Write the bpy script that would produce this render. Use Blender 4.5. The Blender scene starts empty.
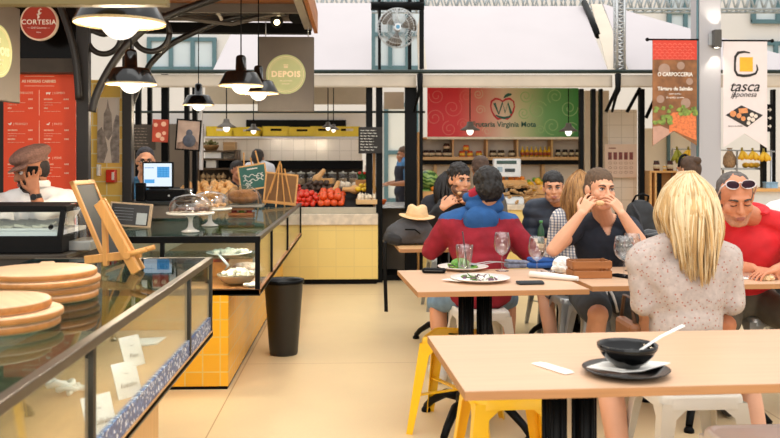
import bpy, bmesh, math, random
from math import pi, sin, cos, tan, radians as R, sqrt, atan2
from mathutils import Vector, Matrix, Euler, Quaternion, noise as mnoise
random.seed(7)
SC = bpy.context.scene
COL = SC.collection
V = Vector
# ---------------------------------------------------------------- camera model (a real 40 mm lens at eye height)
CAM_H = 1.38; YAW = R(2.31); FPX = 867.0
_ca, _sa = cos(YAW), sin(YAW)
def _dir(px, py):
    u = (px-390)/FPX; v = (160-py)/FPX
    return V((_sa+u*_ca, _ca-u*_sa, v))
def W(px, py, Y):
    d = _dir(px, py); t = Y/d.y
    return V((d.x*t, Y, CAM_H+d.z*t))
def G(px, py, z):
    d = _dir(px, py); t = (z-CAM_H)/d.z
    return V((d.x*t, d.y*t, z))
def XX(px, Y): return W(px, 160, Y).x
def ZZ(py, Y, px=390): return W(px, py, Y).z
def S(Y): return Y/FPX
# ---------------------------------------------------------------- colours and materials
def lin(h):
    if isinstance(h, str):
        h = h.lstrip('#'); c = [int(h[i:i+2], 16)/255 for i in (0, 2, 4)]
    else: c = [x/255 for x in h]
    return tuple((x/12.92 if x <= .04045 else ((x+.055)/1.055)**2.4) for x in c)
MATS = {}
def _nt(name):
    m = bpy.data.materials.new(name); m.use_nodes = True
    nt = m.node_tree; nt.nodes.clear()
    out = nt.nodes.new('ShaderNodeOutputMaterial')
    return m, nt, out
def _vary(nt, col, amt, scale, vec=None, detail=3):
    n = nt.nodes; l = nt.links
    tc = n.new('ShaderNodeTexCoord')
    nz = n.new('ShaderNodeTexNoise'); nz.inputs['Scale'].default_value = scale; nz.inputs['Detail'].default_value = detail
    l.new(vec if vec else tc.outputs['Object'], nz.inputs['Vector'])
    rp = n.new('ShaderNodeValToRGB')
    a = tuple(max(0, c*(1-amt)) for c in col)+(1,); b = tuple(min(1, c*(1+amt)) for c in col)+(1,)
    rp.color_ramp.elements[0].position = .3; rp.color_ramp.elements[0].color = a
    rp.color_ramp.elements[1].position = .7; rp.color_ramp.elements[1].color = b
    l.new(nz.outputs['Fac'], rp.inputs['Fac'])
    return rp.outputs['Color'], nz, tc
def M(name, col, rough=.5, metal=0.0, vary=.08, scale=12, bump=0.0, bscale=60, emit=0.0, spec=.5, sss=0.0, coat=0.0):
    if name in MATS: return MATS[name]
    c = lin(col)
    m, nt, out = _nt(name); n = nt.nodes; l = nt.links
    p = n.new('ShaderNodeBsdfPrincipled'); l.new(p.outputs[0], out.inputs[0])
    co, nz, tc = _vary(nt, c, vary, scale)
    l.new(co, p.inputs['Base Color'])
    p.inputs['Roughness'].default_value = rough; p.inputs['Metallic'].default_value = metal
    p.inputs['Specular IOR Level'].default_value = spec
    if coat: p.inputs['Coat Weight'].default_value = coat
    if sss:
        p.inputs['Subsurface Weight'].default_value = sss
        p.inputs['Subsurface Radius'].default_value = (.012, .004, .002)
        p.inputs['Subsurface Scale'].default_value = 1.0
    if emit:
        l.new(co, p.inputs['Emission Color']); p.inputs['Emission Strength'].default_value = emit
    if bump:
        bn = n.new('ShaderNodeTexNoise'); bn.inputs['Scale'].default_value = bscale; bn.inputs['Detail'].default_value = 4
        l.new(tc.outputs['Object'], bn.inputs['Vector'])
        bp = n.new('ShaderNodeBump'); bp.inputs['Strength'].default_value = bump; bp.inputs['Distance'].default_value = .01
        l.new(bn.outputs['Fac'], bp.inputs['Height']); l.new(bp.outputs[0], p.inputs['Normal'])
    MATS[name] = m
    return m
def M_wood(name, col, axis=0, amt=.18, rough=.45, grain=9, spec=.4):
    if name in MATS: return MATS[name]
    c = lin(col)
    m, nt, out = _nt(name); n = nt.nodes; l = nt.links
    p = n.new('ShaderNodeBsdfPrincipled'); l.new(p.outputs[0], out.inputs[0])
    tc = n.new('ShaderNodeTexCoord'); mp = n.new('ShaderNodeMapping')
    s = [grain*6]*3; s[axis] = grain*.35
    mp.inputs['Scale'].default_value = s
    l.new(tc.outputs['Object'], mp.inputs['Vector'])
    co, nz, _ = _vary(nt, c, amt, 1.0, mp.outputs[0], 5)
    l.new(co, p.inputs['Base Color']); p.inputs['Roughness'].default_value = rough
    p.inputs['Specular IOR Level'].default_value = spec
    MATS[name] = m
    return m
def M_tile(name, col, grout, w=.15, h=.15, rough=.25, amt=.06, offset=0.0, mortar=.004, spec=.5):
    if name in MATS: return MATS[name]
    m, nt, out = _nt(name); n = nt.nodes; l = nt.links
    p = n.new('ShaderNodeBsdfPrincipled'); l.new(p.outputs[0], out.inputs[0])
    tc = n.new('ShaderNodeTexCoord'); sp = n.new('ShaderNodeSeparateXYZ'); l.new(tc.outputs['Object'], sp.inputs[0])
    ad = n.new('ShaderNodeMath'); ad.operation = 'ADD'; l.new(sp.outputs[0], ad.inputs[0]); l.new(sp.outputs[1], ad.inputs[1])
    cb = n.new('ShaderNodeCombineXYZ'); l.new(ad.outputs[0], cb.inputs[0]); l.new(sp.outputs[2], cb.inputs[1])
    bk = n.new('ShaderNodeTexBrick'); l.new(cb.outputs[0], bk.inputs['Vector'])
    c = lin(col)
    bk.inputs['Color1'].default_value = tuple(min(1, x*(1+amt)) for x in c)+(1,)
    bk.inputs['Color2'].default_value = tuple(x*(1-amt) for x in c)+(1,)
    bk.inputs['Mortar'].default_value = lin(grout)+(1,)
    bk.inputs['Scale'].default_value = 1.0; bk.inputs['Mortar Size'].default_value = mortar
    bk.inputs['Brick Width'].default_value = w; bk.inputs['Row Height'].default_value = h
    bk.offset = offset
    l.new(bk.outputs['Color'], p.inputs['Base Color']); p.inputs['Roughness'].default_value = rough
    p.inputs['Specular IOR Level'].default_value = spec
    MATS[name] = m
    return m
def M_glass(name, tint='#ffffff', refl=.06, rough=.02, gain=1.0):
    """thin clear pane: transparent with a fresnel reflection"""
    if name in MATS: return MATS[name]
    m, nt, out = _nt(name); n = nt.nodes; l = nt.links
    tr = n.new('ShaderNodeBsdfTransparent'); tr.inputs[0].default_value = lin(tint)+(1,)
    gl = n.new('ShaderNodeBsdfGlossy'); gl.inputs['Roughness'].default_value = rough
    lw = n.new('ShaderNodeLayerWeight'); lw.inputs['Blend'].default_value = .5
    pw = n.new('ShaderNodeMath'); pw.operation = 'POWER'; pw.inputs[1].default_value = 4.0; l.new(lw.outputs['Facing'], pw.inputs[0])
    mu = n.new('ShaderNodeMath'); mu.operation = 'MULTIPLY_ADD'; mu.inputs[1].default_value = gain*(1-refl); mu.inputs[2].default_value = refl
    mu.use_clamp = True
    l.new(pw.outputs[0], mu.inputs[0])
    mx = n.new('ShaderNodeMixShader'); l.new(mu.outputs[0], mx.inputs[0]); l.new(tr.outputs[0], mx.inputs[1]); l.new(gl.outputs[0], mx.inputs[2])
    l.new(mx.outputs[0], out.inputs[0])
    MATS[name] = m
    return m
def M_emit(name, col, strength):
    if name in MATS: return MATS[name]
    m, nt, out = _nt(name)
    e = nt.nodes.new('ShaderNodeEmission'); e.inputs[0].default_value = lin(col)+(1,); e.inputs[1].default_value = strength
    nt.links.new(e.outputs[0], out.inputs[0])
    MATS[name] = m
    return m
# ---------------------------------------------------------------- mesh builder
def frame_from(d, up=V((0, 0, 1))):
    d = d.normalized()
    if abs(d.dot(up)) > .99: up = V((0, 1, 0))
    a = d.cross(up).normalized(); b = a.cross(d).normalized()
    return a, b
class MB:
    def __init__(s): s.bm = bmesh.new(); s.mi = 0; s.T = None; s.sm = set()
    def _p(s, p):
        p = V(p)
        return s.T @ p if s.T else p
    def verts(s, pts): return [s.bm.verts.new(s._p(p)) for p in pts]
    def face(s, vs, smooth=False):
        try:
            f = s.bm.faces.new(vs); f.material_index = s.mi; f.smooth = smooth
            return f
        except ValueError: return None
    def box(s, c, size, rot=None, bev=0.0):
        b2 = bmesh.new()
        r = bmesh.ops.create_cube(b2, size=1.0)
        for v in b2.verts: v.co = V((v.co.x*size[0], v.co.y*size[1], v.co.z*size[2]))
        if bev: bmesh.ops.bevel(b2, geom=b2.edges[:], offset=min(bev, min(size)*.45), segments=2, affect='EDGES', profile=.5)
        m = (rot.to_matrix().to_4x4() if isinstance(rot, (Euler, Quaternion)) else (rot.to_4x4() if rot else Matrix.Identity(4)))
        s._merge(b2, Matrix.Translation(V(c)) @ m, smooth=False)
        return s
    def bx(s, x0, x1, y0, y1, z0, z1, bev=0.0):
        return s.box(((x0+x1)/2, (y0+y1)/2, (z0+z1)/2), (abs(x1-x0), abs(y1-y0), abs(z1-z0)), None, bev)
    def _merge(s, b2, mat, smooth):
        mp = {}
        for v in b2.verts: mp[v] = s.bm.verts.new(s._p(mat @ v.co))
        for f in b2.faces:
            s.face([mp[v] for v in f.verts], smooth)
        b2.free()
    def ring_loft(s, rings, cap0=True, cap1=True, smooth=True, closed=True):
        vr = [s.verts(r) for r in rings]
        n = len(vr[0])
        for a, b in zip(vr[:-1], vr[1:]):
            for i in range(n if closed else n-1):
                j = (i+1) % n
                s.face([a[i], a[j], b[j], b[i]], smooth)
        if cap0: s.face(list(reversed(vr[0])), False)
        if cap1: s.face(vr[-1], False)
        return s
    def cyl(s, p0, p1, r0, r1=None, seg=16, smooth=True, caps=True):
        p0, p1 = V(p0), V(p1); r1 = r0 if r1 is None else r1
        a, b = frame_from(p1-p0)
        rs = []
        for p, r in ((p0, r0), (p1, r1)):
            rs.append([p+(a*cos(t)+b*sin(t))*r for t in [2*pi*i/seg for i in range(seg)]])
        return s.ring_loft(rs, caps, caps, smooth)
    def tube(s, pts, r, seg=8, smooth=True, sq=None):
        pts = [V(p) for p in pts]; n = len(pts)
        rl = r if isinstance(r, (list, tuple)) else [r]*n
        prev = None; rs = []
        for i, p in enumerate(pts):
            d = (pts[min(i+1, n-1)]-pts[max(i-1, 0)])
            if d.length < 1e-9: d = V((0, 0, 1))
            d.normalize()
            if prev is None: a, b = frame_from(d)
            else:
                a = prev-d*prev.dot(d)
                if a.length < 1e-6: a, b = frame_from(d)
                a.normalize(); b = a.cross(d).normalized()
            prev = a
            kx, ky = sq if sq else (1, 1)
            rs.append([p+(a*cos(t)*kx+b*sin(t)*ky)*rl[i] for t in [2*pi*k/seg+pi/seg for k in range(seg)]])
        return s.ring_loft(rs, True, True, smooth)
    def lathe(s, prof, c=(0, 0, 0), seg=28, smooth=True, cap0=True, cap1=True, axis=None):
        c = V(c); rs = []
        m = Matrix.Identity(3) if axis is None else V(axis).to_track_quat('Z', 'Y').to_matrix()
        for r, z in prof:
            r = max(r, 1e-4)
            rs.append([c+m @ V((r*cos(t), r*sin(t), z)) for t in [2*pi*i/seg for i in range(seg)]])
        return s.ring_loft(rs, cap0, cap1, smooth)
    def ell(s, c, rad, rot=None, u=16, v=10, smooth=True):
        b2 = bmesh.new(); bmesh.ops.create_uvsphere(b2, u_segments=u, v_segments=v, radius=1.0)
        rad = (rad, rad, rad) if isinstance(rad, (int, float)) else rad
        for q in b2.verts: q.co = V((q.co.x*rad[0], q.co.y*rad[1], q.co.z*rad[2]))
        m = Matrix.Translation(V(c)) @ (rot.to_matrix().to_4x4() if isinstance(rot, (Euler, Quaternion)) else (rot.to_4x4() if rot is not None else Matrix.Identity(4)))
        s._merge(b2, m, smooth)
        return s
    def caps(s, p0, p1, r0, r1=None, seg=12):
        p0, p1 = V(p0), V(p1); r1 = r0 if r1 is None else r1
        d = p1-p0
        if d.length < 1e-6: return s.ell(p0, r0)
        a, b = frame_from(d); d.normalize(); rs = []
        for k in range(1, 5):
            t = -pi/2+pi/2*k/4; rs.append((p0+d*r0*sin(t), r0*cos(t)))
        for k in range(0, 4):
            t = pi/2*k/4; rs.append((p1+d*r1*sin(t), r1*cos(t)))
        return s.ring_loft([[p+(a*cos(t)+b*sin(t))*r for t in [2*pi*i/seg for i in range(seg)]] for p, r in rs], True, True, True)
    def prism(s, poly, y0, y1, plane='xz', smooth=False):
        """extrude a 2D polygon: xz along y, xy along z, yz along x"""
        def P(q, h):
            return {'xz': (q[0], h, q[1]), 'xy': (q[0], q[1], h), 'yz': (h, q[0], q[1])}[plane]
        a = s.verts([P(q, y0) for q in poly]); b = s.verts([P(q, y1) for q in poly])
        n = len(poly)
        s.face(a); s.face(list(reversed(b)))
        for i in range(n):
            j = (i+1) % n
            s.face([a[j], a[i], b[i], b[j]], smooth)
        return s
    def ribbon(s, pts, w, y0=0.0, y1=-.002, closed=False):
        """flat stroke of width w in the xz plane"""
        pts = [V((p[0], p[1])) for p in pts]; n = len(pts)
        L, Rr = [], []
        for i, p in enumerate(pts):
            if closed: d = pts[(i+1) % n]-pts[(i-1) % n]
            else: d = pts[min(i+1, n-1)]-pts[max(i-1, 0)]
            if d.length < 1e-9: d = V((1, 0))
            d.normalize(); nn = V((-d.y, d.x))
            ww = w[i] if isinstance(w, (list, tuple)) else w
            L.append(p+nn*ww/2); Rr.append(p-nn*ww/2)
        f = s.verts([(q.x, y1, q.y) for q in L]); g = s.verts([(q.x, y1, q.y) for q in Rr])
        fb = s.verts([(q.x, y0, q.y) for q in L]); gb = s.verts([(q.x, y0, q.y) for q in Rr])
        rng = range(n if closed else n-1)
        for i in rng:
            j = (i+1) % n
            s.face([f[i], f[j], g[j], g[i]]); s.face([fb[i], fb[j], f[j], f[i]]); s.face([g[i], g[j], gb[j], gb[i]]); s.face([gb[i], gb[j], fb[j], fb[i]])
        return s
    def disc(s, c, r, y0, y1, seg=32, rz=None):
        rz = rz or r
        return s.prism([(c[0]+r*cos(2*pi*i/seg), c[1]+rz*sin(2*pi*i/seg)) for i in range(seg)], y0, y1)
    def build(s, name, mats, parent=None, loc=None, rot=None, recalc=True):
        if recalc: bmesh.ops.recalc_face_normals(s.bm, faces=s.bm.faces[:])
        me = bpy.data.meshes.new(name); s.bm.to_mesh(me); s.bm.free()
        for m in (mats if isinstance(mats, (list, tuple)) else [mats]): me.materials.append(m)
        o = bpy.data.objects.new(name, me); COL.objects.link(o)
        if parent: o.parent = parent
        if loc is not None: o.location = loc
        if rot is not None: o.rotation_euler = rot
        return o
def tag(o, label=None, cat=None, group=None, kind=None):
    if label: o['label'] = label
    if cat: o['category'] = cat
    if group: o['group'] = group
    if kind: o['kind'] = kind
    return o
def thing(name, label, cat, loc=(0, 0, 0), rz=0.0, group=None, rot=None):
    o = bpy.data.objects.new(name, None); COL.objects.link(o); o.empty_display_size = .1
    o.location = loc; o.rotation_euler = rot if rot else (0, 0, rz)
    return tag(o, label, cat, group)
def struct(name, mb, m, parent=None):
    o = mb.build(name, m, parent)
    if not parent: o['kind'] = 'structure'
    return o
def dup(o, loc=None, rz=None, label=None, parent=None, rot=None):
    c = o.copy(); COL.objects.link(c)
    if parent: c.parent = parent
    for ch in list(o.children): dup(ch, parent=c)
    if loc is not None: c.location = loc
    if rz is not None: c.rotation_euler = (0, 0, rz)
    if rot is not None: c.rotation_euler = rot
    if label: c['label'] = label
    return c
def text_mesh(s, size, extrude=.001, align='CENTER', spacing=1.0, shear=0.0, bold=0.0):
    cu = bpy.data.curves.new('lettering', 'FONT'); cu.body = s; cu.size = size; cu.extrude = extrude
    cu.align_x = align; cu.align_y = 'CENTER'; cu.space_character = spacing; cu.shear = shear; cu.offset = bold; cu.resolution_u = 3
    o = bpy.data.objects.new('lettering', cu); COL.objects.link(o)
    dg = bpy.context.evaluated_depsgraph_get()
    me = bpy.data.meshes.new_from_object(o.evaluated_get(dg))
    bpy.data.objects.remove(o); bpy.data.curves.remove(cu)
    return me
def letters(lines, mat, parent, name='lettering'):
    """lines: (string, x, z, size[, kwargs]) on the parent's xz plane facing -y at y = d; all one mesh"""
    bm = bmesh.new(); d = -.003
    for ln in lines:
        kw = dict(ln[4]) if len(ln) > 4 else {}
        d = kw.pop('d', -.003); wide = kw.pop('wide', 1.0)
        me = text_mesh(ln[0], ln[3], **kw)
        me.transform(Matrix.Translation((ln[1], d, ln[2])) @ Matrix.Rotation(pi/2, 4, 'X') @ Matrix.Scale(wide, 4, (1, 0, 0)))
        bm.from_mesh(me); bpy.data.meshes.remove(me)
    me = bpy.data.meshes.new(name); bm.to_mesh(me); bm.free(); me.materials.clear(); me.materials.append(mat)
    for p in me.polygons: p.material_index = 0
    o = bpy.data.objects.new(name, me); COL.objects.link(o); o.parent = parent
    return o
# ---------------------------------------------------------------- people
def fbm(p, f):
    return mnoise.noise(V(p)*f)
def remeshed(mb, voxel, it=3, disp=None, fac=.5):
    """one continuous surface out of overlapping volumes"""
    me = bpy.data.meshes.new('tmp'); mb.bm.to_mesh(me); mb.bm.free()
    o = bpy.data.objects.new('tmp', me); COL.objects.link(o)
    r = o.modifiers.new('r', 'REMESH'); r.mode = 'VOXEL'; r.voxel_size = voxel
    if it:
        s = o.modifiers.new('s', 'SMOOTH'); s.factor = fac; s.iterations = it
    dg = bpy.context.evaluated_depsgraph_get()
    m2 = bpy.data.meshes.new_from_object(o.evaluated_get(dg))
    bpy.data.objects.remove(o); bpy.data.meshes.remove(me)
    m2.materials.clear()
    if disp:
        nrm = [v.normal.copy() for v in m2.vertices]
        for v, n in zip(m2.vertices, nrm):
            v.co += n*disp(v.co)
    for p in m2.polygons: p.use_smooth = True
    return m2
def mesh_obj(name, me, mats, parent):
    me.name = name
    for m in (mats if isinstance(mats, (list, tuple)) else [mats]): me.materials.append(m)
    o = bpy.data.objects.new(name, me); COL.objects.link(o); o.parent = parent
    return o
def head_prims(mb, female=False, nose=1.0):
    mb.ell((0, .018, .036), (.076, .096, .084), u=24, v=16)
    mb.ell((0, -.022, -.030), (.060 if not female else .057, .066, .086), u=24, v=16)
    mb.ell((0, -.062, -.096), (.027, .024, .022))
    for s in (-1, 1):
        mb.ell((s*.042, -.056, -.022), (.024, .026, .026))
        mb.caps((s*.052, -.012, -.062), (s*.024, -.062, -.096), .022, .018)
        mb.ell((s*.078, .010, -.006), (.009, .020, .032), Euler((0, s*.15, -s*.35)))
    mb.caps((-.034, -.077, .030), (.034, -.077, .030), .013)
    mb.caps((0, -.084, .018), (0, -.104*nose, -.026), .0085, .0125)
    for s in (-1, 1): mb.ell((s*.011, -.094, -.028), (.009, .012, .008))
    mb.ell((0, -.084, -.060), (.026, .014, .018))
def hand_prims(mb, wr, d, n, side, curl=.5, spread=.10, k=1.0, curls=None, thumb=.5):
    """palm plus five fingers; d towards the finger tips, n out of the palm, side = +1 when the thumb lies along d x n"""
    d = V(d).normalized(); n = V(n); n = (n-d*n.dot(d)).normalized(); t = d.cross(n)*side
    wr = V(wr)
    base = wr+d*.085*k
    for i in range(4):
        o = (1.5-i)*.0195*k
        mb.caps(wr+d*.012*k+t*o*.62, base+t*o, .0135*k, .0115*k, 8)
    L = [.040, .046, .042, .032]
    for i in range(4):
        o = (1.5-i)*.0228*k
        p = base+t*o; c = curls[i] if curls else curl
        dd = (d+t*(1.5-i)*spread).normalized(); ax = dd.cross(n).normalized()
        ang = 0
        for j, (seg, rr) in enumerate(((1.0, .0086), (.72, .0080), (.55, .0072))):
            ang += c*(.75, 1.0, .75)[j]
            q = Quaternion(dd.cross(n), ang) @ dd
            if (q.dot(n)) < 0 and ang > 0 and ang < pi: q = Quaternion(dd.cross(n), -ang) @ dd
            e = p+q*L[i]*seg*k
            mb.caps(p, e, rr*k, rr*.93*k, 8); p = e
    p = wr+d*.022*k+t*.024*k
    q1 = (d*.62+t*.72+n*.30*thumb).normalized(); e = p+q1*.040*k; mb.caps(p, e, .0135*k, .0110*k, 8)
    q2 = (d*.86+t*.34+n*.55*thumb).normalized(); f = e+q2*.032*k; mb.caps(e, f, .0105*k, .0095*k, 8)
    q3 = (d*.92+t*.05+n*.60*thumb).normalized(); mb.caps(f, f+q3*.022*k, .0095*k, .008*k, 8)
class Pose:
    def __init__(s, seat=.47, lean=0.0, side=0.0, head=(0, 0, 0), hoff=(0, 0, 0), arms=None, hands=None, legs=None, k=1.0, stand=False, girth=1.0, twist=0.0, shw=.175, female=False, hip=0.0):
        s.k = k; s.female = female; s.g = girth
        s.P = V((0, 0, (.93 if stand else seat+.095)))
        ax = V((sin(side), -sin(lean), cos(lean)*cos(side))).normalized()
        s.ax = ax
        s.P = s.P+V((0, hip, 0))
        s.C = s.P+ax*.30*k; s.N = s.P+ax*.475*k
        rt = V((cos(twist), sin(twist), 0)); rt = (rt-ax*rt.dot(ax)).normalized(); s.rt = rt; s.fw = rt.cross(ax).normalized()*-1   # forward (-y)
        if s.fw.y > 0: s.fw = -s.fw
        s.H = s.N+ax*.145*k+V((0, -.025, 0))+V(hoff)
        s.HM = Matrix.Translation(s.H) @ Euler((head[1], head[2], head[0]), 'XYZ').to_matrix().to_4x4() @ Matrix.Scale(k, 4)
        s.Sh = {q: s.N+rt*q*shw-ax*.072*k for q in (-1, 1)}
        a = arms or {}
        s.El = {}; s.Wr = {}
        for q in (-1, 1):
            if q in a: s.El[q], s.Wr[q] = V(a[q][0]), V(a[q][1])
            else:
                s.El[q] = s.Sh[q]+V((q*.05, .0, -.27*k)); s.Wr[q] = s.El[q]+V((-q*.06, -.23*k, -.02))
        s.hands = hands or {}
        s.Hi = {q: s.P+V((q*.085, 0, -.02)) for q in (-1, 1)}
        s.Kn = {}; s.An = {}; s.Toe = {}
        l = legs or {}
        for q in (-1, 1):
            if q in l:
                s.Kn[q], s.An[q] = V(l[q][0]), V(l[q][1]); s.Toe[q] = V(l[q][2]) if len(l[q]) > 2 else s.An[q]+V((q*.03, -.15, -.045))
            elif stand:
                s.Kn[q] = V((q*.095, -.02, .49)); s.An[q] = V((q*.10, .02, .085)); s.Toe[q] = V((q*.13, -.13, .035))
            else:
                s.Kn[q] = V((q*.13, -.40, s.P.z-.03)); s.An[q] = V((q*.13, -.36, .085)); s.Toe[q] = V((q*.16, -.51, .035))
    def torso(s, mb, inf=0.0, top=True, low=True):
        g = s.g; M3 = Matrix((s.rt, -s.fw, s.ax)).transposed()
        def e(c, r): mb.ell(c, (r[0]*g+inf, r[1]*g+inf, r[2]+inf), M3, 24, 14)
        if low: e(s.P, (.165, .120, .115))
        if top:
            e(s.P+s.ax*.14*s.k, (.142 if not s.female else .130, .105, .14))
            e(s.C-s.ax*.02+s.fw*.004, (.158 if not s.female else .145, .112, .155))
            if s.female:
                for q in (-1, 1): mb.ell(s.C+s.fw*.085+s.rt*q*.065-s.ax*.005, .058+inf)
            for q in (-1, 1):
                mb.caps(s.N-s.ax*.02+s.rt*q*.03, s.Sh[q], .048+inf*.7, .054+inf, 14)
                mb.caps(s.C+s.rt*q*.07, s.Sh[q]-s.ax*.02, .085+inf, .058+inf, 14)
    def arm(s, mb, q, inf=0.0, upto=2.0, r=(.050, .040, .038, .026)):
        if upto <= 0: return
        a, b, c = s.Sh[q], s.El[q], s.Wr[q]
        u = min(1, upto); e = a.lerp(b, u); mb.caps(a, e, r[0]+inf, r[0]+(r[1]-r[0])*u+inf, 14)
        if upto > 1:
            u = upto-1; mid = b.lerp(c, .3)
            if u > .3:
                mb.caps(b, mid, r[1]+inf, r[2]+.004+inf, 14); e = b.lerp(c, u); mb.caps(mid, e, r[2]+.004+inf, r[2]+(r[3]-r[2])*u+inf, 14)
            else: mb.caps(b, b.lerp(c, u), r[1]+inf, r[1]+inf, 14)
    def leg(s, mb, q, inf=0.0, upto=2.0, r=(.088, .060, .056, .038)):
        a, b, c = s.Hi[q], s.Kn[q], s.An[q]
        u = min(1, upto); mb.caps(a, a.lerp(b, u), r[0]+inf, r[0]+(r[1]-r[0])*u+inf, 14)
        if upto > 1:
            u = upto-1; mid = b.lerp(c, .3)
            if u > .3:
                mb.caps(b, mid, r[1]-.004+inf, r[2]+inf, 14); mb.caps(mid, b.lerp(c, u), r[2]+inf, r[2]+(r[3]-r[2])*u+inf, 14)
            else: mb.caps(b, b.lerp(c, u), r[1]+inf, r[1]+inf, 14)
    def foot(s, mb, q, inf=0.0):
        a, t = s.An[q], s.Toe[q]
        h = V((a.x, a.y+.035, max(.035, a.z-.05))) if a.z < .2 else a
        mb.caps(a, h, .036+inf, .034+inf); mb.caps(h, t, .034+inf, .030+inf); mb.caps(a, t.lerp(h, .4), .036+inf, .034+inf)
def cloth_noise(amp, f=9.0, st=(1, 1, 1)):
    def d(co):
        p = V((co.x*st[0], co.y*st[1], co.z*st[2]))
        return amp*(fbm(p, f)+.6*fbm(p+V((3, 1, 7)), f*2.3))
    return d
def garment(p, root, name, mat, inf=.014, torso=(True, True), sleeves=(0, 0), legs=0, voxel=.009, amp=.006, st=(1, 1, 1), extra=None, it=3, clip=None, pieces=None, sl_inf=None, mats=None, matfn=None):
    mb = MB()
    if any(torso): p.torso(mb, inf, torso[0], torso[1])
    for q, u in zip((-1, 1), sleeves):
        if u: p.arm(mb, q, sl_inf or inf, u)
    if legs:
        for q in (-1, 1): p.leg(mb, q, inf, legs)
    if extra: extra(mb)
    me = remeshed(mb, voxel, it, cloth_noise(amp, 9.0, st))
    if clip:
        bm = bmesh.new(); bm.from_mesh(me)
        bmesh.ops.delete(bm, geom=[v for v in bm.verts if clip(v.co)], context='VERTS'); bm.to_mesh(me); bm.free()
    o = mesh_obj(name, me, mats or mat, root)
    if matfn:
        for f in me.polygons: f.material_index = matfn(f.center)
    return o
def face_bits(mb, p, iris=2, lids=True, open_eyes=True):
    """eyes, lips, brows: added to the body mesh in head space (slots 1 white, 2 iris, 3 lip, 4 brow)"""
    mb.T = p.HM
    for s in (-1, 1):
        c = V((s*.0315, -.0725, .006))
        if open_eyes:
            mb.mi = 1; mb.ell(c, (.0145, .0135, .0105), u=12, v=8)
            mb.mi = 2; mb.ell(c+V((0, -.0105, .0005)), (.0062, .0042, .0062), u=10, v=8)
            mb.mi = 4; mb.tube([c+V((-.0155*1, -.0085, .003)), c+V((-.006, -.0135, .0088)), c+V((.006, -.0135, .0088)), c+V((.0155, -.0085, .003))], .0024, 6)
        else:
            mb.mi = 0; mb.ell(c+V((0, 0, .001)), (.0155, .0145, .0115), u=12, v=8)
            mb.mi = 4; mb.tube([c+V((-.0145, -.010, -.004)), c+V((0, -.0148, -.0075)), c+V((.0145, -.010, -.004))], .0020, 6)
        mb.mi = 4
        mb.tube([V((s*.014, -.0895, .0245)), V((s*.026, -.0915, .0300)), V((s*.040, -.0840, .0305)), V((s*.051, -.0700, .0240))], [.0045, .0055, .0045, .002], 6)
    mb.mi = 3
    mb.ell((0, -.0945, -.0580), (.0225, .0075, .0052), u=12, v=8); mb.ell((0, -.0935, -.0665), (.0195, .0078, .0062), u=12, v=8)
    mb.T = None; mb.mi = 0
def body(p, root, mats, voxel=.007, hands=(True, True), feet=True, face=True, nose=1.0, it=2, open_eyes=True, legs=True, beard=None):
    mb = MB(); p.torso(mb, -.004)
    mb.T = p.HM; head_prims(mb, p.female, nose); mb.T = None
    hb = p.HM @ V((0, .020, -.055)); mb.caps(hb, p.N-p.ax*.02, .054*p.k if not p.female else .047, .060, 16)
    for q in (-1, 1):
        p.arm(mb, q)
        if hands[0 if q < 0 else 1]:
            h = p.hands.get(q, {})
            d = V(h.get('d', (p.Wr[q]-p.El[q]))); n = V(h.get('n', (0, 0, -1)))
            # thumb side: left hand (+x) palm down pointing -y has its thumb towards -x
            t = d.normalized().cross(n.normalized())
            want = V(h.get('thumb', (-q, 0, .3)))
            hand_prims(mb, p.Wr[q], d, n, 1 if t.dot(want) > 0 else -1, h.get('curl', .45), h.get('spread', .10), h.get('k', .97), h.get('curls'), h.get('tn', .6))
        if legs:
            p.leg(mb, q)
            if feet: p.foot(mb, q)
    me = remeshed(mb, voxel, it)
    if face:
        m2 = MB(); m2.bm.from_mesh(me); m2.sm = None
        face_bits(m2, p, open_eyes=open_eyes)
        m2.bm.to_mesh(me); m2.bm.free()
        if beard:
            inv = p.HM.inverted(); nb = len(me.polygons)
            for f in me.polygons:
                if f.material_index == 0:
                    c = inv @ f.center
                    if c.y < .015 and abs(c.x) < .085 and -.125 < c.z < -.03 and beard(c): f.material_index = 5
    for f in me.polygons: f.use_smooth = True
    return mesh_obj('body', me, mats, root)
CAPV = [((0, .025, .057), (.0805, .097, .076)), ((0, .056, .012), (.080, .070, .088)), ((.067, .014, .026), (.0150, .028, .048)), ((-.067, .014, .026), (.0150, .028, .048))]
SIDE = CAPV[2:]
def hair_cap(p, root, mat, vols=None, amp=.006, f=40, voxel=.006, st=(1, 1, .5), extra=None, name='hair', clip=None):
    mb = MB(); mb.T = p.HM
    for c, r in (vols or CAPV): mb.ell(c, r, u=24, v=16)
    if extra: extra(mb)
    inv = p.HM.inverted()
    def d(co):
        c = inv @ co; q = V((c.x*st[0], c.y*st[1], c.z*st[2]))
        return amp*(fbm(q, f)+.7*fbm(q+V((5, 2, 1)), f*2))
    me = remeshed(mb, voxel, 1, d)
    return mesh_obj(name, me, mat, root)
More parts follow.
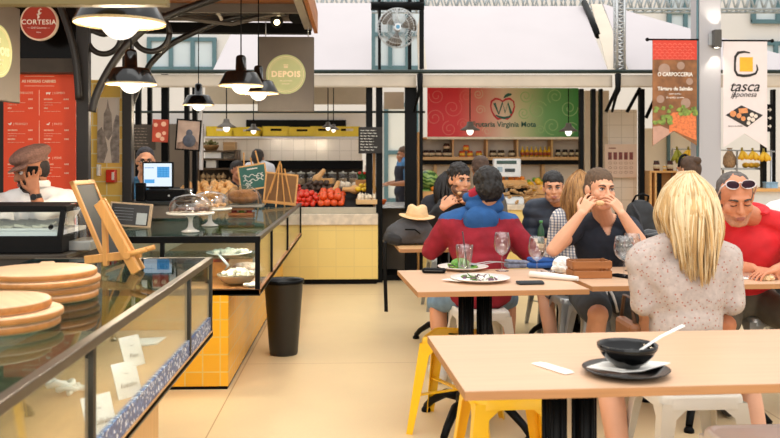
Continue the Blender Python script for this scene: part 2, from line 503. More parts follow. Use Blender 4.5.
def hair_long(p, root, mats, n=260, locks=60, gather=.25, length=.42, spread=1.0, part=0.0, seed=3, rad=.0065, front=2.35, wave=.012, rx=.086, ry=.106, rz=.098, back=None, tilt=0.0, base=True):
    """strands combed over the skull from a parting, then falling free; two tones of the same hair as slots"""
    rnd = random.Random(seed); mb = MB()
    H = p.H; Rm = p.HM.to_3x3()
    cz = .028
    if base:
        mb.T = p.HM
        mb.ell((0, .022, .034), (.082, .100, .084), u=24, v=16)
        mb.T = None
    LK = [(-front+2*front*(k+rnd.random())/locks, rnd.uniform(0, 6.28), rnd.uniform(.6, 1.3), rnd.uniform(7, 13), rnd.uniform(.82, 1.0), rnd.random()) for k in range(locks)]
    for i in range(n):
        lk = LK[i % locks]
        phi = max(-front, min(front, lk[0]+rnd.gauss(0, front/locks*1.6)))             # 0 = straight back, +-pi = face
        top = V((part+rnd.uniform(-.012, .012), rnd.uniform(-.05, .06), 0))
        pts = []
        lift = rnd.uniform(.0, .012)
        L = length*lk[4]*rnd.uniform(.86, 1.0)*(1.0-.42*min(1, abs(phi)/1.6)**2)
        th_end = 1.45
        for k in range(7):
            th = th_end*k/6
            q = V((sin(phi)*sin(th)*(rx+lift), cos(phi)*sin(th)*(ry+lift)+.016, cz+cos(th)*(rz+lift)))
            w = (1-k/6)**1.5
            q = V((q.x*(1-w)+top.x*w, q.y*(1-w)+top.y*w, q.z))
            pts.append(H+Rm @ q)
        d = Rm @ V((sin(phi), cos(phi), 0)); p0 = pts[-1]
        ph = lk[1]+rnd.gauss(0, .25); wv = wave*lk[2]; fr = lk[3]
        m = 9; done = (p.H+Rm @ V((0, 0, cz+rz))-p0).length
        Lr = max(.06, L-done)
        for k in range(1, m+1):
            s_ = Lr*k/m
            out = spread*.034*sin(min(1, s_/.16)*pi*.5)
            q = p0+V((d.x, d.y, 0))*out*(1.0 if back is None else 1.0)+V((0, 0, -s_))
            if back is not None: q.y += back*min(1, s_/.15)*max(0, d.y)
            q += V((cos(ph+s_*fr), sin(ph*1.7+s_*fr*.8), 0))*wv*min(1, s_/.08)
            # strands gather towards locks as they fall, the whole mass towards the nape
            g = (s_/Lr)**1.5*gather; q.x += (p.H.x-q.x)*g
            cx_ = H.x+(sin(lk[0])*(rx+out))*(1-g); q.x += (cx_-q.x)*.55*(s_/Lr)
            pts.append(q)
        rl = [rad*(.7+.3*min(1, k/5)) for k in range(len(pts))]
        for k in range(4): rl[-1-k] = rad*(.18+.22*k)
        mb.mi = 0 if rnd.random() < .25+.6*lk[5] else 1
        mb.tube(pts, rl, 5, True, (1.5, .8))
    mb.mi = 0
    return mb.build('hair', mats, root, recalc=False)
# ---------------------------------------------------------------- materials
BLACK = M('black_steel', '#0b0c0d', .42, .0, .15, 6, spec=.10)
DKGREEN = M('dark_green_steel', '#172a25', .4, 0, .1, 5)
BLKGLOSS = M('black_enamel', '#060607', .16, 0, .05, 5, spec=.5, coat=.2)
BLKMATTE = M('black_matte', '#0c0c0d', .65, 0, .12, 20, spec=.15)
DKBROWN = M('dark_brown_board', '#3b3229', .6, 0, .15, 8)
WHITE = M('white_paint', '#e9e6e4', .6, 0, .03, 4)
CREAM = M('cream_paint', '#efe6d2', .6, 0, .04, 4)
PAPER = M('white_paper', '#f2efe9', .7, 0, .03, 15)
PRINTW = M('white_print', '#f6efe6', .6, 0, .02, 15)
BLIND = M('beige_blind', '#b5a893', .8, 0, .06, 6, bump=.15, bscale=90)
VAL = M('awning_valance', '#cbbfae', .8, 0, .05, 5, bump=.15, bscale=60)
ROOFC = M('white_awning_cloth', '#c2bbbd', .75, 0, .02, 2)
ROOFB = M('awning_cloth_shade_tone', '#d3c6b4', .8, 0, .04, 3)  # white awning cloth with the shade of its hip ends put into the colour
STEEL = M('brushed_steel', '#b9bcbd', .3, .85, .05, 10)
ALU = M('aluminium', '#c4c8ca', .38, .6, .05, 10)
TEAL = M('teal_frame', '#54757d', .45, 0, .08, 6)
SKYG = M('window_pane', '#c9d6dc', .08, 0, .05, 1.2, spec=.6)
BLUEG = M('blue_grey_pane', '#7f97a8', .12, 0, .1, 1.5)
YTILE = M_tile('yellow_tile', '#f3b02a', '#e3bd62', .105, .105, .22, .05, mortar=.004)
YTILE2 = M_tile('pale_yellow_tile', '#ecd07e', '#e0c67c', .20, .20, .3, .03, mortar=.004)
YTILE3 = M_tile('cream_yellow_tile', '#f7cf6a', '#f6e6b4', .22, .11, .25, .04, .5, mortar=.005)
WTILE = M_tile('white_tile', '#e7d9c6', '#cfc0ab', .15, .15, .12, .03, mortar=.004)
MARBLE = M('beige_marble', '#d9c9b2', .3, 0, .16, 14)
LWOOD = M_wood('light_wood', '#d9a566', 0, .14)
LWOODZ = M_wood('light_wood_upright', '#d49a55', 2, .15)
SHELFW = M_wood('shelf_wood', '#c9a06a', 0, .12)
BROWNW = M_wood('brown_wood', '#8f5a30', 0, .2)
TABLEW = M_wood('birch_veneer', '#d0ab8b', 0, .06, .36, 7, .4)
TABLEE = M_wood('ply_edge', '#ad7d52', 0, .12, .5, 10)
CUTW = M_wood('board_wood', '#d6ae88', 0, .14, .5, 8)
CUTE = M_wood('board_edge', '#b9793c', 0, .22, .5, 8)
PANE = M_glass('clear_pane', '#f4f8f6', .05, .015, .9)
TOPG = M_glass('counter_glass', '#bcd8df', .09, .02, .45)
CLEAR = M_glass('drinking_glass', '#fbfcfc', .09, .01, 1.8)
ACRYL = M_glass('acrylic', '#f4f2ec', .13, .05, 1.2)
BULB = M_emit('lamp_bulb_glow', '#fff3e0', 1.7)
SHADEIN = M('white_enamel', '#f2e7d6', .4, 0, .02, 5)
# ---------------------------------------------------------------- floor and hall
def floor_mat():
    m, nt, out = _nt('polished_floor'); n = nt.nodes; l = nt.links
    p = n.new('ShaderNodeBsdfPrincipled'); l.new(p.outputs[0], out.inputs[0])
    tc = n.new('ShaderNodeTexCoord')
    co, nz, _ = _vary(nt, lin('#e8cda0'), .05, 1.6)
    sp = n.new('ShaderNodeTexNoise'); sp.inputs['Scale'].default_value = 130; sp.inputs['Detail'].default_value = 2; l.new(tc.outputs['Object'], sp.inputs['Vector'])
    mx = n.new('ShaderNodeMix'); mx.data_type = 'RGBA'; mx.blend_type = 'MULTIPLY'; mx.inputs['Factor'].default_value = .16
    l.new(co, mx.inputs[6]); l.new(sp.outputs['Color'], mx.inputs[7])
    bk = n.new('ShaderNodeTexBrick'); bk.offset = 0
    mp = n.new('ShaderNodeMapping'); mp.inputs['Location'].default_value = (.74, .1, 0); l.new(tc.outputs['Object'], mp.inputs[0]); l.new(mp.outputs[0], bk.inputs['Vector'])
    bk.inputs['Color1'].default_value = (1, 1, 1, 1); bk.inputs['Color2'].default_value = (1, 1, 1, 1); bk.inputs['Mortar'].default_value = (.62, .5, .38, 1)
    bk.inputs['Scale'].default_value = 1; bk.inputs['Brick Width'].default_value = 3.0; bk.inputs['Row Height'].default_value = 3.0; bk.inputs['Mortar Size'].default_value = .004
    m2 = n.new('ShaderNodeMix'); m2.data_type = 'RGBA'; m2.blend_type = 'MULTIPLY'; m2.inputs['Factor'].default_value = 1
    l.new(mx.outputs[2], m2.inputs[6]); l.new(bk.outputs['Color'], m2.inputs[7]); l.new(m2.outputs[2], p.inputs['Base Color'])
    p.inputs['Roughness'].default_value = .32; p.inputs['Specular IOR Level'].default_value = .35
    return m
struct('floor', MB().bx(-8, 12, -3, 18, -.1, 0), floor_mat())
WB = 17.0
struct('wall_back', MB().bx(-8, 12, WB, WB+.2, 0, 7.5), M('hall_wall', '#dfdcd8', .7, 0, .03, .6))
def hall_window(i, x0, y0, x1, y1, nx, ny, Y=WB, fr=TEAL, pane=SKYG):
    a = W(x0, y1, Y); b = W(x1, y0, Y)
    w = MB(); t = .04
    for k in range(nx+1):
        x = a.x+(b.x-a.x)*k/nx; w.bx(x-t, x+t, Y-.10, Y-.02, a.z, b.z)
    for k in range(ny+1):
        z = a.z+(b.z-a.z)*k/ny; w.bx(a.x-t, b.x+t, Y-.09, Y-.03, z-t, z+t)
    o = struct('window_%d' % i, w, fr)
    g = MB().bx(a.x, b.x, Y-.05, Y-.01, a.z, b.z).build('window_pane', pane, o)
hall_window(1, 150, 40, 215, 69, 3, 1)
hall_window(2, 373, 2, 424, 68, 3, 2)
hall_window(3, 668, -6, 700, 32, 2, 2)
hall_window(4, 752, -6, 800, 22, 2, 1)
hall_window(5, 748, 44, 800, 68, 2, 1)
hall_window(6, 386, 105, 416, 200, 1, 2, WB, TEAL, M('opal_pane', '#dfe2dc', .2, 0, .05, 1))
hall_window(7, 668, 120, 700, 178, 1, 1, WB, TEAL, M('opal_pane', '#dfe2dc', .2, 0, .05, 1))
# lattice roof beam of the hall seen along the top edge
def lattice(name, label, p0, p1, h, n, m, dpt=.16, vertical=False):
    """square lattice girder from p0 to p1"""
    t = thing(name, label, 'beam', p0)
    L = (V(p1)-V(p0)).length; d = (V(p1)-V(p0)).normalized()
    ch = MB(); br = MB()
    up = V((0, 0, 1)) if not vertical else V((1, 0, 0))
    for u in (0, h):
        for v in (0, dpt): ch.cyl(up*u+V((0, v, 0)), d*L+up*u+V((0, v, 0)), .018, seg=8)
    for k in range(n):
        a = L*k/n; b = L*(k+.5)/n; c = L*(k+1)/n
        br.cyl(d*a, d*a+V((0, dpt, 0)), .010, seg=6); br.cyl(d*b+up*h, d*b+up*h+V((0, dpt, 0)), .010, seg=6)
        for v in (0, dpt):
            br.cyl(d*a+V((0, v, 0)), d*b+up*h+V((0, v, 0)), .012, seg=6); br.cyl(d*b+up*h+V((0, v, 0)), d*c+V((0, v, 0)), .012, seg=6)
    ch.build('chord', m, t); br.build('bracing', m, t)
    return t
lattice('lattice_girder', 'silver lattice roof girder running across the hall above the white awnings', W(250, 9, 13.0), W(830, 9, 13.0), .26, 60, M('girder_grey','#aeb8be',.5,.3,.05), .3)
lattice('lattice_mast', 'slim silver lattice mast right of the red and green fruit sign', W(617, 70, 9.62), W(617, -30, 9.62), .085, 16, ALU, .085, True)
# ---------------------------------------------------------------- the row of market stalls: frame, awnings
YS = 9.6
sf = thing('market_stall_frame', 'dark steel frame of the stall row with white awning roofs and beige valance', 'stall', (0, 0, 0))
def post(px0, px1, y0, y1, Y=9.7, m=BLACK, d=.08, z0=None):
    a = XX(px0, Y); b = XX(px1, Y)
    MB().bx(a, b, Y, Y+d, 0 if y1 is None else ZZ(y1, Y), ZZ(y0, Y), .006).build('post', m, sf)
MB().tube([W(120, 71.5, YS), W(460, 71.5, YS), W(860, 71.5, YS)], .022, 10).build('rail', DKGREEN, sf)
MB().tube([W(125, 112, YS+.35), W(425, 112, YS+.35)], .014, 8).build('rail', DKGREEN, sf)
def cloth_panel(name, pts, m, th=.012):
    mb = MB(); a = mb.verts(pts); b = mb.verts([V(p)+V((0, th, -.004)) for p in pts]); n = len(pts)
    mb.face(a); mb.face(list(reversed(b)))
    for i in range(n):
        j = (i+1) % n; mb.face([a[j], a[i], b[i], b[j]])
    return mb.build(name, m, sf)
YT = 11.4
cloth_panel('roof_cloth', [W(213, 70, YS+.03), W(371.5, 70, YS+.03), W(371.5, 3, YT), W(246, 3, YT)], ROOFC)
cloth_panel('roof_cloth', [W(427, 70, YS+.03), W(608, 71, YS+.03), W(583, 6, YT), W(421, 6, YT)], ROOFC)
cloth_panel('roof_cloth', [W(629, 71, YS+.03), W(840, 71, YS+.03), W(840, 60, 10.2), W(700, 45, 11.0), W(603, 4, YT)], ROOFC)
cloth_panel('roof_end_cloth', [W(418, 70, YS+.05), W(427, 70, YS+.03), W(421, 6, YT), W(417, 30, YT)], ROOFB)
cloth_panel('roof_end_cloth', [W(608.5, 71, YS+.04), W(628.5, 71, YS+.03), W(602, 4, YT), W(591, 4, YT)], ROOFB)
def valance(x0, x1, y0=75, y1=87.5):
    mb = MB(); n = 40; xs = [x0+(x1-x0)*i/n for i in range(n+1)]
    fr, bk = [], []
    rows = 5
    g = [[mb.verts([W(x, y0+(y1-y0)*r/rows, YS+.02)+V((0, .006*sin(i*1.9)*r/rows-.002*r, 0))])[0] for i, x in enumerate(xs)] for r in range(rows+1)]
    for r in range(rows):
        for i in range(n): mb.face([g[r][i], g[r][i+1], g[r+1][i+1], g[r+1][i]], True)
    o = mb.build('valance', VAL, sf); md = o.modifiers.new('t', 'SOLIDIFY'); md.thickness = .006
valance(150, 416); valance(420, 612); valance(615, 860)
for (a, b, y0, y1, Y, m) in [(135, 140, 75, None, 9.75, BLACK), (147, 151, 88, None, 9.95, BLACK), (161, 168, 75, None, 9.75, BLACK), (184, 188.5, 84, None, 9.75, BLACK), (192, 196.5, 84, None, 9.75, BLACK), (199, 202, 84, 170, 9.9, WHITE),
    (366, 372.5, 86, None, 9.75, BLACK), (376, 382.5, 86, None, 9.75, BLACK), (405, 417, 86, None, 9.75, BLACK), (419.8, 423, 80, None, 9.75, BLACK), (372.8, 375.6, 150, None, 9.8, LWOODZ), (417.3, 419.7, 132, None, 9.8, LWOODZ),
    (580, 584, 88, None, 9.75, BLACK), (592, 596, 88, None, 9.8, BLACK), (600, 603, 88, None, 9.85, BLACK), (640, 645, 88, None, 9.75, BLACK), (763, 767, 88, None, 9.85, BLACK), (773, 776, 88, None, 9.95, BLACK)]:
    post(a, b, y0, y1, Y, m)
# posts above the rail and the gap between the awnings
for (a, b, y0) in [(378, 381, -10), (408, 411.5, -10), (419.5, 424, -10)]:
    post(a, b, y0, 71, 9.66, BLACK, .05)
MB().tube([W(371, 6, 9.68), W(424, 6, 9.68)], .05, 8).build('head_beam', BLACK, sf)
MB().tube([W(584, 2, YT-.05), W(591, 18, 11.0), W(598, 36, 10.55)], .04, 6).build('roof_brace', BLACK, sf)
for px in (420, 618):  # clamps with curved struts under the rail
    MB().tube([W(px, 74, 9.52), W(px, 90, 9.5), W(px-2, 96, 9.52), W(px-6, 112, 9.6)], [.035, .03, .018, .014], 8).build('bracket', BLACK, sf)
MB().tube([W(627, 112, 9.8), W(640, 88, 9.8)], .02, 8).build('strut', BLACK, sf)
MB().tube([W(606, 112, 9.8), W(617, 88, 9.8)], .02, 8).build('strut', BLACK, sf)
MB().tube([W(646, 118, 9.8), W(656, 96, 9.8), W(657, 88, 9.8)], .02, 8).build('strut', BLACK, sf)
# ---------------------------------------------------------------- left fruit stall: back wall with tiled hood
fs = thing('tiled_stall_back', 'tiled back and dark shelf of the left fruit stall below the yellow crates', 'stall', (0, 0, 0))
YB = 11.3
def pxbox(mb, x0, x1, y0, y1, Y, d, bev=0.0):
    a = W(x0, y1, Y); b = W(x1, y0, Y)
    return mb.bx(a.x, b.x, Y, Y+d, a.z, b.z, bev)
pxbox(MB(), 205, 362, 138, 160.5, YB, .35).build('tiled_hood', WTILE, fs)
pxbox(MB(), 204, 363, 136.6, 138.4, YB-.03, .4).build('hood_ledge', WHITE, fs)
pxbox(MB(), 196, 363, 160.5, 169, YB+.05, .25).build('dark_shelf', BLKMATTE, fs)
MB().bx(XX(196, YB), XX(363, YB), YB+.2, YB+.28, 0, ZZ(160, YB)).build('back_panel', M('stall_back_brown', '#4a3d31', .7, 0, .15, 4), fs)
pxbox(MB(), 205, 366, 86, 104, YB+.3, .03).build('blind', BLIND, fs)
pxbox(MB(), 150, 366, 112, 137, YB+.5, .08).build('upper_wall', M('stall_white', '#dcd8d4', .6, 0, .03, 2), fs)
pxbox(MB(), 246, 346, 120, 137, YB+.44, .05).build('dark_opening', BLKMATTE, fs)
pxbox(MB(), 127, 203, 124, 208, YB+.3, .06).build('side_panel', M('stall_side_brown', '#6a5d50', .7, 0, .15, 3), fs)
pxbox(MB(), 384, 404, 92, 109, 11.8, .03).build('blind', BLIND, fs)
# yellow crates on the hood
def crate_proto(name, label, mat, w=.30, d=.26, h=.14):
    t = thing(name, label, 'crate'); th = .012
    mb = MB()
    mb.bx(-w/2, w/2, -d/2, d/2, 0, th)
    for s in (-1, 1):
        mb.bx(s*(w/2-th/2)-th/2, s*(w/2-th/2)+th/2, -d/2, d/2, 0, h*.62); mb.bx(s*(w/2-th/2)-th/2, s*(w/2-th/2)+th/2, -d/2, d/2, h*.86, h)
        y = s*(d/2-th/2)
        mb.bx(-w/2, w/2, y-th/2, y+th/2, 0, h*.55)
        mb.bx(-w/2, w/2, y-th/2, y+th/2, h*.84, h)
        mb.bx(-w/2, -w*.24, y-th/2, y+th/2, h*.55, h*.84); mb.bx(w*.24, w/2, y-th/2, y+th/2, h*.55, h*.84)
        for k in range(6):
            x = -w/2+w*(k+.5)/6; mb.bx(x-.004, x+.004, y-th/2-.005, y+th/2+.005, .01, h*.5)
    mb.build('crate_shell', mat, t)
    mb = MB(); mb.bx(-w/2-.006, w/2+.006, -d/2-.006, d/2+.006, h-.012, h); mb.bx(-w/2+.02, w/2-.02, -d/2+.02, d/2-.02, h-.014, h+.002)
    mb = None if mb.bm.free() else None
    return t
YEL = M('yellow_plastic', '#e3c32a', .45, 0, .08, 6)
cr = crate_proto('plastic_crate', 'yellow plastic crate in the row on the tiled ledge, leftmost one', YEL, .345, .26, .135)
spots = [(221, 0), (248, .006), (276, .014), (302, -.006), (324, .004), (347, .012)]
nm = ['leftmost one', 'second from left', 'third from left, slightly raised', 'fourth from left, lower than its neighbours', 'second from the right end', 'at the right end']
for i, (px, dz) in enumerate(spots):
    o = cr if i == 0 else dup(cr)
    o.location = (XX(px, YB+.16), YB+.16, ZZ(136.6, YB, px)); o.rotation_euler = (0, 0, random.uniform(-.04, .04))
    if i in (1, 3): o.scale = (1.02, 1, .93)
    o['label'] = 'yellow plastic crate on the tiled ledge, '+nm[i]; o['group'] = 'yellow crates on the tiled ledge'
# ---------------------------------------------------------------- left fruit stall: counter
YF = 9.58
fc = thing('fruit_stall_counter', 'pale yellow tiled fruit stall counter with a beige marble lip', 'counter', (0, 0, 0))
fx0, fx1 = -2.7, XX(378, YF)
MB().bx(fx0, fx1, YF+.03, YF+.85, .06, ZZ(225, YF)).build('tiled_front', YTILE2, fc)
MB().bx(fx0, fx1-.01, YF+.08, YF+.83, 0, .06).build('plinth', BLKMATTE, fc)
MB().bx(fx0, fx1, YF, YF+.87, ZZ(225, YF), ZZ(214, YF), .008).build('marble_lip', MARBLE, fc)
MB().bx(fx0, fx1-.02, YF+.02, YF+.87, ZZ(214, YF), ZZ(207.5, YF), .004).build('metal_ledge', M('ledge_grey', '#b4ab97', .35, .2, .08, 6), fc)
zl = ZZ(207.5, YF)
# stepped bed the produce lies on
MB().prism([(YF+.10, zl), (YF+.87, zl), (YF+.87, zl+.20), (YF+.80, zl+.20)], fx0+.02, fx1-.05, 'yz').build('sloping_bed', BLKMATTE, fc)
# the right end of the counter: shelf recess with metal top
sc_ = thing('side_counter', 'low grey side counter with a metal top next to the fruit stall', 'counter', (0, 0, 0))
bx0, bx1 = XX(379.5, 9.9), XX(414, 9.9)
MB().bx(bx0, bx1, 9.9, 10.6, ZZ(208, 9.9), ZZ(205, 9.9)).build('worktop', STEEL, sc_)
MB().bx(bx0, bx1, 10.5, 10.6, 0, ZZ(208, 9.9)).build('back_panel', M('recess_grey', '#8f8271', .6, 0, .1, 4), sc_)
MB().bx(bx0, bx1, 9.92, 10.5, .0, .06).build('plinth', BLKMATTE, sc_)
MB().bx(bx0, bx1, 9.95, 10.5, .44, .46).build('shelf', M('recess_grey', '#8f8271', .6), sc_)
for x in (bx0, bx1-.02): MB().bx(x, x+.02, 9.92, 10.5, .06, ZZ(208, 9.9)).build('side_panel', M('recess_grey', '#8f8271', .6), sc_)
# right fruit shop counter
rc = thing('fruit_shop_counter', 'yellow tiled counter of the fruit shop behind the seated diners', 'counter', (0, 0, 0))
rx0, rx1 = XX(416, 10.0), XX(590, 10.0)
MB().bx(rx0, rx1, 10.0, 10.6, .06, .80).build('tiled_front', YTILE2, rc)
MB().bx(rx0, rx1, 10.04, 10.6, 0, .06).build('plinth', BLKMATTE, rc)
MB().bx(rx0-.0, rx1, 9.97, 10.62, .80, .86, .006).build('marble_lip', MARBLE, rc)
# ---------------------------------------------------------------- small produce helpers (each one a thing)
def fruit_mesh(kind, mats, r):
    """thing for one fruit, origin at its underside"""
    mb = MB()
    if kind == 'onion':
        mb.lathe([(0, 0), (r*.55, r*.10), (r*.92, r*.5), (r, r*.9), (r*.86, r*1.35), (r*.5, r*1.68), (r*.16, r*1.85), (r*.10, r*2.15), (0, r*2.2)], seg=14)
    elif kind == 'tomato':
        mb.lathe([(0, r*.05), (r*.5, 0), (r*.92, r*.4), (r, r*.85), (r*.86, r*1.3), (r*.5, r*1.58), (r*.12, r*1.5), (0, r*1.46)], seg=14)
    elif kind == 'potato':
        mb.ell((0, 0, r*.75), (r*1.2, r*.85, r*.75), u=12, v=8)
    elif kind == 'lemon':
        mb.lathe([(0, 0), (r*.2, r*.15), (r*.75, r*.6), (r*.85, r*1.2), (r*.7, r*1.8), (r*.2, r*2.2), (0, r*2.35)], (-r*1.15, 0, r*.85), 12, axis=(1, 0, 0))
    elif kind == 'garlic':
        mb.lathe([(0, 0), (r*.7, r*.05), (r, r*.5), (r*.85, r*1.05), (r*.35, r*1.5), (r*.14, r*2.1), (0, r*2.15)], seg=12)
    elif kind == 'squash':
        mb.lathe([(0, 0), (r*.6, r*.12), (r, r*.8), (r*.92, r*1.4), (r*.55, r*2.1), (r*.5, r*3.0), (r*.42, r*3.5), (r*.15, r*3.65), (0, r*3.66)], (-r*1.8, 0, r), 16, axis=(1, 0, 0))
    return mb
def fruit(name, kind, label, group, mat, r, cat, stem=None):
    mb = fruit_mesh(kind, mat, r)
    o = mb.build(name, mat); tag(o, label, cat, group)
    if stem:
        s = MB().cyl((0, 0, r*1.4), (0, 0, r*1.75), r*.10, r*.07, 6)
        for k in range(5): s.ell((r*.28*cos(k*1.256), r*.28*sin(k*1.256), r*1.52), (r*.26, r*.09, r*.03), Euler((0, 0, k*1.256)), 8, 4)
        s.build('stem', stem, o)
    return o
def scatter(proto, pts, tilt=.4):
    out = []
    for i, p in enumerate(pts):
        o = proto if i == 0 else dup(proto)
        o.location = p; o.rotation_euler = (random.uniform(-tilt, tilt), random.uniform(-tilt, tilt), random.uniform(0, 6.28))
        s = random.uniform(.88, 1.1); o.scale = (s, s, s)
        out.append(o)
    return out
def bed(Yx): return zl+.20*max(0, min(1, (Yx-(YF+.10))/.70))
def heap(px0, px1, Y0, Y1, r, layers=2, drop=.8, jitter=.25, base=bed, pack=2.0, rise=1.35, seed=1):
    rnd = random.Random(seed); pts = []
    st = r*pack
    for L in range(layers):
        y = Y0+L*st*.5
        while y < Y1-L*st*.5:
            x = XX(px0, y)+r+L*st*.5; x1 = XX(px1, y)-r-L*st*.5
            while x < x1:
                pts.append((x+rnd.uniform(-1, 1)*r*jitter, y+rnd.uniform(-1, 1)*r*jitter, base(y)+L*r*rise+.002)); x += st
            y += st
    return pts
ONI = M('golden_onion_skin', '#dfa760', .4, 0, .18, 30)
onion = fruit('onion', 'onion', 'round golden onion heaped at the left end of the fruit stall', 'golden onions heaped on the fruit stall', ONI, .047, 'onion')
scatter(onion, heap(181, 246, YF+.16, YF+.66, .047, 2, seed=3), .5)
TOM = M('tomato_red', '#d8351c', .25, 0, .1, 20); TOMG = M('tomato_stem', '#4a6b26', .6)
tom = fruit('tomato', 'tomato', 'small red tomato in the dark tray at the front of the fruit stall', 'red tomatoes on the fruit stall', TOM, .031, 'tomato', TOMG)
scatter(tom, heap(294, 320, YF+.12, YF+.40, .031, 3, seed=5, pack=1.85), .4)
PER = M('persimmon_orange', '#e0531f', .25, 0, .14, 12)
per = fruit('persimmon', 'tomato', 'large orange red persimmon beside the tomatoes on the fruit stall', 'persimmons on the fruit stall', PER, .042, 'fruit', TOMG)
scatter(per, heap(317, 347, YF+.13, YF+.45, .042, 2, seed=6, pack=1.85), .4)
POT = M('dark_potato', '#4a3628', .6, 0, .25, 20)
pot = fruit('potato', 'potato', 'dark brown potato in the heap behind the tomatoes', 'dark potatoes on the fruit stall', POT, .032, 'potato')
scatter(pot, heap(301, 340, YF+.50, YF+.74, .034, 3, seed=8), .5)
CHI = M('chilli_red', '#c8321c', .3, 0, .15, 20)
ch = tag(fruit_mesh('lemon', CHI, .02).build('red_pepper', CHI), 'small red pepper heaped behind the brown easel on the fruit stall', 'pepper', 'red peppers on the fruit stall')
scatter(ch, heap(292, 306, YF+.55, YF+.68, .024, 3, seed=9), .5)
SQU = M('butternut_skin', '#dba868', .45, 0, .1, 10)
sq = tag(fruit_mesh('squash', SQU, .055).build('butternut_squash', SQU), 'pale butternut squash lying beside the leafy greens box', 'squash')
sq.location = W(351, 198, YF+.45); sq.location.z = bed(YF+.45)+.03; sq.rotation_euler = (0, 0, pi)
s2 = dup(sq, W(323, 181, YF+.70), label='butternut squash standing tilted above the dark potatoes'); s2.location.z = bed(YF+.70)+.13; s2.rotation_euler = (0, -.9, 0)
s3 = dup(sq, W(340, 194, YF+.52), label='butternut squash standing upright behind the orange red persimmons'); s3.location.z = bed(YF+.52)+.05; s3.rotation_euler = (0, -1.2, .3)
TUR = M('pale_root', '#e9dcc6', .5, 0, .08, 10)
tr_ = fruit('turnip', 'onion', 'pale round turnip between the potatoes and the greens box', 'pale turnips on the fruit stall', TUR, .045, 'turnip')
scatter(tr_, [W(px, 200, YF+.64)*1 for px in (337, 343, 349, 354)], .5)
for o in [x for x in COL.objects if x.name.startswith('turnip')]: o.location.z = bed(o.location.y)+.04
def open_box(name, label, w, d, h, mat, cat='crate', slats=2, th=.012):
    t = thing(name, label, cat)
    MB().bx(-w/2, w/2, -d/2, d/2, 0, th).build('bottom_board', mat, t)
    for k in range(slats):
        z0 = h*k/slats+.003; z1 = h*(k+1)/slats-.006
        for s in (-1, 1):
            MB().bx(-w/2, w/2, s*d/2-th/2, s*d/2+th/2, z0, z1, .002).build('slat', mat, t)
            MB().bx(s*w/2-th/2, s*w/2+th/2, -d/2+th/2, d/2-th/2, z0, z1, .002).build('slat', mat, t)
    return t
def place(o, loc, rz=0, label=None):
    o.location = loc; o.rotation_euler = (0, 0, rz)
    if label: o['label'] = label
    return o
gx = XX(366.5, YF+.2)
place(open_box('wooden_crate', 'pale wooden crate full of garlic at the right end of the fruit stall', .225, .20, .06, M_wood('crate_wood', '#d9b27c', 0, .12), slats=1), (gx, YF+.20, zl+.03))
GAR = M('garlic_white', '#ead9bd', .5, 0, .1, 40)
gar = fruit('garlic_bulb', 'garlic', 'pale garlic bulb in the wooden crate at the right end of the fruit stall', 'garlic bulbs in the wooden crate', GAR, .021, 'garlic')
scatter(gar, [(gx-.08+.04*i+random.uniform(-.005, .005), YF+.13+.04*j, zl+.065+.03*k+.012*j) for k in range(2) for i in range(5) for j in range(3)], .5)
LEM = M('lemon_yellow', '#f0c52c', .35, 0, .08, 30)
lem = tag(fruit_mesh('lemon', LEM, .034).build('lemon', LEM), 'yellow lemon on the heap above the garlic crate', 'lemon', 'lemons on the fruit stall')
scatter(lem, [(XX(px, YF+.40), YF+.40+dy, bed(YF+.4)+.075+dz) for px, dy, dz in ((358, -.04, 0), (364, -.03, 0), (370, -.04, 0), (375, -.02, 0), (361, .06, .04), (367, .06, .04), (373, .05, .04))], .2)
gb = place(open_box('vegetable_box', 'wooden box with leafy greens and red peppers below the price board', .19, .18, .11, M_wood('box_wood', '#b98243', 0, .15), slats=1), (XX(364, YF+.62), YF+.62, bed(YF+.62)+.04))
GRN = M('leaf_green', '#2f6a2c', .5, 0, .35, 18)
lf = MB(); rnd = random.Random(4)
for k in range(70):
    a = rnd.uniform(0, 6.28); r0 = rnd.uniform(0, .075); c = V((r0*cos(a), r0*sin(a), .13+rnd.uniform(0, .06)))
    lf.ell(c, (.03, .02, .004), Euler((rnd.uniform(-1, 1), rnd.uniform(-1, 1), rnd.uniform(0, 6))), 8, 4)
o = lf.build('leafy_greens', GRN); tag(o, 'bunch of dark leafy greens standing in the wooden box of the fruit stall', 'vegetable'); o.location = gb.location
scatter(dup(ch), [gb.location+V((dx, dy, .17)) for dx, dy in ((-.05, -.06), (.01, -.07), (.06, -.05))], .3)
for o in [x for x in COL.objects if x.name.startswith('red_pepper')][-3:]: o['label'] = 'red pepper lying on the leafy greens in the wooden box'; o['group'] = 'red peppers on the leafy greens'
wb = place(open_box('wooden_tray', 'shallow wooden box lying behind the dark potatoes', .19, .14, .07, LWOOD, 'box', 1), (XX(325, YF+.74), YF+.74, bed(YF+.74)+.06), -.2)
